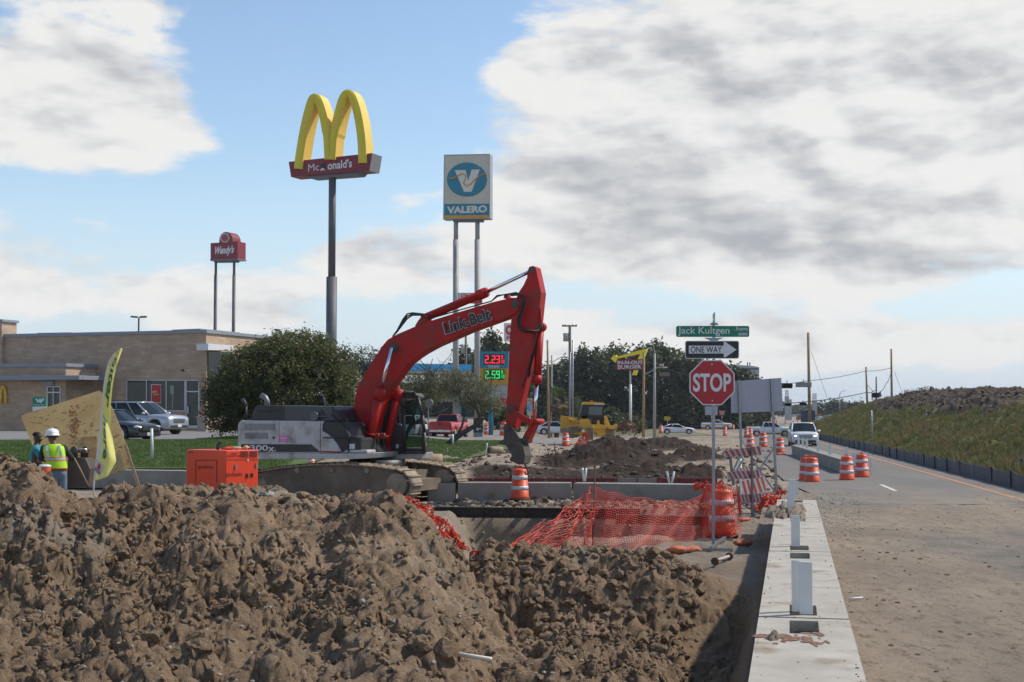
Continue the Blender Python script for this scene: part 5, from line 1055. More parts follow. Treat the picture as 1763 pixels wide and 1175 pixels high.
# ------------------------------------------------------------------ feather flag
def flag():
    d = 27.0; base = W(161, 832, d); t = thing('feather_flag', 'tall yellow feather flag with green ENTER HERE lettering on a curved white pole', 'flag', base)
    Lp = [(161, 829), (164, 797), (167.5, 770), (172, 735), (175, 700), (178, 665), (182, 640), (187, 622), (196, 608), (209, 600.5)]
    Rp = [(163, 829), (186, 821), (199, 795), (193, 765), (188, 735), (190.5, 700), (196, 665), (202, 635), (206, 618), (210, 600.5)]
    def S(s, q, o=0.0):
        s = min(max(s, 0), 1) * 9; i = min(int(s), 8); f = s - i; a = [Lp[i][k] * (1 - f) + Lp[i + 1][k] * f for k in (0, 1)]; c = [Rp[i][k] * (1 - f) + Rp[i + 1][k] * f for k in (0, 1)]
        u = a[0] * (1 - q) + c[0] * q; v = a[1] * (1 - q) + c[1] * q; p = W(u, v, d); p.y += .10 * math.sin(q * 5 + s * .9) * q - o; return p
    n = 60; m_ = 12
    def strip(q0, q1, o, m, nm, par, s0=0.0, s1=1.0, n=n, k=m_):
        b = MB(); vs = [S(s0 + (s1 - s0) * i / n, q0 + (q1 - q0) * j / k, o) for i in range(n + 1) for j in range(k + 1)]; b.add(vs, [(i * (k + 1) + j, i * (k + 1) + j + 1, (i + 1) * (k + 1) + j + 1, (i + 1) * (k + 1) + j) for i in range(n) for j in range(k)], 0, True); return b.build(nm, m, par)
    YE = mat('flag_yellow', (.82, .76, .24), (.76, .70, .21), 2.5, .75, trans=.25); cl = strip(.0, 1, 0, YE, 'flag_cloth', t); strip(0, .16, .004, mat('flag_sleeve', (.66, .66, .68), rough=.7), 'sleeve', t)
    def warp(tx, s0, s1, q0, q1, m, nm, bold=.02, down=True):
        vs, fs = glyphs(tx, bold); lo, hi = vs.min(0), vs.max(0); b = MB(); q = []
        for p in vs:
            a = (p[0] - lo[0]) / (hi[0] - lo[0]); c = (p[1] - lo[1]) / (hi[1] - lo[1])
            q.append(S(s0 + (s1 - s0) * a, q0 + (q1 - q0) * c, .012) if down else S(s0 + (s1 - s0) * c, q0 + (q1 - q0) * a, .014))
        b.add(q, fs); b.build(nm, m, cl)
    G_ = mat('flag_green', (.03, .16, .12), rough=.7); warp('Enter', .87, .50, .34, .78, G_, 'lettering', .035); warp('here', .44, .185, .34, .66, G_, 'lettering', .02)
    strip(.04, .62, .008, mat('logo_white', (.55, .53, .50), rough=.7), 'logo_patch', cl, .06, .145, 6, 6); warp("ROLLI'S", .068, .092, .06, .60, mat('logo_blue', (.05, .06, .16), rough=.6), 'logo_lettering', .02, False)
    b = MB(); b.add([S(.095, .18, .016), S(.095, .42, .016), S(.118, .40, .016), S(.138, .30, .016), S(.118, .20, .016)], [(0, 1, 2, 3, 4)]); b.build('red_flame', mat('logo_red', (.50, .03, .03), rough=.6), cl)
    b = MB(); b.add([S(.915, .45, .016), S(.915, .80, .016), S(.94, .75, .016), S(.95, .62, .016), S(.94, .5, .016)], [(0, 1, 2, 3, 4)]); b.build('red_emblem', MATS['logo_red'], cl)
    b = MB(); pts = [S(i / 30, .07, -.02) for i in range(31)]; pts.insert(0, pts[0] - Vector((.01, 0, .5))); b.tube(pts, .016, 8); b.build('flag_pole', mat('pole_white', (.6, .58, .58), rough=.4), t)
flag()
# ------------------------------------------------------------------ orange generator
def generator():
    d = 30.0; C = W(389, 776, d); pr = Plane((C.x, d, 0), 42); plf = Plane((C.x, d, 0), -38); top = C.z
    t = thing('generator', 'boxy bright orange generator standing on the soil left of the excavator', 'generator', (C.x, d, .2))
    GO = mat('generator_orange', (.80, .060, .012), (.74, .055, .012), 1.2, .4, coat=.2); DK = mat('generator_print', (.14, .015, .01), rough=.6)
    L1 = (plf.p(321, 776, 0) - plf.p(389, 776, 0)).length; L2 = (pr.p(445, 776, 0) - pr.p(389, 776, 0)).length; A = Vector((C.x, d, .2)); a = -plf.t; b_ = pr.t; H_ = top - .2
    a = plf.t * -1
    q = [A, A + a * L1, A + a * L1 + b_ * L2, A + b_ * L2]; b = MB(); b.prism(q, (0, 0, H_)); body = b.build('generator_body', GO, t, bev=.02)
    def on(pl, u0, v0, u1, v1, m, nm, th=.012, o=-.006):
        b = MB(); pl.poly(b, [(u0, v0), (u1, v0), (u1, v1), (u0, v1)], o - th / 2, o + th / 2); return b.build(nm, m, body)
    PF = Plane((C.x, d, 0), -38); PR = Plane((C.x, d, 0), 42)
    on(PF, 337, 792.2, 373, 793.4, DK, 'door_seam', .004); on(PF, 336.4, 792.2, 337.2, 832, DK, 'door_seam', .004); on(PF, 372.5, 792.2, 373.3, 832, DK, 'door_seam', .004)
    for (u0, u1) in ((415, 427.5), (431, 443)):
        b = MB()
        for i in range(5): v = 777.3 + i * 2.1; PR.poly(b, [(u0, v), (u1, v), (u1, v + 1.1), (u0, v + 1.1)], -.012, .002)
        b.build('louvre', DK, body)
    on(PR, 391, 791.3, 444, 791.8, DK, 'panel_seam', .004); on(PR, 426, 791.5, 428.5, 794.5, LETW, 'sticker'); on(PR, 405.5, 800, 407.8, 807.5, GALV, 'latch', .03); on(PR, 441, 798, 443, 805, GALV, 'latch', .03); on(PR, 424, 816, 427.5, 823, SBLK, 'socket', .02); on(PR, 432.5, 815, 436, 821.5, SBLK, 'socket', .02)
    b = MB(); text(b, 'godwin', PF.p(354, 805, -.008), PF.t, (0, 0, 1), .52, .10, 0, .01); text(b, 'GODWIN', PF.p(328, 779.5, -.008), PF.t, (0, 0, 1), .19, .045, 0, .01); b.build('lettering', DK, body)
    b = MB(); text(b, 'DRI', PR.p(403, 781.3, -.008), PR.t, (0, 0, 1), .13, .04, 0, .02); text(b, 'GENERATOR', PR.p(403, 785.3, -.008), PR.t, (0, 0, 1), .36, .04, 0, .02); text(b, 'godwin', PR.p(402, 818, -.008), PR.t, (0, 0, 1), .42, .13, 0, .01); b.build('lettering', DK, body)
    cc = (q[0] + q[2]) / 2; z = top; b = MB(); b.cyl((cc.x - .1, cc.y, z), (cc.x - .1, cc.y, z + .12), .035, n=10); b.tube([(cc.x - .1, cc.y, z + .1), (cc.x - .08, cc.y, z + .14), (cc.x + .0, cc.y - .02, z + .17)], .03, 8); b.build('exhaust_cap', XBLK, t)
    b = MB(); b.tube([(cc.x + .0, cc.y, z + .02), (cc.x + .2, cc.y - .1, z + .06), (cc.x + .45, cc.y, z + .03), (cc.x + .6, cc.y + .1, z + .05)], .025, 6); b.ell((cc.x + .15, cc.y - .1, z + .03), (.12, .06, .035), 10); b.build('folded_net', mat('net_bundle', (.70, .09, .04), rough=.7), t)
    b = MB(); b.ell((cc.x + .55, cc.y - .1, z + .05), (.06, .06, .05), 8, jit=.3); b.ell((cc.x + .34, cc.y - .12, z + .04), (.12, .05, .035), 8, jit=.3); b.build('pale_rag', mat('rag', (.50, .48, .28), rough=.9), t)
generator()
# ------------------------------------------------------------------ pit edge beams, formwork
b = MB()
def ibeam(mb, a, c, h=.25, w=.2):
    a = Vector(a); c = Vector(c); d = (c - a).normalized(); n = Vector((-d.y, d.x, 0))
    for z0, z1, ww in ((0, .02, w), (.02, h - .02, .02), (h - .02, h, w)):
        mb.prism([a + n * (-ww / 2) + Vector((0, 0, z0)), a + n * (ww / 2) + Vector((0, 0, z0)), a + n * (ww / 2) + Vector((0, 0, z1)), a + n * (-ww / 2) + Vector((0, 0, z1))], c - a)
BEAM = mat('dark_beam', (.018, .016, .016), (.045, .035, .03), 5, .55, .5, c3=(.13, .10, .075), sc3=3, lo3=.62, hi3=.75)
p = W(748, 886, 34.6); q = W(1102, 886, 34.3); ibeam(b, (p.x, 34.6, -.17), (q.x, 34.3, -.20), .26); b.solo('steel_beam', BEAM, 'long dark steel beam lying along the far rim of the pit, left part', 'steel beam')
b = MB(); p = W(1060, 890, 33.6); q = W(1245, 893, 33.2); ibeam(b, (p.x, 33.6, -.25), (q.x, 33.2, -.27), .22); b.solo('steel_beam', BEAM, 'shorter dark steel beam behind the orange net, right end of the pit', 'steel beam')
RF = [mat('form_red', (.26, .025, .022), (.20, .025, .02), 1.5, .6, c3=(.25, .18, .13), sc3=3, lo3=.6, hi3=.7), mat('form_faded', (.36, .26, .22), rough=.7), XBLK]
tf = thing('formwork', 'long low strip of red steel formwork panels between the barrier and dark soil', 'formwork', (2.0, 44.5, 0))
x0, x1 = W(745, 830, 44.5).x, W(1236, 830, 44.5).x; n = 14
for i in range(n):
    a = x0 + (x1 - x0) * i / n; c = x0 + (x1 - x0) * (i + 1) / n - .02; b = MB(); mi = 1 if i in (9, 10) else 0; b.box(((a + c) / 2, 44.5, .12), (c - a, .05, .40), mi=mi); b.box((a + .02, 44.46, .12), (.03, .05, .42), mi=2); b.build('form_panel', RF, tf)
# ------------------------------------------------------------------ orange nets
NET = mat('net_orange', (.74, .075, .03), (.60, .05, .025), 3, .55, trans=.2)
def net(name, label, rows, nu, nv, r, m=NET, rip=.05, seed=0, jit=0.0, kind=None, sagv=0):
    """rows: list of (u, vtop, vbottom, depth)"""
    rr = random.Random(seed); A = [Vector(W(a[0], a[1], a[3])) for a in rows]; B_ = [Vector(W(a[0] + (a[4] if len(a) > 4 else 0), a[2], a[3] - (a[5] if len(a) > 5 else 0))) for a in rows]; n = len(rows) - 1
    def S(s, q):
        k = min(int(s * n), n - 1); f = s * n - k; p = A[k].lerp(A[k + 1], f).lerp(B_[k].lerp(B_[k + 1], f), q)
        p.y += rip * (math.sin(s * 23 + q * 3) + .6 * math.sin(s * 51 + q * 9 + 1)) * (.3 + q); p.z += rip * .35 * math.sin(s * 31 + q * 7 + seed); p.x += rip * .5 * math.sin(q * 11 + s * 17); return p
    G = [[S(i / nu, j / nv) + Vector((rr.gauss(0, jit), rr.gauss(0, jit), rr.gauss(0, jit))) for j in range(nv + 1)] for i in range(nu + 1)]
    b = MB()
    for i in range(nu + 1): b.tube(G[i], r, 3, sm=False)
    for j in range(nv + 1): b.tube([G[i][j] for i in range(nu + 1)], r * (1.0 if 0 < j < nv else 1.4), 3, sm=False)
    return b.solo(name, m, label, 'safety net')
net('safety_net', 'right, wide stretch of orange plastic net hanging from the rusty stake to the drum', [(1021, 840, 958, 24.6), (1050, 848, 957, 24.9, 0, .3), (1090, 856, 955, 25.3, 0, .5), (1130, 863, 945, 25.8, 0, .4), (1170, 864, 940, 26.2, 0, .3), (1205, 856, 938, 26.5), (1218, 842, 932, 26.6)], 64, 28, .0046, rip=.06, seed=1)
net('safety_net', 'net wrapped tightly around the large near drum behind the sign post', [(1212, 842, 932, 26.9), (1217, 838, 930, 26.72), (1228, 836, 929, 26.62), (1243, 835, 928, 26.6), (1258, 837, 926, 26.66), (1269, 841, 922, 26.9), (1276, 862, 915, 27.2)], 24, 28, .0045, rip=.02, seed=2, jit=.006)
net('safety_net', 'left, sagging wing of orange net sloping down from the rusty stake into the pit', [(866, 944, 963, 21.6), (900, 925, 965, 22.0, 4), (940, 900, 965, 22.6, 6), (980, 872, 963, 23.4, 6), (1005, 852, 960, 24.1, 4), (1021, 838, 958, 24.6)], 36, 24, .0052, rip=.08, seed=3, jit=.010)
net('safety_net', 'crumpled orange net lying in a long heap over the rim of the soil pile', [(664, 856, 862, 18.2, 0, .2), (690, 857, 866, 18.2, 0, .3), (708, 864, 884, 18.2, 2, .3), (735, 874, 906, 18.2, -4, .3), (760, 893, 932, 18.2, -8, .3), (780, 914, 946, 18.2, -2, .2), (798, 938, 945, 18.2)], 60, 16, .0065, rip=.06, seed=4, jit=.026)
net('safety_net', 'small scrap of orange net in the gap between the two soil heaps', [(812, 952, 966, 19.2, 0, .1), (818, 950, 968, 19.2, 0, .1), (828, 952, 962, 19.2)], 8, 6, .010, rip=.03, seed=5, jit=.02)
net('safety_net', 'bunched orange net on the ground right of the striped barricade', [(1306, 862, 880, 31.8, 0, .1), (1318, 852, 884, 31.6, 0, .3), (1332, 852, 876, 31.8, 0, .1), (1340, 858, 866, 32)], 22, 12, .010, rip=.06, seed=6, jit=.035)
net('safety_net', 'small triangular piece of red net standing by the dozer track', [(990, 766, 768, 92), (1003, 748, 768, 92), (1011, 742, 768, 92), (1016, 764, 769, 92)], 16, 12, .02, rip=.03, seed=7, jit=.02)
net('safety_net', 'strip of orange net along the top of the concrete barrier, left of the drum', [(1195, 834, 842, 35.6), (1215, 830, 846, 35.4), (1232, 832, 850, 35.2), (1245, 826, 852, 35)], 24, 8, .012, rip=.04, seed=8, jit=.02)
net('safety_net', 'little curl of orange net at the far end of the near barrier row', [(1339, 846, 850, 38), (1344, 843, 851, 38, 0, .1), (1353, 845, 851, 38)], 10, 6, .012, rip=.03, seed=9, jit=.03)
# ------------------------------------------------------------------ sandbags
SB = mat('sandbag_orange', (.52, .15, .07), (.42, .13, .065), 5, .85, bump=.5, bsc=20, c3=(.34, .19, .11), sc3=3, lo3=.55, hi3=.7); SBT = mat('sandbag_tan', (.40, .20, .11), (.30, .17, .10), 5, .9, bump=.5, bsc=20)
for i, (u, v, w, m, l_, rz) in enumerate(((1166, 951, 38, SB, 'orange sandbag in front of the net, left one of a touching pair', 0), (1193, 950, 34, SB, 'orange sandbag in front of the net, right one of a touching pair', .2), (1280, 942, 34, SB, 'round orange sandbag on the right sign foot', .4), (1137, 954, 26, SB, 'collapsed orange sandbag at the far left, half behind the soil heap', .3),
        (1283, 901, 24, SB, 'orange sandbag between the big drum and the barricade feet', .5), (1316, 889, 30, SBT, 'upper tan orange sandbag against the near barrier', .2), (1322, 896, 32, SBT, 'lower tan orange sandbag against the near barrier', 0), (1344, 784, 16, SB, 'small flat sandbag at the foot of the drum nearest the white car', 0))):
    p = GP(u, v, 0); w_ = w / F * p.y; r = np.random.default_rng(i); v0, f0 = ico(3); n = 1 + .5 * fbm(v0[:, 0] * 2.4 + i, v0[:, 1] * 2.4 + v0[:, 2], 4, i, .6); vv = v0 * n[:, None] * np.array([w_ / 2, w_ * .36, w_ * .19]); vv[:, 2] *= (1 - .25 * (vv[:, 0] / w_ * 2) ** 2)
    b = MB(); c, s = math.cos(rz), math.sin(rz); b.add([(x * c - y * s + p.x, x * s + y * c + p.y, z + w_ * .15 + gz(p.x, p.y) + (.06 if i == 5 else 0)) for x, y, z in vv], [tuple(f) for f in f0], 0, True); b.solo('sandbag', m, l_, 'sandbag', 'sandbags on the ground')
# soil heaped on the barrier, dirt crumbs
def heap_on_barrier(u, v, rx, ry, h, seed, name):
    c = GP(u, v, BH); n = 64; a = np.linspace(-1, 1, n); A_, B_ = np.meshgrid(a, a); X = c.x + A_ * rx * 1.3 + B_ * ry * BSL * 1.3; Y = c.y + B_ * ry * 1.3
    g = np.clip(1 - (A_ ** 2 + B_ ** 2) * 1.5 + fbm(A_ * 3 + seed, B_ * 3, 4, seed, .6) * .9, 0, 1) ** .7; Z = BH - .02 + g * h + g * lumps(X, Y, .11, seed, .3) * .7 + g * fbm(X * 12, Y * 12, 4, seed) * .05 - (g <= 0) * .5
    Z = np.where(g <= 0.02, BH - .02 - 0 * Z, Z)
    o = bpy.data.objects.new(name, grid_mesh(name, X, Y, Z, (X * 0, X * 0 + .6, X * 0, X * 0 + 1))); o.data.materials.append(SOIL); COL.objects.link(o); tag(o, kind='stuff')
heap_on_barrier(1352, 884, .36, 1.4, .20, 5, 'soil_heap'); heap_on_barrier(1330, 1100, .07, .12, .05, 8, 'soil_heap')
RSM = mat('red_soil_smear', (.17, .075, .04), (.24, .14, .09), 14, .95, bump=.5, bsc=40)
b = MB(); r = random.Random(3)
for i in range(60):
    k = r.random(); u, v = 1298 + 122 * k + r.gauss(0, 4), 1092 + 20 * k * r.random() + r.gauss(0, 4) ; p = GP(u, v, BH + .003 + i * .00006); w = r.uniform(.01, .09) * (1 - .4 * k); h = r.uniform(.008, .03)
    if u < 1304: continue
    b.add([(p.x + w * math.cos(6.28 * j / 8) * r.uniform(.5, 1.2), p.y + h * 3 * math.sin(6.28 * j / 8) * r.uniform(.5, 1.2), p.z) for j in range(8)], [tuple(range(8))])
o = b.build('soil_smear', RSM); tag(o, kind='stuff')
# ------------------------------------------------------------------ restaurant building
def brick_mat(name, c1, c2, mortar, sx=.8, sz=.2, off=.5):
    m = bpy.data.materials.new(name); m.use_nodes = True; nt = m.node_tree; N = nt.nodes; L = nt.links; b = N['Principled BSDF']; b.inputs['Roughness'].default_value = .9
    tc = N.new('ShaderNodeTexCoord'); sp = N.new('ShaderNodeSeparateXYZ'); L.new(tc.outputs['Object'], sp.inputs[0]); ad = N.new('ShaderNodeMath'); L.new(sp.outputs[0], ad.inputs[0]); L.new(sp.outputs[1], ad.inputs[1])
    cb = N.new('ShaderNodeCombineXYZ'); L.new(ad.outputs[0], cb.inputs[0]); L.new(sp.outputs[2], cb.inputs[1])
    br = N.new('ShaderNodeTexBrick'); L.new(cb.outputs[0], br.inputs['Vector']); br.inputs['Scale'].default_value = 1; br.inputs['Brick Width'].default_value = sx; br.inputs['Row Height'].default_value = sz; br.inputs['Mortar Size'].default_value = .014; br.inputs['Mortar Smooth'].default_value = .3; br.inputs['Bias'].default_value = -.1
    br.inputs['Color1'].default_value = (*c1, 1); br.inputs['Color2'].default_value = (*c2, 1); br.inputs['Mortar'].default_value = (*mortar, 1)
    nz = N.new('ShaderNodeTexNoise'); nz.inputs['Scale'].default_value = .8; nz.inputs['Detail'].default_value = 6; L.new(tc.outputs['Object'], nz.inputs['Vector'])
    mx = N.new('ShaderNodeMix'); mx.data_type = 'RGBA'; mx.blend_type = 'MULTIPLY'; mx.inputs[0].default_value = .5; L.new(br.outputs[0], mx.inputs[6]); L.new(nz.outputs[0], mx.inputs[7]); L.new(mx.outputs[2], b.inputs['Base Color'])
    return m
BRK = brick_mat('block_brick', (.50, .35, .24), (.62, .45, .315), (.44, .34, .25)); CAP = mat('roof_cap', (.22, .24, .28), rough=.5); FRM = mat('window_frame', (.50, .52, .56), rough=.4, metal=.3); WGL = mat('window_glass', (.012, .020, .018), rough=.07); YEL = mat('arch_yellow', (.80, .50, .01), rough=.45)
def building():
    C = W(355, 740, 90); C.z = 1.1; t = thing('restaurant', 'long low tan brick restaurant with dark windows behind the parked silver car', 'building', C, rad(-21)); B = Plane((C.x, C.y, 0), -21)
    b = MB(); B.poly(b, [(-60, 582), (355, 573), (355, 748), (-60, 752)], 0, 11); wl = b.build('wall', BRK, t)
    b = MB(); B.poly(b, [(-60, 577), (356, 568), (356, 573.5), (-60, 582.5)], -.12, 11.1); rf = b.build('roof_cap', CAP, t)
    b = MB(); B.poly(b, [(64, 573.5), (122, 572.5), (122, 577), (64, 577)], 2, 5); rf2 = b.build('roof_hatch', CAP, rf); b = MB(); B.poly(b, [(296, 568), (345, 566), (345, 571), (296, 571)], 3, 8); b.build('roof_hatch', CAP, rf)
    b = MB(); B.poly(b, [(-60, 553), (3, 553), (3, 650), (-60, 650)], -.3, 1.2); b.build('tower_wall', BRK, t); b = MB(); B.poly(b, [(-60, 550), (4, 550), (4, 554), (-60, 554)], -.4, 1.3); b.build('tower_cap', CAP, t)
    # projecting entrance block and canopy
    b = MB(); B.poly(b, [(-60, 633), (113, 631), (113, 750), (-60, 752)], -3.1, -.003); b.build('entrance_wall', BRK, t)
    b = MB(); B.poly(b, [(-60, 627), (114, 625.5), (114, 631.5), (-60, 633.5)], -3.2, -.003); b.build('entrance_cap', CAP, t)
    b = MB(); B.poly(b, [(-60, 648), (136, 646.5), (136, 654), (-60, 656)], -3.9, -.4); b.build('canopy', CAP, t, bev=.02)
    def win(u0, v0, u1, v1, off, nm='window', mull=(), hm=()):
        b = MB(); f = .9
        for (a, c, d_, e) in ((u0, v0, u1, v0 + f * 1.4), (u0, v1 - f * 1.6, u1, v1), (u0, v0, u0 + f * 1.6, v1), (u1 - f * 1.6, v0, u1, v1), *[(m_ - f * .7, v0, m_ + f * .7, v1) for m_ in mull], *[(u0, m_ - f, u1, m_ + f) for m_ in hm]): B.poly(b, [(a, c), (d_, c), (d_, e), (a, e)], off - .07, off - .004)
        fr = b.build(nm, FRM, t); b = MB(); B.poly(b, [(u0 + .5, v0 + .5), (u1 - .5, v0 + .5), (u1 - .5, v1 - .5), (u0 + .5, v1 - .5)], off - .03, off - .002); b.build('pane', WGL, fr); return fr
    win(217.5, 654.5, 319, 708.5, 0, mull=(252, 286)); dr = win(319.5, 654.5, 343, 738, 0, 'entrance_door', hm=(674.5,), mull=())
    b = MB(); B.poly(b, [(321, 733), (341, 733), (341, 737), (321, 737)], -.09, -.05); B.poly(b, [(322.5, 700), (324, 700), (324, 712), (322.5, 712)], -.16, -.10); b.build('door_handle', FRM, dr)
    b = MB(); B.poly(b, [(260, 662), (277.5, 662), (277.5, 694.5), (260, 694.5)], -.085, -.07, 1); B.poly(b, [(261, 663), (276.5, 663), (276.5, 693.5), (261, 693.5)], -.10, -.086, 0); text(b, 'NEW', B.p(266.5, 675, -.105), B.t, (0, 0, 1), .38, .13, 2, .03); text(b, 'BURGERS', B.p(268.5, 679.5, -.105), B.t, (0, 0, 1), .46, .11, 3, .02)
    b.build('window_poster', [mat('poster_red', (.42, .02, .02), rough=.5), LETW, LETW, YEL], t)
    b = MB(); B.poly(b, [(293, 664), (299, 664), (299, 679), (293, 679)], -.04, -.032, 0); B.poly(b, [(296.5, 679), (298, 679), (298, 704), (296.5, 704)], -.04, -.032, 0); b.build('window_notice', mat('notice', (.24, .30, .26), rough=.6), t)
    win(80.5, 665.5, 104, 706, -3.1, 'window', mull=(91.5,), hm=(676,)); win(119.5, 656, 150, 700, -.5, 'window', mull=(129,), hm=(673,))
    b = MB(); B.poly(b, [(70, 656), (90.5, 656), (90.5, 664), (70, 664)], -3.3, -3.1); b.build('wall_vent', CAP, t)
    b = MB(); text(b, 'welcome', B.p(153, 643.5, -3.4), B.t, (0, 0, 1), 1.05, .17, 0, .01); b.build('lettering', mat('letter_brushed', (.36, .30, .26), rough=.5), t)
    b = MB()
    for cx, s in ((5.6, 1),):
        pts = []
        for i in range(13): a = math.pi * i / 12; pts.append(B.p(cx - 4.3 * math.cos(a), 695.5 - 30 * math.sin(a) ** .8, -3.25))
        b.tube(pts, .075, 8)
    b.build('wall_emblem', YEL, t)
    b = MB(); b.ell(B.p(314.5, 638, -.1), (.09, .09, .09), 8); b.build('wall_lamp', XBLK, t)
    # right hand face
    R = Plane((C.x, C.y, 0), 69); b = MB(); R.poly(b, [(358.5, 592), (402, 595), (402, 604), (358.5, 603)], -.9, -.01); b.build('awning', mat('awning_white', (.62, .62, .64), rough=.4), t)
    b = MB(); R.poly(b, [(359, 606), (400, 606), (400, 690), (359, 690)], -.03, -.008); b.build('side_window', WGL, t)
    b = MB(); R.poly(b, [(383, 704), (415, 705), (415, 707), (383, 706)], -.3, -.01); b.build('side_sill', LETW, t)
building()
def small_lamp(u, v, d, wpx, label, dirn=-1):
    p = W(u, v, d); g = gz(p.x, p.y); t = thing('lot_lamp', label, 'lamp post', (p.x, p.y, g)); b = MB(); b.box((p.x, p.y, (p.z + g) / 2), (.16, .16, p.z - g), tx=.7, ty=.7); b.build('pole', mat('lamp_bronze', (.055, .055, .06), rough=.5), t)
    for s in ((-1, 1) if dirn == 0 else (dirn,)): b = MB(); w = wpx / F * d; b.box((p.x + s * w * .55, p.y, p.z + .05), (w * .8, .35, .14), rot=(0, -.06 * s, 0)); b.build('lamp_head', MATS['lamp_bronze'], t)
small_lamp(239, 547, 118, 14, 'double headed parking lot lamp rising behind the brick building roof', 0); small_lamp(484, 570, 100, 11, 'single headed lamp just above the round tree top', -1)
def planter():
    p = W(349, 742, 86); p.z = gz(p.x, p.y); t = thing('planter', 'tall square stone planter beside the restaurant door', 'planter', p); b = MB(); b.box(p + Vector((0, 0, .45)), (.55, .55, .9), tx=1.15, ty=1.15); b.box(p + Vector((0, 0, .93)), (.72, .72, .08)); b.build('pot', mat('planter_stone', (.34, .29, .23), rough=.9), t)
    b = MB(); [b.ell(p + Vector((random.uniform(-.2, .2), random.uniform(-.2, .2), 1.05 + random.uniform(0, .25))), (.12, .12, .10), 6, jit=.5) for _ in range(9)]; b.build('plant', mat('planter_plant', (.08, .05, .03), (.18, .06, .03), 5, .9), t)
planter()
sheet('kerb', lambda y: -11.6 - (y - 86) * 2.6 - .3, lambda y: -11.6 - (y - 86) * 2.6 + .0, 85.2, 96, CONC, .14, 2, .4)
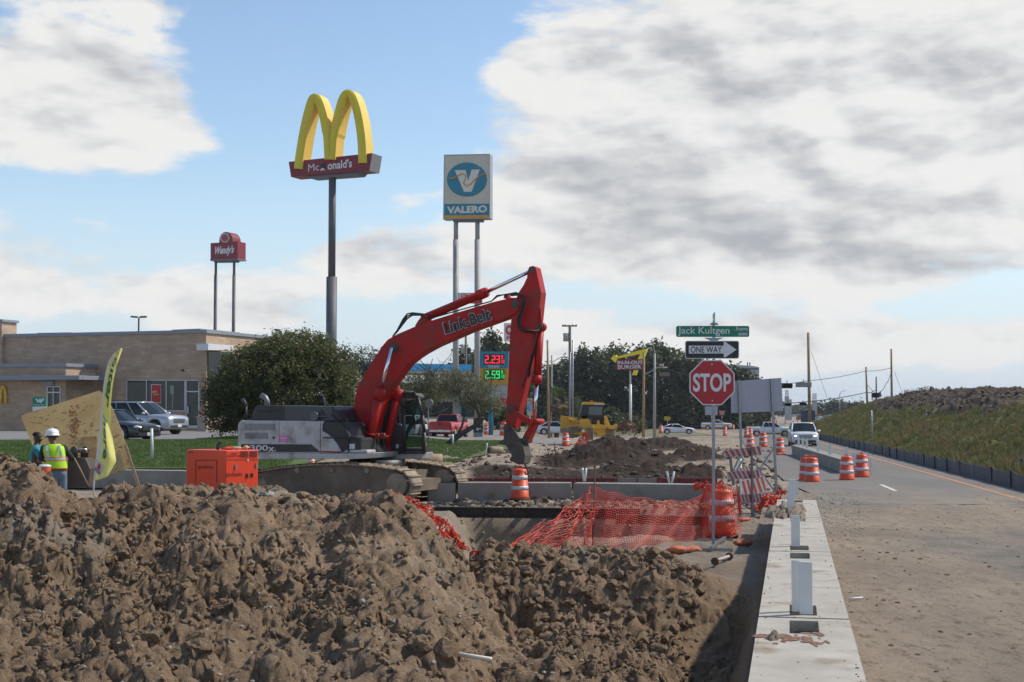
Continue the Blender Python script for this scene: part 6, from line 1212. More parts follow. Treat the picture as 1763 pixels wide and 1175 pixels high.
# ------------------------------------------------------------------ vehicles
def car(name, label, loc, rz, L_, Wd, H_, kind, paint, group=None, lights=False, sc=1.0, rear=False, plate=''):
    t = thing(name, label, 'car' if kind != 'pickup' else 'pickup truck', loc, rz, group); h = L_ / 2; w = Wd / 2; zb = {'suv': .30, 'coupe': .20, 'pickup': .42}[kind]; wr = {'suv': .37, 'coupe': .34, 'pickup': .40}[kind]
    nose, belt = {'suv': (.98, 1.14), 'coupe': (.72, .93), 'pickup': (1.12, 1.30)}[kind]
    if kind == 'suv': st = [(-h, .95, .86, .10), (-h + .06, 1.10, .95, .05), (-h + .5, 1.15, 1.0, 0), (.2, 1.13, 1.0, 0), (h * .45, 1.10, 1.0, 0), (h * .72, 1.08, .99, 0), (h * .90, 1.05, .96, .0), (h - .06, .99, .90, .03), (h, .84, .82, .08)]; gh = (-h + .10, h * .44, -h + .34, h * .06)
    elif kind == 'coupe': st = [(-h, .72, .84, .12), (-h + .06, .92, .92, .05), (-h + .5, .98, 1.0, 0), (-.4, .94, 1.0, 0), (h * .35, .92, 1.0, 0), (h * .6, .88, .98, 0), (h * .85, .80, .92, 0), (h - .05, .68, .82, .04), (h, .55, .72, .1)]; gh = (-h + .35, h * .42, -h * .42, h * .06)
    else: st = [(-h, 1.22, .96, .05), (-h + .04, 1.32, .98, 0), (-h * .4, 1.32, 1.0, 0), (.0, 1.32, 1.0, 0), (h * .42, 1.30, 1.0, 0), (h * .6, 1.27, .99, 0), (h * .92, 1.20, .96, 0), (h - .04, 1.05, .92, .02), (h, .95, .88, .05)]; gh = (-h * .30, h * .48, -h * .25, h * .18)
    def interp(x, k): return float(np.interp(x, [s[0] for s in st], [s[k] for s in st]))
    # body with wheel arches: side outline cut round the wheels
    wx = {'suv': (-h * .62, h * .62), 'coupe': (-h * .60, h * .64), 'pickup': (-h * .58, h * .62)}[kind]; xs = sorted(set([s[0] for s in st] + [wx[i] + (wr + .09) * math.cos(math.pi * k / 10) for i in (0, 1) for k in range(11)] + list(np.linspace(-h, h, 25))))
    rings = []
    for x in xs:
        zt, ww, cut = interp(x, 1), interp(x, 2) * w, interp(x, 3); zl = zb + cut
        for c in wx:
            q = (wr + .09) ** 2 - (x - c) ** 2
            if q > 0: zl = max(zl, wr + math.sqrt(q))
        zl = min(zl, zt - .15); mid = (zl + zt) / 2
        r = [(x, -ww * .93, zl), (x, -ww * .99, zl + (zt - zl) * .18), (x, -ww, mid), (x, -ww * .975, zt - .10), (x, -ww * .90, zt - .02), (x, -ww * .5, zt + .025), (x, 0, zt + .035)]
        r += [(a, -y_, z) for a, y_, z in reversed(r[:-1])]; rings.append([Vector(p) for p in r])
    b = MB(); b.loft(rings); body = b.build('body', paint, t, local=True)
    if kind == 'pickup': q = MB(); q.box((-h * .66, 0, 1.28), (h * .62, Wd * .80, .13)); q.build('cargo_bed', XBLK, body, local=True)
    x0, x1, rx0, rx1 = gh; zr = H_; wb, wt = w * .90, w * .74; zc = belt - .02
    def ring(x, z, ww, n=1): return [Vector((x, -ww, z)), Vector((x, ww, z))]
    g = MB(); base = [Vector((x0, -wb, zc)), Vector((x1, -wb * .97, zc - .02)), Vector((x1 + .12, 0, zc)), Vector((x1, wb * .97, zc - .02)), Vector((x0, wb, zc)), Vector((x0 - .05, 0, zc))]; top = [Vector((rx0, -wt, zr - .05)), Vector((rx1, -wt, zr - .07)), Vector((rx1 + .1, 0, zr - .05)), Vector((rx1, wt, zr - .07)), Vector((rx0, wt, zr - .05)), Vector((rx0 - .03, 0, zr - .04))]
    mid = [a.lerp(c, .5) + Vector((0, (.03 if a.y > 0 else -.03) if abs(a.y) > .1 else 0, 0)) for a, c in zip(base, top)]; g.loft([base, mid, top], sm=False); gl = g.build('window', GLASSD, t, local=True)
    r_ = MB(); rt = [p + (p - Vector((0, 0, p.z))).normalized() * .02 for p in top]; r_.loft([rt, [Vector((p.x * 1, p.y * .98, p.z + .03)) for p in rt], [Vector((p.x * .9 + .0, p.y * .82, zr)) for p in rt]], sm=True); r_.build('roof', paint, t, local=True)
    for i in (0, 1, 3, 4): p_ = MB(); p_.tube([base[i] + Vector((0, 0, -.02)), mid[i], top[i]], [.05, .045, .04], 6); p_.build('pillar', paint, t, local=True)
    for f in ((.36, .70) if kind != 'coupe' else (.38,)):
        for s in (-1, 1): p_ = MB(); p_.tube([Vector((x0 + (x1 - x0) * f, s * (wb - .005), zc)), Vector((rx0 + (rx1 - rx0) * f, s * (wt + .0), zr - .05))], .030, 6); p_.build('pillar', paint, t, local=True)
    for i, x in enumerate(wx):
        for s in (-1, 1):
            q = MB(); q.cyl((x, s * (w - .24), wr), (x, s * (w - .02), wr), wr, n=24); tw = q.build('wheel', RUB, t, local=True); q = MB(); q.cyl((x, s * (w - .03), wr), (x, s * (w - .008), wr), wr * .66, n=20)
            q.cyl((x, s * (w - .01), wr), (x, s * (w + .002), wr), wr * .16, n=10); q.build('rim', mat('wheel_rim', (.45, .46, .48), rough=.3, metal=.8), tw, local=True)
            q = MB()
            for k in range(6): a = k * math.pi / 3 + .3; q.prism([Vector((x + wr * .6 * math.cos(a + e), s * (w - .004), wr + wr * .6 * math.sin(a + e))) if e else Vector((x + wr * .2 * math.cos(a), s * (w - .004), wr + wr * .2 * math.sin(a))) for e in (0, .32, -.32 + .62)], (0, s * .003, 0))
            q.build('rim_gap', XBLK, tw, local=True)
    q = MB(); q.box((0, 0, (zb + wr) / 2 + .12), (L_ * .80, Wd * .80, .45)); q.build('underbody', XBLK, t, local=True)
    zf = {'suv': .76, 'coupe': .60, 'pickup': .92}[kind]
    q = MB(); q.box((h - .01, 0, zf), (.06, Wd * .46, .20)); gr = q.build('grille', XBLK, t, local=True); q = MB(); [q.box((h + .022, 0, zf + z), (.012, Wd * .46, .022)) for z in (-.05, .0, .05)]; q.build('grille_bar', mat('chrome_trim', (.6, .62, .64), rough=.2, metal=.9), gr, local=True)
    q = MB(); q.box((h - .02, 0, zb + .14), (.10, Wd * .74, .16)); q.build('front_bumper', XBLK, t, local=True)
    LM = mat('headlight_on', (.9, .85, .75), rough=.2, emit=(1, .86, .62), es=6) if lights else mat('headlight', (.50, .52, .54), rough=.12)
    for s in (-1, 1):
        q = MB(); q.ell((h * .945, s * w * .68, zf + .06), (.16, .17, .075), 10); q.build('headlight', LM, t, local=True)
        q = MB(); q.box((-h + .03, s * w * .82, belt - .22), (.08, .14, .28)); q.build('taillight', mat('taillight', (.35, .01, .01), rough=.2), t, local=True)
        q = MB(); q.ell((x1 - .20, s * (w + .10), zc + .05), (.10, .12, .08), 8); q.cyl((x1 - .18, s * (w - .12), zc), (x1 - .18, s * (w + .06), zc + .03), .02, n=6); q.build('wing_mirror', paint, t, local=True)
        for f in ((.30, .62) if kind != 'coupe' else (.36,)): q = MB(); q.box((x0 + (x1 - x0) * f, s * (w + .003), zc - .16), (.18, .03, .03)); q.build('door_handle', paint, t, local=True)
        q = MB()
        for f in ((.0, .36, .70, .99) if kind != 'coupe' else (.35, .99)): q.box((x0 + (x1 - x0) * f + .02, s * (w * .998), zc - .42), (.012, .012, .62))
        q.build('door_seam', XBLK, body, local=True)
    q = MB(); q.box((h + .04, 0, zf - .26), (.01, .32, .15), mi=0); q.box((-h - .02, 0, zf - .05 if kind != 'pickup' else .62), (.01, .32, .15)); q.build('number_plate', LETW, t, local=True)
    q = MB(); q.box((-h - .03, 0, zb + .16), (.12, Wd * .9, .17)); q.build('rear_bumper', MATS['chrome_trim'] if kind == 'pickup' else paint, t, local=True)
    if kind == 'pickup': q = MB(); q.box((-h - .008, 0, 1.02), (.02, Wd * .78, .46)); q.ell((-h - .02, 0, 1.15), (.015, .22, .09), 10, mi=1); q.build('tailgate', [paint, XBLK], t, local=True)
    if kind == 'suv':
        for s in (-1, 1): q = MB(); q.tube([(rx0 + .1, s * wt * .92, zr + .0), (rx0 + .3, s * wt * .92, zr + .05), (rx1 - .3, s * wt * .92, zr + .05), (rx1 - .05, s * wt * .92, zr - .01)], .018, 6); q.build('roof_rail', XBLK, t, local=True)
    return t
def paint(n, c, r=.28, m=.0): return mat(n, c, [x * .94 for x in c], .8, r, m, coat=.5)
PW = paint('white_paint', (.70, .71, .72)); PS = paint('silver_paint', (.42, .44, .48), .3, .5); PR_ = paint('red_paint', (.40, .010, .015)); PB = paint('black_paint', (.012, .013, .015))
def at(u, d, z=None): p = W(u, 708, d); return (p.x, d, gz(p.x, d) if z is None else z)
car('suv', 'silver SUV parked in front of the restaurant windows', at(247, 76, 1.2), rad(-24), 4.9, 2.0, 1.82, 'suv', PS)
car('sedan', 'black car half hidden behind the plywood sheet', at(193, 63, 1.12), rad(-30), 4.7, 1.85, 1.46, 'coupe', PB)
car('pickup_truck', 'bright red pickup truck seen from behind beside the leaning tree', at(775, 114, .30), rad(76), 5.7, 2.0, 1.93, 'pickup', PR_)
car('suv', 'white SUV seen through the excavator cab window', at(712, 112, .30), rad(78), 5.0, 2.0, 1.85, 'suv', PW)
car('coupe', 'white sports coupe crossing behind the dark soil pile', at(1166, 185, -.62), rad(-4), 4.75, 1.9, 1.38, 'coupe', PW)
car('suv', 'white SUV with headlights on driving toward the camera beside the far barrier', at(1382, 99, -.08), rad(-98), 4.8, 1.93, 1.75, 'suv', PW, lights=True)
car('pickup_truck', 'white crew cab pickup crossing the junction left of the oncoming SUV', at(1325, 186, -.95), rad(-6), 6.3, 2.03, 1.97, 'pickup', PW)
pk = car('pickup_truck', 'far white pickup with a yellow band behind the stop sign post', at(1233, 255, -1.0), rad(-5), 5.6, 2.0, 1.85, 'pickup', PW)
q = MB(); q.box((0, 0, .95), (5.4, 2.03, .16)); q.build('yellow_band', mat('band_yellow', (.65, .35, .02), rough=.4), pk, local=True)
car('sedan', 'pale car half hidden behind the three drums by the wooden pole', at(958, 150, -.1), rad(0), 4.6, 1.8, 1.45, 'coupe', PW)
# ------------------------------------------------------------------ bulldozer
def dozer():
    d = 100.0; C = at(1010, d, .05); t = thing('bulldozer', 'yellow bulldozer with black cab working behind the dark soil pile', 'bulldozer', C); DY = mat('dozer_yellow', (.78, .44, .03), (.64, .35, .03), 1.5, .45, c3=(.22, .15, .08), sc3=2.5, lo3=.55, hi3=.7)
    def pp(pts, o0, o1, m, nm, par=t, bev=.02): b = MB(); b.px(pts, d, o1 - o0, 0, (o0 + o1) / 2); return b.build(nm, m, par, bev=bev)
    pp([(998, 716), (1002, 700), (1004, 694), (1040, 694), (1040, 720), (1000, 722)], -.2, 1.3, XBLK, 'cab'); cb = pp([(1003, 694.5), (1006, 692.5), (1039, 694), (1041, 697.5), (1003, 697)], -.35, 1.45, DY, 'cab_roof')
    pp([(1014, 700), (1037, 700.5), (1036, 715), (1013, 714.5)], -.24, -.2, mat('dozer_glass', (.10, .14, .14), rough=.15), 'rear_window', bev=0); pp([(1022, 695.3), (1038, 695.6), (1038, 697.3), (1022, 697)], -.38, -.35, LETW, 'roof_decal', cb, 0)
    pp([(1017, 690), (1022, 690), (1022, 693), (1017, 693)], .3, .5, mat('beacon', (.6, .1, .02), rough=.3), 'beacon', cb, 0)
    pp([(995, 737), (1001, 716), (1010, 715), (1019, 733), (1019, 740)], -.2, .3, DY, 'left_fender'); pp([(1040, 717), (1044, 716), (1052, 737), (1040, 738)], -.2, .3, DY, 'right_fender'); pp([(1019, 716), (1040, 716), (1040, 738), (1019, 738)], .1, 2.5, XBLK, 'engine_block')
    pp([(1017, 738), (1060, 739), (1061, 731), (1058, 730), (1054, 733), (1046, 732), (1045, 726), (1041, 726), (1040, 732), (1031, 731), (1030, 724), (1027, 724), (1026, 731), (1017, 731)], -1.1, -.7, DY, 'ripper_beam'); pp([(1022, 738), (1041, 738), (1041, 752), (1023, 752)], -.7, .1, DY, 'rear_plate')
    for u0, u1, nm in ((1008, 1020, 'left'), (1042, 1056, 'right')):
        b = MB(); y0 = d - .5; n = 9
        for k in range(n): v = 737 + k * 2.3; b.px([(u0, v), (u1, v), (u1, v + 1.7), (u0, v + 1.7)], d - .6, .12)
        b.px([(u0 + .8, 736), (u1 - .8, 736), (u1 - .8, 757), (u0 + .8, 757)], d + .9, 2.9); b.build('track', MUDS, t)
    p_ = pp([(967, 716), (996, 720), (997, 733), (966, 740)], 2.0, 2.2, DY, 'blade'); pp([(966, 738), (1000, 733), (1004, 738), (1000, 752), (985, 756), (966, 744)], 1.2, 2.3, MUDS, 'blade_edge')
    b = MB(); b.cyl(W(978, 722, d + 1.9), W(1003, 728, d + .3), .10, n=8); b.cyl(W(985, 746, d + 1.6), W(1010, 748, d), .14, n=8); b.build('push_arm', DY, t)
dozer()
# ------------------------------------------------------------------ tall signs
STEELP = mat('sign_pole_grey', (.085, .09, .10), (.11, .11, .118), 1, .6); POLE2 = mat('galv_pole', (.36, .35, .34), (.30, .28, .26), 1.2, .6); DGREY = mat('sign_case', (.13, .135, .15), rough=.5); SGRY = mat('sign_case_side', (.17, .17, .18), rough=.5)
def arches_sign():
    d = 110.0; C = W(571, 708, d); P = Plane((C.x, d, 0), -25); t = thing('arches_sign', 'tallest pole sign, two yellow arches over a dark red name board', 'pole sign', (C.x, d, 1)); g = 1.0
    b = MB(); zt = W(576, 306, d).z; zm = W(571, 476, d).z; q = P.p(571, 500, .5); b.cyl((q.x, q.y, g), (q.x, q.y, zm), .44, n=20, sm=True); b.cyl((q.x, q.y, zm), (q.x, q.y, zt + 1.2), .30, n=20); b.build('pole', STEELP, t)
    RB = mat('board_red', (.22, .018, .028), (.18, .016, .024), 1.5, .5); b = MB(); P.poly(b, [(497, 279), (640, 264), (635, 294), (501, 305)], 0, 1.5); P.poly(b, [(525, 302), (625, 292), (616, 302), (535, 308)], .2, 1.3, 1); bd = b.build('name_board', [RB, DGREY], t)
    b = MB(); P.poly(b, [(640.5, 264), (641, 264), (636, 294.5), (635.5, 294.5)], -.02, 1.52); b.build('board_side', SGRY, bd)
    b = MB(); X = (P.p(610, 282, 0) - P.p(530, 291, 0)).normalized(); up = Vector((0, 0, 1)); s1 = 1 / F * d
    text(b, 'Mc', P.p(540, 288.5, -.03), X, up, 21 * s1 / .93, 12.5 * s1, 0, .0); text(b, "onald's", P.p(585, 283.2, -.03), X, up, 46 * s1 / .93, 15 * s1, 0, .025)
    P.poly(b, [(550, 289.5), (561, 288.5), (561, 286.8), (558.5, 287), (558.5, 281), (553, 281.5), (553, 287.4), (550, 287.8)], -.05, -.03, 1); P.poly(b, [(552, 291), (555, 289.5), (558, 290.5), (559.5, 295), (556, 292.5), (552, 295.5)], -.05, -.03, 0); b.build('lettering', [LETW, LETB], bd)
    for cl in ([(513, 291), (515, 272), (519.5, 243), (524.5, 216), (531, 189), (536, 173), (541.5, 166.5), (547, 172), (553.5, 190), (559, 213), (562.5, 240), (564.2, 275)], [(571.2, 275), (573.5, 243), (577.5, 216), (584.5, 186), (591, 167), (598.5, 159.5), (606, 167), (613.5, 189), (619, 216), (622.5, 246), (623.8, 281)]):
        cc = []
        for i in range(len(cl) - 1):
            p0, p1, p2, p3 = cl[max(i - 1, 0)], cl[i], cl[i + 1], cl[min(i + 2, len(cl) - 1)]
            for k in range(4): f = k / 4; cc.append(tuple(.5 * (2 * p1[j] + (p2[j] - p0[j]) * f + (2 * p0[j] - 5 * p1[j] + 4 * p2[j] - p3[j]) * f * f + (3 * p1[j] - p0[j] - 3 * p2[j] + p3[j]) * f ** 3) for j in (0, 1)))
        cl = cc + [cl[-1]]; n = len(cl); ou = []; inn = []
        for i, (u, v) in enumerate(cl):
            a = cl[max(i - 1, 0)]; c = cl[min(i + 1, n - 1)]; tx, ty = c[0] - a[0], c[1] - a[1]; L_ = math.hypot(tx, ty); nx, ny = ty / L_, -tx / L_; hw = 7.2 - 2.7 * math.sin(math.pi * i / (n - 1)) ** 2 if i in range(n) else 6; hw = 7.0 - 1.7 * (abs(ny)) ** 1.5 - (1.2 if cl[0][0] > 540 and i < 6 or cl[0][0] < 540 and i > n - 7 else 0); ou.append((u + nx * hw, v + ny * hw)); inn.append((u - nx * hw, v - ny * hw))
        F_ = MB(); rings = [[P.p(*ou[i], -.15), P.p(*inn[i], -.15), P.p(*inn[i], -.15) + P.n * 1.15, P.p(*ou[i], -.15) + P.n * 1.15] for i in range(n)]; sub = []
        for i in range(n - 1):
            for k in range(1): f = k / 4; sub.append([rings[i][j].lerp(rings[i + 1][j], f) for j in range(4)])
        sub.append(rings[-1]); F_.loft(sub, sm=False); ar = F_.build('arch', [mat('arch_sign_yellow', (.80, .56, .10), (.74, .52, .09), .6, .5)], t)
        G_ = MB(); fr = []
        for r in sub: a, c = r[0], r[1]; o = -P.n * .10; fr.append([a + (c - a) * .04 + P.n * -.002, c - (c - a) * .04 + P.n * -.002, a + (c - a) * .80 + o, a + (c - a) * .5 + o * 1.3, a + (c - a) * .20 + o])
        fr = [[r[0], r[4], r[3], r[2], r[1]] for r in fr]; G_.loft(fr, sm=False); G_.build('arch_face', mat('arch_face_yellow', (.66, .52, .02), (.60, .47, .02), .8, .45), ar)
arches_sign()
def fuel_sign():
    d = 135.0; C = W(804, 708, d); P = Plane((C.x, d, 0), -14); t = thing('fuel_sign', 'tall cream and teal fuel station sign standing on two grey poles', 'pole sign', (C.x, d, 0))
    TEAL = mat('teal', (.015, .21, .30), (.02, .19, .27), 1, .4); CREAM = mat('cream_face', (.58, .54, .42), (.52, .48, .38), .6, .5); OCH = mat('ochre', (.62, .30, .03), rough=.5)
    b = MB(); P.poly(b, [(764, 266.5), (843.5, 265), (843.5, 377), (762.5, 378.5)], 0, 1.1); bd = b.build('sign_case', mat('case_alu', (.33, .33, .35), rough=.4, metal=.4), t, bev=.05)
    b = MB(); P.poly(b, [(766, 269), (842, 267.5), (842, 351), (765.2, 351.5)], -.03, 0); b.build('face_panel', CREAM, bd); b = MB(); P.poly(b, [(765.2, 351.6), (842, 351.2), (842, 370.5), (765, 371)], -.035, 0); b.build('name_band', TEAL, bd); b = MB(); P.poly(b, [(765, 371.3), (842, 370.8), (842, 375.5), (765, 376)], -.03, 0); b.build('lower_band', OCH, bd)
    b = MB(); pts = [(803.8 + 34.5 * math.cos(2 * math.pi * i / 40), 309.5 + 29.5 * math.sin(2 * math.pi * i / 40)) for i in range(40)]; P.poly(b, pts, -.06, -.03); b.build('oval', TEAL, bd)
    b = MB(); P.poly(b, [(783, 293.5), (801.5, 293), (806, 312), (812, 292.5), (826, 292.3), (812, 330.5), (799, 330.7)], -.08, -.06); b.build('v_emblem', mat('cream_letter', (.66, .63, .54), rough=.5), bd)
    b = MB(); wv = [(773, 306.5), (780, 307), (788, 303.5), (796, 299.5), (802, 302), (801, 309), (798, 316), (802, 320.5), (810, 318), (818, 309), (826, 303), (836, 299.5)]; b.tube([P.p(u, v, -.09) for u, v in wv], .065, 6); b.build('wave', OCH, bd)
    b = MB(); text(b, 'VALERO', P.p(804, 361, -.045), P.t, (0, 0, 1), 70 / F * d / .97, 12.5 / F * d, 0, .045); b.build('lettering', MATS['cream_letter'], bd)
    b = MB(); P.poly(b, [(780, 378), (831, 377.5), (830, 382), (780, 382)], .2, .9); b.build('crossbeam', DGREY, t)
    for u in (785, 822): b = MB(); q = P.p(u, 400, .55); q2 = P.p(u, 500, .55); zm = W(u, 413, q.y).z; b.cyl((q.x, q.y, 0), (q.x, q.y, zm), .29, n=14); b.cyl((q.x, q.y, zm), (q.x, q.y, W(u, 380, q.y).z), .23, n=14); b.build('pole', POLE2, t)
    b = MB(); P.poly(b, [(788.5, 504.5), (830, 504.5), (830, 523), (788.5, 523)], .2, .3, 1); P.poly(b, [(789, 515), (829, 515), (829, 522.5), (789, 522.5)], .19, .2, 2); P.poly(b, [(789.5, 505.5), (829, 505.5), (829, 514), (789.5, 514)], .19, .2, 0); text(b, 'ATM', P.p(799, 510, .18), P.t, (0, 0, 1), 13 / F * d, 6.5 / F * d, 2, .04); b.build('atm_panel', [LETW, DGREY, mat('atm_red', (.5, .02, .03), rough=.5)], t)
fuel_sign()
def script_sign():
    d = 190.0; C = W(388, 708, d); P = Plane((C.x, d, 0), -25); t = thing('restaurant_sign', 'smallest dark red pole sign with white script lettering, far left', 'pole sign', (C.x, d, 1)); RB = mat('script_red', (.20, .012, .022), rough=.45)
    b = MB(); arc = [(389 + 11.5 * math.cos(a), 414 - 14.5 * math.sin(a)) for a in [math.pi * (1 - i / 12) for i in range(13)]]; P.poly(b, [(362.5, 419), (377.5, 418)] + arc + [(400.5, 416.5), (409, 416), (409, 446), (362.5, 447.5)], 0, 1.9); bd = b.build('sign_board', RB, t)
    b = MB(); P.poly(b, [(361.5, 447), (409.5, 445.5), (409.5, 448), (362, 449.5)], -.05, 1.95); P.poly(b, [(368, 449), (404, 448), (404, 451.5), (368, 452)], .4, 1.5); b.build('sign_frame', DGREY, bd)
    b = MB(); text(b, "Wendy's", P.p(385.5, 432.5, -.04), P.t, (.12, 0, 1), 42 / F * d, 18 / F * d, 0, .045, shear=.12); b.build('lettering', LETW, bd)
    b = MB(); P.poly(b, [(386.8 + 8.2 * math.cos(2 * math.pi * i / 24), 409.5 + 8.6 * math.sin(2 * math.pi * i / 24)) for i in range(24)], -.06, 0); md = b.build('round_medallion', mat('medallion', (.50, .36, .36), rough=.5), bd); b = MB(); P.poly(b, [(386.8 + 5.6 * math.cos(2 * math.pi * i / 24), 410 + 5.8 * math.sin(2 * math.pi * i / 24)) for i in range(24)], -.09, -.06); b.build('medallion_centre', mat('medallion_centre', (.30, .06, .06), rough=.5), md)
    for u in (371.5, 403): b = MB(); q = P.p(u, 470, .9); zm = W(u, 474, q.y).z; b.cyl((q.x, q.y, 0), (q.x, q.y, zm), .24, n=12); b.cyl((q.x, q.y, zm), (q.x, q.y, W(u, 450, q.y).z), .19, n=12); b.build('pole', STEELP, t)
script_sign()
def arrow_sign():
    d = 200.0; C = W(1088, 708, d); P = Plane((C.x, d, 0), -12); t = thing('burger_sign', 'dark red burger board with a bent yellow arrow on a white pole before the trees', 'pole sign', (C.x, d, -.8)); AY = mat('arrow_yellow', (.88, .66, .02), rough=.45)
    b = MB(); P.poly(b, [(1060.5, 620), (1109, 619), (1109, 636.5), (1060.5, 637.5)], 0, .9); bd = b.build('sign_board', mat('burger_red', (.25, .015, .025), rough=.5), t)
    b = MB(); s1 = d / F; text(b, 'IN-N-OUT', P.p(1085, 624.5, -.05), P.t, (0, 0, 1), 44 * s1, 6.5 * s1, 0, .03); text(b, 'BURGER', P.p(1084, 632.3, -.05), P.t, (0, 0, 1), 41 * s1, 6.5 * s1, 0, .03); b.build('lettering', LETW, bd)
    b = MB(); P.poly(b, [(1051.5, 618), (1057, 611), (1061, 611.5), (1062, 614.5), (1108, 601.5), (1113, 602), (1113.5, 605), (1107.5, 618.8), (1097.5, 618.8), (1102.5, 609.5), (1062, 617.8), (1061, 624), (1058, 624)], -.05, .85); P.poly(b, [(1090.5, 637.8), (1098.5, 637.8), (1095, 646.5), (1088, 646)], 0, .8); b.build('arrow', AY, t)
    b = MB(); q = P.p(1085.5, 690, .45); z1 = W(1085, 662, d).z; b.cyl((q.x, q.y, -1), (q.x, q.y, z1), .20, n=12); b.cyl((q.x, q.y, z1), (q.x, q.y, W(1085, 637, d).z), .13, n=12); b.build('pole', WHITE, t)
arrow_sign()
SEG = {'0': 'abcdef', '1': 'bc', '2': 'abged', '3': 'abgcd', '5': 'afgcd', '9': 'abcdfg', '6': 'afgedc'}
def digits(mb, P, s, u0, v0, w, h, off, mi=0, th=.9):
    u = u0
    for ch in s:
        if ch == '.': P.poly(mb, [(u, v0 + h - th * 1.4), (u + th * 1.4, v0 + h - th * 1.4), (u + th * 1.4, v0 + h), (u, v0 + h)], off - .02, off, mi); u += th * 2.4; continue
        R = {'a': (0, 0, w, th), 'g': (0, h / 2 - th / 2, w, h / 2 + th / 2), 'd': (0, h - th, w, h), 'f': (0, 0, th, h / 2), 'e': (0, h / 2, th, h), 'b': (w - th, 0, w, h / 2), 'c': (w - th, h / 2, w, h)}
        for c in SEG[ch]: a, b_, c_, e = R[c]; P.poly(mb, [(u + a, v0 + b_), (u + c_, v0 + b_), (u + c_, v0 + e), (u + a, v0 + e)], off - .02 - .002 * 'abcdefg'.index(c), off, mi)
        u += w + 1.5
def price_sign():
    d = 125.0; C = W(851, 708, d); P = Plane((C.x, d, 0), -8); t = thing('price_sign', 'teal and yellow fuel price board with red and green digits', 'price sign', (C.x, d, 0)); RL = mat('led_red', (.6, .01, .01), emit=(1, .03, .05), es=1.1); GL = mat('led_green', (.01, .5, .05), emit=(.03, .9, .18), es=.8)
    b = MB(); P.poly(b, [(826, 605.5), (876, 605.5), (875, 634), (826, 634)], 0, .5); b.build('upper_board', MATS['teal'], t); b = MB(); P.poly(b, [(826, 634.2), (875, 634.2), (874, 662), (826, 662)], 0, .5); b.build('lower_board', mat('price_yellow', (.50, .28, .02), rough=.5), t)
    for v, m, s, nm in ((610.5, RL, '2.23', 'red_digits'), (636.5, GL, '2.59', 'green_digits')):
        b = MB(); P.poly(b, [(833, v), (868, v), (868, v + 17.5), (833, v + 17.5)], -.06, 0); sc_ = b.build('screen', SBLK, t); b = MB(); digits(b, P, s, 835, v + 2, 6.2, 13.5, -.07, th=1.6); digits(b, P, '9', 862.8, v + 1.6, 3, 6.2, -.07, th=.8); digits(b, P, '10', 861.4, v + 9.2, 2.6, 6, -.07, th=.7); b.build(nm, m, sc_)
    b = MB(); text(b, 'UNLEAD', P.p(850, 631, -.03), P.t, (0, 0, 1), 20 / F * d, 4.6 / F * d, 0, .03); b.build('lettering', LETW, t)
    b = MB(); b.box(P.p(845, 700, .3) * 1, (.3, .3, 1)); q = P.p(845, 690, .3); b = MB(); b.cyl((q.x, q.y, 0), (q.x, q.y, P.p(845, 662, .3).z), .22, n=10); b.build('pole', MATS['teal'], t)
price_sign()
def circle_sign():
    d = 210.0; C = W(878, 708, d); P = Plane((C.x, d, 0), -8); t = thing('phone_sign', 'white sign with red letters, cut off behind the excavator stick', 'pole sign', (C.x, d, 0)); b = MB(); P.poly(b, [(867.5, 556.5), (898, 556.5), (898, 588), (867.5, 588)], 0, .6); bd = b.build('sign_board', WHITE, t)
    b = MB(); text(b, 'O', P.p(876.5, 568.5, -.04), P.t, (0, 0, 1), 13 / F * d, 17 / F * d, 0, .06); text(b, 'phone', P.p(884.5, 581.3, -.04), P.t, (0, 0, 1), 25 / F * d, 8 / F * d, 0, .03); b.build('lettering', MATS['atm_red'], bd); b = MB(); q = P.p(884, 650, .3); b.cyl((q.x, q.y, 0), (q.x, q.y, P.p(884, 588, .3).z), .25, n=10); b.build('pole', POLE2, t)
circle_sign()
def small_panel(name, pts, d, m, label, cat, txt=(), deg=0, post=True):
    u = sum(p[0] for p in pts) / len(pts); v1 = max(p[1] for p in pts); C = W(u, 708, d); g = gz(C.x, d); P = Plane((C.x, d, 0), deg); t = thing(name, label, cat, (C.x, d, g)); b = MB(); P.poly(b, pts, 0, .05); pn_ = b.build('panel', m, t)
    for (s, tu, tv, tw, th_, mm) in txt: b = MB(); text(b, s, P.p(tu, tv, -.012), P.t, (0, 0, 1), tw / F * d, th_ / F * d, 0, .02); b.build('lettering', mm, pn_)
    if post: b = MB(); q = P.p(u, v1, .06); b.cyl((q.x, q.y + .04, g), (q.x, q.y + .04, q.z + .1), .03, n=8); b.build('post', GALV, t)
    return t, P
t_, P_ = small_panel('city_sign', [(56, 684), (79, 683.5), (79, 700), (56, 700.5)], 44, mat('city_green', (.0, .22, .14), rough=.5), 'small green and white city sign on a post behind the plywood', 'sign', (('City of Waco', 67.5, 697.5, 20, 2.6, LETW),), 0)
b = MB(); P_.poly(b, [(56, 700.5), (79, 700), (79, 707), (56, 708)], 0, .04); b.build('white_panel', WHITE, t_); b = MB(); P_.poly(b, [(61, 687), (64, 686.5), (66, 691), (67.5, 687), (70, 686.5), (70.5, 690), (73, 686), (76, 686), (75, 690), (70, 694.5), (67, 692), (65, 694)], -.012, -.002); b.build('emblem', LETW, t_)
t_, P_ = small_panel('drive_through_sign', [(815, 720), (832, 720), (831, 731.5), (815, 731.5)], 88, mat('dark_sign', (.05, .055, .06), rough=.5), 'small dark drive through sign with a white arrow left of the drum', 'sign', (), -8, False)
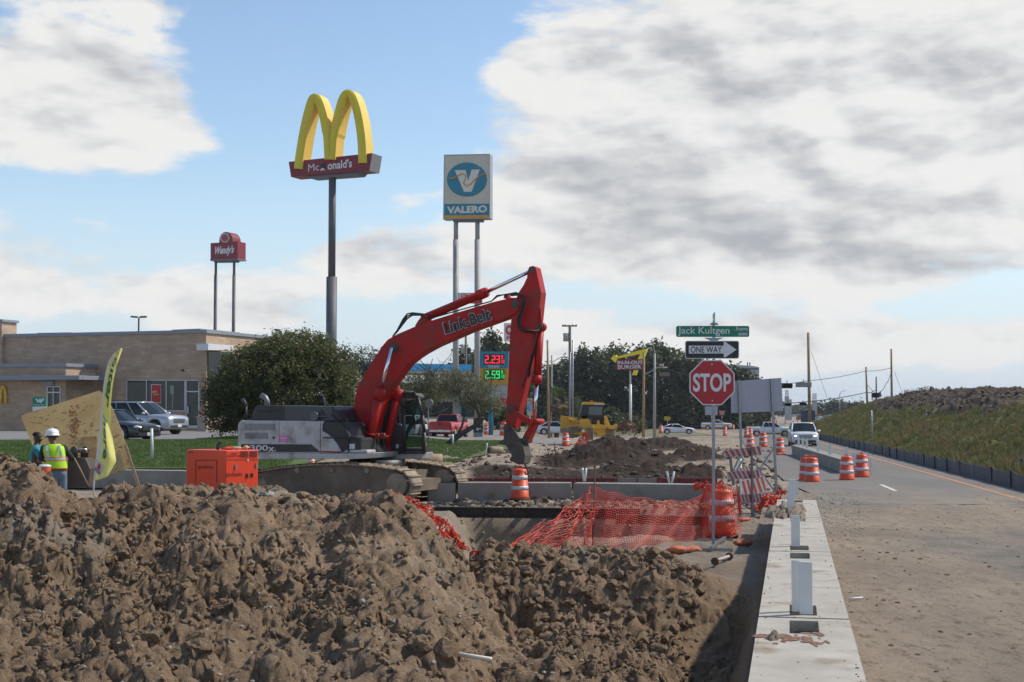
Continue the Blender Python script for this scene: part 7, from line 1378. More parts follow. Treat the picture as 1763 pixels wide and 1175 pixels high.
b = MB(); P_.poly(b, [(815, 732), (831, 732), (831, 745), (815, 745)], 0, .3); b.build('arrow_box', MATS['dark_sign'], t_); b = MB(); P_.poly(b, [(819, 739), (823, 735), (823, 738), (828, 738), (828, 740), (823, 740), (823, 743)], -.02, 0); b.build('arrow', LETW, t_); b = MB(); P_.poly(b, [(815, 745), (831, 745), (831, 753), (815, 753)], .02, .28); b.build('base', POLE2, t_)
b = MB(); b.tube([P_.p(u, v, -.03) for u, v in ((821, 729), (822, 725), (823.5, 727), (825, 725), (826, 729))], .03, 5); b.build('emblem', YEL, t_)
small_panel('street_name_plate', [(1135, 641.5), (1153.5, 641.5), (1153.5, 648), (1135, 648)], 150, mat('brown_plate', (.20, .15, .12), rough=.7), 'small brownish street plate hanging right of the tall light pole', 'sign', (), 0, False)
small_panel('banner', [(907.5, 686), (917, 686), (917, 716), (907.5, 716)], 130, mat('banner_mix', (.55, .45, .34), (.12, .28, .45), .35, .7, lo=.48, hi=.52), 'white, tan and blue banner seen between stick and cylinder', 'banner', (('DEAL', 912.5, 690, 8, 3.5, MATS['atm_red']),))
small_panel('wrong_way_sign', [(1238, 707), (1248, 707), (1248, 715.5), (1238, 715.5)], 230, mat('far_red', (.38, .06, .06), rough=.6), 'small red and white sign far behind the stop sign post', 'sign', (('WRONG', 1243, 709.5, 8.5, 2.4, LETW), ('WAY', 1243, 713, 6, 2.4, LETW)))
small_panel('yellow_board', [(1143.5, 717), (1155, 718), (1154, 724.5), (1143.5, 724)], 200, mat('board_yellow', (.55, .36, .03), rough=.6), 'small yellow board above the white coupe', 'sign')
small_panel('far_grey_sign', [(1214, 700), (1235.5, 700), (1235.5, 715), (1214, 715)], 220, ALU, 'far grey sign back directly below the stop sign', 'sign')
small_panel('orange_warning_sign', [(1284, 742), (1290, 736), (1296, 742), (1290, 748)], 200, ORG, 'tiny orange diamond sign behind the far drums', 'sign')
# gas station
def station():
    d = 165.0; C = W(700, 708, d); P = Plane((C.x, d, 0), 3); t = thing('fuel_station', 'white fuel station shop with a bright blue canopy behind the thin trees', 'building', (C.x, d, 0)); b = MB(); P.poly(b, [(585, 624), (812, 628), (812, 640), (585, 638)], 0, 12); b.build('canopy', mat('canopy_blue', (.02, .40, .78), (.03, .44, .80), .3, .4), t)
    b = MB(); P.poly(b, [(585, 638.5), (812, 640.5), (812, 643), (585, 642)], .3, 11.5); b.build('canopy_soffit', WHITE, t); b = MB(); P.poly(b, [(640, 660), (880, 658), (880, 722), (640, 722)], 9, 18); b.build('shop_wall', mat('shop_white', (.50, .48, .44), (.44, .42, .38), .4, .8), t); b = MB(); P.poly(b, [(690, 692), (860, 692), (860, 718), (690, 718)], 8.9, 9); b.build('shop_window', WGL, t)
    for u in (650, 720, 790): b = MB(); q = P.p(u, 700, 5); b.box((q.x, q.y, 2.7), (.5, .5, 5.4)); b.build('canopy_column', mat('column_teal', (.05, .22, .30), rough=.6), t)
    b = MB(); P.poly(b, [(856, 686), (872, 686), (872, 697), (856, 697)], 8.6, 8.8); b.build('red_panel', MATS['atm_red'], t)
    b = MB(); P.poly(b, [(760, 650), (905, 652), (905, 662), (760, 661)], 8.5, 12); b.build('shop_fascia', mat('fascia', (.62, .61, .58), rough=.6), t)
station()
def block_building(name, label, pts, d, m, th=14, bands=0, cat='building', mast=False):
    u = sum(p[0] for p in pts) / len(pts); C = W(u, 708, d); t = thing(name, label, cat, (C.x, d, -1)); b = MB(); b.px(pts, d, th); b.build('wall', m, t)
    u0, u1 = min(p[0] for p in pts), max(p[0] for p in pts); v0, v1 = min(p[1] for p in pts), max(p[1] for p in pts)
    for i in range(bands): v = v0 + 6 + i * (v1 - v0 - 4) / bands; b = MB(); b.px([(u0 + 2, v), (u1 - 1.5, v), (u1 - 1.5, v + 2.2), (u0 + 2, v + 2.2)], d, .3, 0, -th / 2); b.build('window_band', WGL, t)
    if mast:
        for uu in (u1 - 12, u1 - 8): b = MB(); b.cyl(W(uu, v0, d), W(uu, v0 - 6, d), .25, n=6); b.build('roof_antenna', DGREY, t)
FARC = mat('far_concrete', (.40, .40, .40), (.34, .34, .35), .05, .9)
block_building('office_block', 'distant pale office block rising right of the stop sign top', [(1262, 630), (1289, 632), (1299, 634), (1299, 730), (1262, 730)], 520, FARC, 20, 6, mast=True)
block_building('office_block', 'distant dark blue grey roof block above the trees left of the one way plate', [(1150, 612), (1192, 612), (1206, 620), (1206, 730), (1150, 730)], 560, mat('far_bluegrey', (.12, .14, .17), (.16, .18, .21), .06, .6), 20, 2, mast=True)
block_building('low_wall_building', 'low tan building behind the site at the foot of the far trees', [(1254, 706), (1275, 706), (1275, 722), (1254, 722)], 330, mat('far_tan', (.28, .24, .18), rough=.9), 8, 1)
# ------------------------------------------------------------------ poles, wires, signals
WOODP = mat('new_timber_pole', (.38, .25, .12), (.32, .20, .095), 2, .85, c3=(.20, .13, .07), sc3=4); WOODG = mat('old_timber_pole', (.12, .105, .09), (.16, .14, .12), 2, .9); SIGB = mat('signal_black', (.018, .022, .022), rough=.6)
def pole(name, label, u, vt, d, r0, r1, m, ut=None, group=None, extra=None, vb=None):
    p = W(u, 708, d); g = gz(p.x, d) - .1 if vb is None else W(u, vb, d).z; top = W(ut if ut is not None else u, vt, d); t = thing(name, label, 'pole', (p.x, d, g), 0, group); b = MB(); b.tube([(p.x, d, g), ((p.x + top.x) / 2, d, (g + top.z) / 2), tuple(top)], [r0, (r0 + r1) / 2, r1], 10); b.build('pole_shaft', m, t)
    if extra: extra(t, d)
    return t
def ex_util(t, d):
    b = MB(); b.box(W(980.5, 561.5, d), (26 / F * d, .14, .16)); [b.cyl(W(u, 561, d), W(u, 558.8, d), .06, n=6) for u in (969, 973, 986, 992)]; b.build('crossarm', WOODG, t); b = MB(); b.cyl(W(974.5, 588, d), W(974.5, 574, d), .32, n=14); b.cyl(W(976, 580, d), W(981, 580, d), .05, n=6); b.build('transformer', POLE2, t)
pole('utility_pole', 'grey utility pole with crossarm and transformer left of the dozer', 982, 560, 150, .22, .15, WOODG, 981, extra=ex_util)
for u, l_ in ((981.5, 'left'), (986, 'right')): pole('metal_pole', l_ + ' one of two thin bright steel poles by the grey utility pole', u, 586 if u > 984 else 600, 140, .10, .08, GALV)
pole('timber_pole', 'new yellow wooden pole right of the excavator stick, behind three drums', 945, 586, 125, .13, .09, WOODP, 942.5)
def ex_mast(t, d): b = MB(); b.tube([W(950, 624, d), W(967, 615, d), W(985, 614.5, d)], .05, 6); b.build('mast_arm', POLE2, t)
pole('timber_pole', 'tall new wooden pole in front of the burger sign', 1107.5, 606, 140, .15, .12, WOODP, 1108.5)
def ex_light(t, d):
    b = MB(); b.tube([W(1108, 646, d), W(1126, 637, d), W(1132, 633.3, d), W(1149, 633, d)], .07, 6); b.build('mast_arm', POLE2, t); b = MB(); b.tube([W(1127, 611, d), W(1126, 600, d), W(1123.5, 591, d), W(1119, 590, d)], .05, 6); b.build('luminaire_arm', POLE2, t); b = MB(); b.cyl(W(1140, 633, d), W(1140.5, 627.5, d), .12, n=8); b.build('camera', POLE2, t)
pole('light_pole', 'tall grey steel street light with a mast arm right of the burger sign', 1126.5, 609, 138, .17, .11, POLE2, 1127, extra=ex_light)
pole('light_pole', 'grey steel pole with a short mast arm behind the yellow wooden pole', 949, 612, 160, .12, .09, POLE2, 950, extra=ex_mast)
pole('utility_pole', 'distant wooden utility pole with a grey transformer behind the fuel sign', 802, 577, 220, .25, .18, WOODG, extra=lambda t, d: (lambda b: (b.cyl(W(797, 609, d), W(797, 594, d), .35, n=12), b.build('transformer', POLE2, t)))(MB()))
def ex_n(t, d): b = MB(); b.box(W(1388, 663, d), (.2, .2, .3)); b.build('clamp', GALV, t)
pole('timber_pole', 'tallest new wooden pole, beside the oncoming white SUV', 1394, 573, 120, .16, .11, WOODP, 1391.5)
pole('timber_pole', 'short wooden pole on the bank between the other two right hand poles', 1493.5, 632, 165, .14, .10, WOODP, 1491, vb=712)
pole('timber_pole', 'tall wooden pole farthest right, rising from the grassy bank', 1535.5, 601, 150, .13, .10, WOODP, 1534.5, vb=703)
def ex_box(t, d): b = MB(); b.box(W(1507, 681, d), (.75, .4, .55)); b.build('signal_head', SIGB, t); b = MB(); b.px([(1511, 678), (1516, 674), (1517, 683), (1512, 685)], d, .2); b.build('signal_panel', mat('signal_grey', (.12, .15, .14), rough=.6), t)
pole('signal_pole', 'dark pole carrying a traffic signal between the two right wooden poles', 1509, 649, 150, .07, .07, SIGB, 1508.5, extra=ex_box, vb=705)
def ex_lamp(t, d): b = MB(); b.tube([W(1445.5, 680, d), W(1447, 677, d), W(1451, 673.5, d), W(1457, 673, d)], .06, 5); b.build('lamp_arm', POLE2, t)
pole('light_pole', 'thin distant street lamp over the far road, right of the tallest wooden pole', 1445.5, 679, 260, .09, .07, POLE2, extra=ex_lamp)
pole('marker_post', 'thin grey steel post standing at the foot of the grassy bank', 1502, 707, 78, .035, .03, GALV, 1500.5)
def wire(name, pts, r, label, sag=0, cat='cable', group=None):
    P4 = [W(*p) for p in pts]; q = []
    for a, c in zip(P4, P4[1:]):
        for k in range(8): f = k / 8; p = a.lerp(c, f); p.z -= sag * 4 * f * (1 - f); q.append(p)
    q.append(P4[-1]); b = MB(); b.tube(q, r, 5); b.solo(name, SIGB, label, cat, group)
wire('span_wire', [(1300, 663, 118), (1392, 656, 120), (1491, 639, 146), (1533, 634, 150)], .028, 'upper black span wire between the right hand wooden poles', .12)
wire('span_wire', [(1300, 694, 118), (1392, 691.5, 121), (1491, 676, 148), (1507, 672, 150)], .045, 'lower, thicker black span wire carrying two traffic signals', .12)
wire('guy_wire', [(1397, 607, 120), (1425, 688, 150)], .016, 'thin guy wire slanting down right of the tallest wooden pole'); wire('guy_wire', [(1540, 640, 150), (1558, 690, 158)], .016, 'thin guy wire slanting down from the rightmost wooden pole'); wire('signal_cable', [(1534, 642, 150), (1526, 660, 150), (1515, 675, 150)], .03, 'black cable drooping from the rightmost pole to the signal', .2); wire('signal_cable', [(1492, 660, 160), (1500, 670, 155), (1507, 677, 150)], .03, 'black cable from the short wooden pole down to the signal', .1)
wire('overhead_wire', [(960, 624, 150), (1060, 633, 150), (1140, 633, 150), (1190, 646, 160)], .02, 'thin wire crossing in front of the dark trees behind the burger sign', .1)
def signal(u0, v0, u1, v1, d, label, n=3, name='traffic_signal', m=SIGB):
    c = W((u0 + u1) / 2, (v0 + v1) / 2, d); w = (u1 - u0) / F * d; h = (v1 - v0) / F * d; t = thing(name, label, 'traffic signal' if m is SIGB else 'sign', (c.x, c.y, c.z - h / 2)); b = MB(); b.box(c, (w, .2, h)); b.build('housing', m, t, bev=.02)
    if m is SIGB:
        for i in range(n): q = W(u0 + (u1 - u0) * (i + .5) / n, (v0 + v1) / 2, d - .12); b = MB(); b.cyl(q, q - Vector((0, .18, 0)), h * .38, n=10, caps=False); b.build('visor', SIGB, t)
    b = MB(); b.cyl(c + Vector((0, 0, h / 2)), c + Vector((0, 0, h / 2 + .25)), .03, n=6); b.build('hanger', SIGB, t)
signal(1346, 660, 1364, 669, 119, 'larger dark traffic signal hanging right of the blank grey sign'); signal(1351, 694.5, 1362.5, 699.5, 119, 'left one of two small dark signals on the lower span wire'); signal(1376.5, 693.5, 1388.5, 698.5, 120, 'right small dark signal beside the tallest wooden pole')
signal(1370, 658.5, 1397, 667, 119, 'slatted grey sign hanging on the span wire across the tallest pole', name='hanging_sign', m=mat('slatted', (.34, .34, .32), (.20, .20, .18), 6, .7))
# far construction and vehicles
COLM = mat('column_concrete', (.44, .44, .43), (.38, .38, .37), .3, .9)
def bridge_column(us, vt, vb, d, label, cage=None):
    c = W(sum(us) / 2, 708, d); t = thing('bridge_column', label, 'bridge column', (c.x, d, -1)); b = MB(); b.px([(us[0], vt), (us[1], vt), (us[1], vb), (us[0], vb)], d, 1.5); b.build('shaft', COLM, t)
    if cage:
        b = MB(); [b.cyl(W(us[0] + (us[1] - us[0]) * k / 4, vt, d), W(us[0] + (us[1] - us[0]) * k / 4, cage, d), .04, n=5) for k in range(5)]; [b.box(W(sum(us) / 2, v, d), ((us[1] - us[0]) / F * d, .08, .08)) for v in np.linspace(cage, vt, 5)]; b.build('rebar_cage', RUST, t)
bridge_column((1352, 1357.5), 683, 724, 330, 'left column of the unfinished bridge, with bare rebar on top', 672); bridge_column((1358, 1362), 688, 724, 340, 'right column of the unfinished bridge, touching the left one'); bridge_column((1399, 1405.5), 690, 728, 300, 'far concrete column just right of the tallest wooden pole', 678)
block_building('box_truck', 'dark blue truck far behind the tallest wooden pole', [(1382, 707), (1391, 705), (1400, 708), (1400, 728), (1382, 728)], 230, mat('far_blue', (.03, .05, .10), (.05, .07, .13), .5, .6), 3, 0, 'truck')
for i, (u0, v0, u1, v1, d, m, l_, c_) in enumerate(((1404, 717, 1413, 729, 230, PW, 'far white truck right of the tallest wooden pole', 'truck'), (1403, 713, 1412, 717.5, 260, mat('far_orange', (.40, .14, .03), rough=.7), 'orange equipment far down the road above the white truck', 'equipment'), (1416, 715, 1424, 727, 290, mat('far_grey', (.25, .26, .28), rough=.7), 'grey trailer far down the road', 'trailer'), (1372, 715, 1381, 723, 330, mat('far_rust', (.25, .12, .09), rough=.8), 'rusty formwork stack beyond the junction', 'formwork'), (1362, 714, 1380, 717, 400, FARC, 'long pale beam lying beyond the junction', 'beam'), (1425, 714, 1444, 716.5, 330, COLM, 'pale bridge deck piece far right above the bank', 'bridge deck'))):
    t = thing(['far_truck', 'far_equipment', 'far_trailer', 'form_stack', 'far_beam', 'bridge_deck'][i], l_, c_, W((u0 + u1) / 2, v1, d)); b = MB(); dz = (v1 - v0); b.px([(u0, v1), (u0, v0 + dz * .35), (u0 + (u1 - u0) * .25, v0 + dz * .3), (u0 + (u1 - u0) * .3, v0), (u1, v0), (u1, v1)], d, 2.4); b.build('body', m, t, bev=.05)
    if i in (0, 2): b = MB(); [b.cyl(W(u, v1, d - 1.3), W(u, v1, d - 1.0), .45, n=12) for u in (u0 + 2, u1 - 2)]; b.build('wheels', RUB, t)
for i in range(9):
    d = 240 + 22 * i; u = [1243, 1256, 1262, 1270, 1281, 1300, 1330, 1345, 1366][i]; drum(u, 0, ['tiny orange drum far beyond the junction, by the low tan building', 'tiny far drum second from the left beyond the junction'][min(i, 1)] if i < 2 else 'tiny orange drum in the far row beyond the junction', 'far row of drums beyond the junction', d=d).location.z = -1.02
# ------------------------------------------------------------------ trees
def leaf_mesh(name, lobes, n, size, m, seed, asp=.55, shell=.5, gap=.0, gs=1.2, droop=0.0, clump=.0, rough=.45):
    r = np.random.default_rng(seed); vol = np.array([l[3] * l[4] * l[5] for l in lobes]) ** .8; cnt = (vol / vol.sum() * n).astype(int); P_ = []
    for l, c in zip(lobes, cnt):
        d = r.normal(size=(c, 3)); d /= np.linalg.norm(d, axis=1)[:, None]; k = (r.random(c) ** (1 / 3)) * (1 - shell) + shell * (1 - .35 * r.random(c) ** 2)
        k *= 1 + rough * fbm(d[:, 0] * 2.6 + seed, d[:, 1] * 2.6 + d[:, 2] * 2.2, 4, seed, .6); P_.append(np.array(l[:3]) + d * k[:, None] * np.array(l[3:6]))
    P_ = np.concatenate(P_)
    if clump:
        nc = max(8, len(P_) // 26); ci = r.integers(0, len(P_), nc); cen = P_[ci]; P_ = cen[r.integers(0, nc, len(P_))] + r.normal(size=P_.shape) * clump
    if gap:
        q = fbm(P_[:, 0] / gs, P_[:, 1] / gs + P_[:, 2] / gs, 3, seed + 5); P_ = P_[q > -.5 + gap]
    n = len(P_); a = r.normal(size=(n, 3)); a[:, 2] = a[:, 2] * .7 - droop; a /= np.linalg.norm(a, axis=1)[:, None]; b = np.cross(a, r.normal(size=(n, 3))); b /= np.linalg.norm(b, axis=1)[:, None]
    s = size * (.5 + r.random(n))[:, None]; a *= s; b *= s * asp; V = np.stack([P_ - a, P_ - b * .9 + a * .1, P_ + a, P_ + b * .9 + a * .1], 1).reshape(-1, 3)
    return V, np.arange(n * 4).reshape(-1, 4)
def tree(name, label, u, d, lobes_px, n, size, m, seed, trunks=(), bark=None, group=None, dr=.8, gzv=None, **kw):
    x = W(u, 708, d).x; g = gz(x, d) if gzv is None else gzv; t = thing(name, label, 'shrub' if 'shrub' in name or 'bush' in name else 'tree', (x, d, g), 0, group); L3 = []
    for (lu, lv, ru, rv, *o) in lobes_px: c = W(lu, lv, d); s = d / F; L3.append((c.x - x, (o[0] if o else 0), c.z - g, ru * s, ru * s * dr, rv * s))
    V, Q = leaf_mesh(name, L3, n, size, m, seed, **kw); o = bpy.data.objects.new('crown', tri_soup('crown', V, Q, m)); COL.objects.link(o); o.parent = t
    if trunks:
        b = MB()
        for pts, r0, r1 in trunks: q = [W(a, c, d + (e[0] if e else 0)) for a, c, *e in pts]; k = len(q); b.tube(q, [r0 + (r1 - r0) * i / (k - 1) for i in range(k)], 8)
        b.build('trunk', bark or BARK, t)
    return t
SLOPE = 0
BARK = mat('bark', (.055, .045, .038), (.10, .085, .07), 4, .95, bump=.6, bsc=9)
def leafmat(n, c1, c2, c3=None, tr=.3, sc=1.2): return mat(n, c1, c2, sc, .55, trans=tr, c3=c3, sc3=3.5, lo3=.5, hi3=.62, lo=.42, hi=.58)
LG = leafmat('leaf_oak', (.080, .105, .032), (.13, .145, .045), (.16, .125, .055), .42); LM = leafmat('leaf_mesquite', (.135, .135, .065), (.19, .175, .09), (.10, .11, .045), .35); LF = leafmat('leaf_far', (.045, .062, .024), (.075, .092, .034), (.10, .092, .038), .3, .15); LF2 = leafmat('leaf_far_olive', (.085, .088, .030), (.12, .115, .042), None, .25, .2); LS = leafmat('leaf_shrub', (.075, .105, .045), (.10, .12, .05), None, .3)
tree('round_tree', 'large dense round green tree directly behind the excavator engine', 487, 62, [(487, 668, 118, 76), (420, 684, 72, 62), (550, 652, 68, 66), (500, 618, 82, 46), (528, 598, 40, 28), (588, 696, 36, 52), (382, 704, 32, 44), (450, 640, 70, 50), (560, 700, 46, 42)], 95000, .062, LG, 3, trunks=[([(480, 765), (478, 735), (482, 690)], .16, .10), ([(500, 765), (505, 730), (520, 680)], .13, .07), ([(455, 765), (448, 730), (430, 690)], .12, .06)], clump=.13, shell=.62, rough=.28)
def branch_set(seed, base, n, spread, d0):
    r = random.Random(seed); out = []
    for i in range(n):
        u, v = base; du, dv = spread[0] * r.uniform(-1, 1), -spread[1] * r.uniform(.3, 1); pts = [(u, v)]; e = 0
        for k in range(4): u += du * .28 + r.uniform(-6, 6); v += dv * .28 + r.uniform(-4, 4); e += r.uniform(-.5, .5); pts.append((u, v, e))
        out.append((pts, .035, .008))
    return out
MK = dict(asp=.28, shell=.25, gap=.10, gs=.9, clump=.22)
tree('mesquite_tree', 'thin leaning mesquite tree with its trunk slanting right behind the red pickup', 772, 88, [(800, 672, 54, 30), (838, 690, 32, 24), (775, 655, 42, 20), (860, 702, 18, 14), (745, 672, 34, 24)], 11500, .085, LM, 5, trunks=[([(770, 768), (784, 754), (803, 742), (824, 730), (826, 716), (818, 700), (800, 676)], .22, .05), ([(824, 730), (833, 722), (850, 705), (866, 700)], .07, .02), ([(786, 752), (795, 735), (800, 715), (790, 680), (780, 650)], .09, .02)] + branch_set(3, (815, 700), 9, (60, 60), 88) + branch_set(4, (790, 680), 9, (50, 60), 88), **MK)
tree('mesquite_tree', 'sparse olive mesquite tree seen behind and above the excavator cab', 706, 86, [(712, 660, 44, 26), (690, 668, 44, 30), (750, 650, 28, 18), (728, 682, 40, 22), (664, 650, 26, 28)], 10000, .085, LM, 6, trunks=[([(696, 772), (700, 745), (712, 730), (735, 716), (752, 712), (770, 704)], .14, .03), ([(702, 742), (712, 715), (722, 685), (735, 650), (745, 618)], .09, .02)] + branch_set(5, (725, 690), 10, (60, 70), 66) + branch_set(7, (745, 650), 7, (40, 50), 66), **MK)
tree('mesquite_tree', 'grey green thin topped tree right of the round tree, left of the boom', 632, 84, [(630, 622, 26, 24), (612, 640, 24, 28), (652, 650, 18, 28)], 4500, .09, leafmat('leaf_grey', (.10, .115, .07), (.14, .15, .09)), 8, trunks=[([(632, 740), (630, 690), (634, 640)], .12, .03)] + branch_set(9, (632, 660), 9, (40, 50), 84), asp=.35, gap=.06, gs=.9, clump=.2)
tree('street_tree', 'dark tree rising between the fuel sign poles and the phone sign', 848, 235, [(845, 600, 20, 28), (862, 612, 18, 26), (838, 625, 22, 22), (850, 650, 26, 40)], 6000, .34, LF, 10, trunks=[([(848, 735), (848, 640)], .3, .12)], gap=.05, gs=4, clump=.5)
tree('street_tree', 'dark tree partly hidden by the right pole of the fuel sign', 800, 250, [(800, 622, 22, 24), (786, 640, 16, 20), (812, 650, 20, 40)], 3600, .34, LF, 11, trunks=[([(800, 735), (800, 640)], .3, .12)], gap=.05, gs=4, clump=.5)
tree('street_tree', 'dark tree behind the excavator stick, beside the phone sign', 893, 240, [(893, 612, 26, 24), (905, 640, 26, 40), (880, 650, 22, 40)], 4600, .34, LF, 12, trunks=[([(893, 735), (893, 640)], .3, .12)], gap=.03, gs=4, clump=.5)
tops = [(930, 652, 24), (955, 634, 28), (982, 620, 30), (1012, 604, 32), (1040, 608, 30), (1068, 602, 34), (1098, 597, 34), (1128, 593, 34), (1158, 606, 32), (1186, 618, 32), (1214, 624, 30), (1240, 632, 28), (1264, 638, 24), (1284, 648, 20), (1304, 668, 18)]
tl = ['leftmost, lowest', 'second from the left', 'third from the left, behind the thin steel poles', 'tall one right behind the bulldozer', 'fifth, just left of the burger sign arrow', 'one behind the left of the burger board', 'tall one behind the right of the burger board', 'tallest one, behind the street light', 'one right of the street light, behind the coupe', 'one left of the one way plate', 'one hidden behind the stop sign post', 'one behind the stop sign right edge', 'one behind the left of the blank grey sign', 'small one below the office block', 'last small one behind the blank grey sign']
for i, (u, v, r_) in enumerate(tops):
    d = 268 + 9 * (i % 3); m = LF2 if i in (5, 9) else LF; r = random.Random(40 + i); vb = 737; mid = (v + vb) / 2
    lob = [(u, mid - 8, r_ * .95, (vb - v) * .42), (u + r.uniform(-8, 8), v + 16, r_ * .62, 17), (u - r_ * .5, v + 34, r_ * .6, 22), (u + r_ * .5, v + 30, r_ * .6, 22), (u, 715, r_ * 1.1, 24)]
    tree('dark_tree', 'dark evergreen tree in the far row, ' + tl[i], u, d, lob, 6500, .40, m, 60 + i, trunks=[([(u, 737), (u + 2, 700), (u, v + 22)], .35, .10), ([(u, 715), (u + r_ * .5, v + 30)], .14, .04), ([(u, 720), (u - r_ * .5, v + 36)], .14, .04)], group='row of dark trees beyond the site', clump=.75, shell=.6)
for i, (u, v, ru, rv, d, m, l_, n_) in enumerate(((1052, 722, 20, 18, 205, LS, 'rounded grey green shrub right of the bulldozer cab', 2600), (1078, 728, 16, 13, 208, LF2, 'low olive shrub left of the burger sign pole', 1500), (1096, 731, 14, 12, 210, LF2, 'low olive shrub at the foot of the burger sign pole', 1500), (1033, 728, 14, 14, 215, LS, 'small green shrub behind the bulldozer cab', 1300), (958, 720, 20, 18, 170, LF, 'dark shrub under the palm', 2000), (1074, 735, 14, 5, 160, mat('red_twigs', (.22, .13, .08), rough=.9), 'low heap of reddish brown brush left of the wooden pole', 800), (888, 712, 26, 22, 170, LF, 'dark shrub behind the excavator bucket link', 2200), (860, 716, 24, 18, 150, LF, 'dark rounded shrub behind the small drive through sign', 2000))):
    tree('shrub', l_, u, d, [(u, v, ru, rv), (u + ru * .4, v + rv * .3, ru * .7, rv * .8)], n_, .20, m, 90 + i, clump=.25, shell=.55)
for i, (u, v, ru, rv) in enumerate(((1590, 676, 10, 5), (1610, 679, 6, 3), (1562, 680, 3, 6))):
    y = 137; x = W(u, 708, y).x; tree('shrub', ['ragged shrub on the skyline of the rubble bank', 'small tuft right of the ragged shrub on the skyline', 'grey stump of brush on the skyline left of the ragged shrub'][i], u, y, [(u, v, ru, rv), (u - ru * .5, v + 2, ru * .8, rv * .5)], [900, 300, 260][i], .11, LS if i < 2 else mat('dead_brush', (.14, .12, .10), rough=.9), 120 + i, trunks=[([(u, 690), (u + 1, v)], .05, .02), ([(u, 690), (u - ru * .6, v - 1)], .03, .01)], asp=.3, gap=.1, gs=.5, clump=.2)
def palm():
    d = 160.0; c = W(958, 684, d); g = gz(c.x, d); t = thing('palm_tree', 'short fan palm with a brown skirt of dead fronds right of the yellow wooden pole', 'tree', (c.x, d, g)); b = MB(); b.tube([(c.x, d, g), (c.x + .1, d, c.z - .4)], [.30, .24], 10); b.build('trunk', BARK, t); r = random.Random(2)
    for nm, m, n_, lo, hi, L_ in (('green_fronds', mat('palm_green', (.085, .13, .03), (.13, .17, .05), 2, .6, trans=.3), 46, -.2, 1.2, 1.25), ('dead_fronds', mat('palm_brown', (.20, .13, .06), (.14, .09, .045), 2, .8), 36, -1.35, -.35, 1.5)):
        b = MB()
        for i in range(n_):
            a = r.uniform(0, 6.28); e = r.uniform(lo, hi); dv = Vector((math.cos(a) * math.cos(e), math.sin(a) * math.cos(e), math.sin(e))); s0 = c + dv * .35; hub = c + dv * L_ * .75; sd = dv.cross(Vector((0, 0, 1))).normalized(); up = sd.cross(dv)
            b.add([c, c + sd * .03, hub + sd * .03, hub], [(0, 1, 2, 3)])
            for k in range(9): w = (k - 4) * .24; q = (dv * math.cos(w) + sd * math.sin(w)); tip = hub + q * L_ * .62 - Vector((0, 0, .18 + .1 * abs(w))); pr = up * .0 + sd * math.cos(w) * .035 - dv * math.sin(w) * .035; b.add([hub - pr * .4, hub + pr * .4, hub.lerp(tip, .6) + pr, tip, hub.lerp(tip, .6) - pr], [(0, 1, 2, 3, 4)])
        b.build(nm, m, t)
palm()
tree('palm_shrub', 'spiky pale green palm like shrub left of the bulldozer cab', 993, 150, [(993, 705, 12, 18)], 1500, .22, LS, 140, asp=.12, clump=.3)
# far woods on the horizon
def far_woods():
    r = np.random.default_rng(5); P_ = []
    for k in range(150):
        u = 420 + 1500 * k / 150 + r.uniform(-6, 6); d = r.uniform(780, 1150); h = r.uniform(5, 9) + (3 if 1400 < u < 1470 else 0) * r.random(); x = (u - CU) / F * d; c = 260; q = r.normal(size=(c, 3)); q /= np.linalg.norm(q, axis=1)[:, None]; q *= (r.random(c) ** .4)[:, None]; P_.append(np.stack([x + q[:, 0] * r.uniform(5, 11), d + q[:, 1] * 5, -1 + h * .5 + q[:, 2] * h * .55], 1))
    P_ = np.concatenate(P_); n = len(P_); a = r.normal(size=(n, 3)); a /= np.linalg.norm(a, axis=1)[:, None]; b = np.cross(a, r.normal(size=(n, 3))); b /= np.linalg.norm(b, axis=1)[:, None]; a *= 1.1; b *= .8
    V = np.stack([P_ - a, P_ - b, P_ + a, P_ + b], 1).reshape(-1, 3); o = bpy.data.objects.new('far_woods', tri_soup('far_woods', V, np.arange(n * 4).reshape(-1, 4), LF)); COL.objects.link(o); tag(o, kind='stuff')
far_woods()
for i, (u, v, ru) in enumerate(((1437, 700, 13), (1408, 706, 9), (1465, 704, 9), (1478, 703, 9), (1515, 700, 11))):
    tree('distant_tree', 'distant rounded tree on the horizon, ' + ['tallest, crossed by the thin street lamp', 'left of the tallest', 'right of the tallest', 'just left of the short wooden pole', 'between the short wooden pole and the signal'][i], u, 620, [(u, v + 4, ru, 9), (u + 4, v + 8, ru * 1.2, 6)], 1400, .8, LF, 160 + i, gzv=-1.0, clump=1.3)
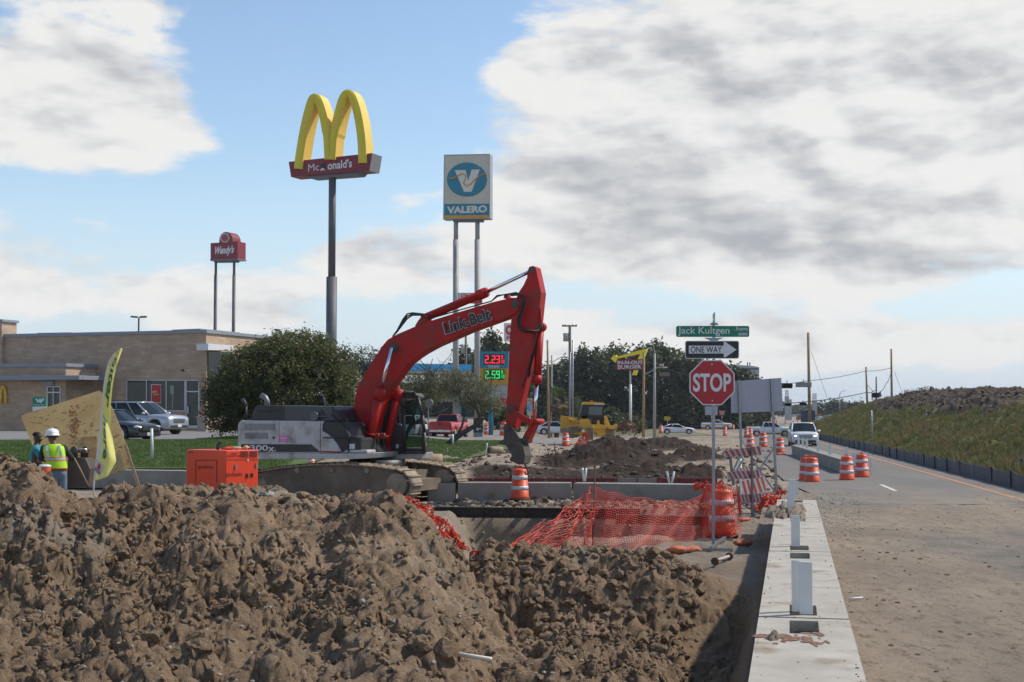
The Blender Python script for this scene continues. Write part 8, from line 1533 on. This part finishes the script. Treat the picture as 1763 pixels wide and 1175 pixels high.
# ------------------------------------------------------------------ odds and ends on the site
def log(u, v, d, L_, r, rz, label, m, name='cut_log', cat='log'):
    p = W(u, v, d); g = gz(p.x, d) + r * .8; dx = Vector((math.cos(rz), math.sin(rz), 0)) * L_ / 2; c = Vector((p.x, d, g)); t = thing(name, label, cat, (p.x, d, g - r * .8)); b = MB(); b.tube([c - dx, c - dx * .3 + Vector((0, 0, .02)), c + dx * .4, c + dx], [r, r * 1.03, r * .96, r * .9], 14); b.build('log_bark', m, t); b = MB(); e = dx.normalized(); b.cyl(c - dx - e * .004, c - dx - e * .012, r * .93, n=14); b.build('cut_end', mat('log_end', (.12, .085, .05), (.07, .05, .03), 12, .9), t)
LOGM = mat('log_pale', (.34, .26, .17), (.26, .19, .12), 3, .9, bump=.4, bsc=10)
log(739, 803, 54, 1.0, .27, rad(20), 'pale section of cut tree trunk lying right of the excavator tracks', LOGM); log(853, 771, 70, .75, .20, rad(25), 'smaller pale cut log lying left of the bucket', LOGM)
log(700, 795, 56, 2.6, .06, rad(-8), 'thin grey pipe lying on the grass behind the tracks', POLE2, 'pipe_length', 'pipe')
def puddle():
    b = MB(); c = W(500, 868, 34); pts = [(c.x + 1.9 * math.cos(a) * (1 + .2 * math.sin(3 * a)), 33.5 + 1.6 * math.sin(a) * (1 + .15 * math.cos(2 * a)), gz(c.x, 33.5) + .05) for a in [6.283 * i / 40 for i in range(40)]]
    b.add(pts, [tuple(range(40))]); o = b.build('puddle', mat('puddle_water', (.14, .11, .08), rough=.08)); tag(o, kind='structure')
puddle()
def slabs():
    r = random.Random(9)
    for i in range(6):
        u, v = 428 + i * 9 + r.uniform(-3, 3), 838 + r.uniform(-4, 5); d = 29 + r.uniform(-.3, .3); p = W(u, v, d); p.z = gz(p.x, d) + .04; b = MB(); b.box(p, (r.uniform(.15, .35), r.uniform(.15, .3), r.uniform(.06, .12)), rot=(r.uniform(-.4, .4), r.uniform(-.4, .4), r.uniform(0, 3)), tx=.8, ty=.9); b.solo('concrete_rubble', CONCD, 'broken grey concrete lump lying behind the soil heap right of the generator', 'rubble', 'broken concrete by the generator', bev=.02)
slabs()
# ------------------------------------------------------------------ air
def haze():
    b = MB(); b.box((0, 1900, 24), (5200, 4200, 56)); m = bpy.data.materials.new('haze_air'); m.use_nodes = True; nt = m.node_tree; nt.nodes.remove(nt.nodes['Principled BSDF']); v = nt.nodes.new('ShaderNodeVolumePrincipled')
    v.inputs['Color'].default_value = (.80, .88, 1, 1); v.inputs['Density'].default_value = .00013; nt.links.new(v.outputs[0], nt.nodes['Material Output'].inputs['Volume']); o = b.build('haze', m); tag(o, kind='stuff')
haze()
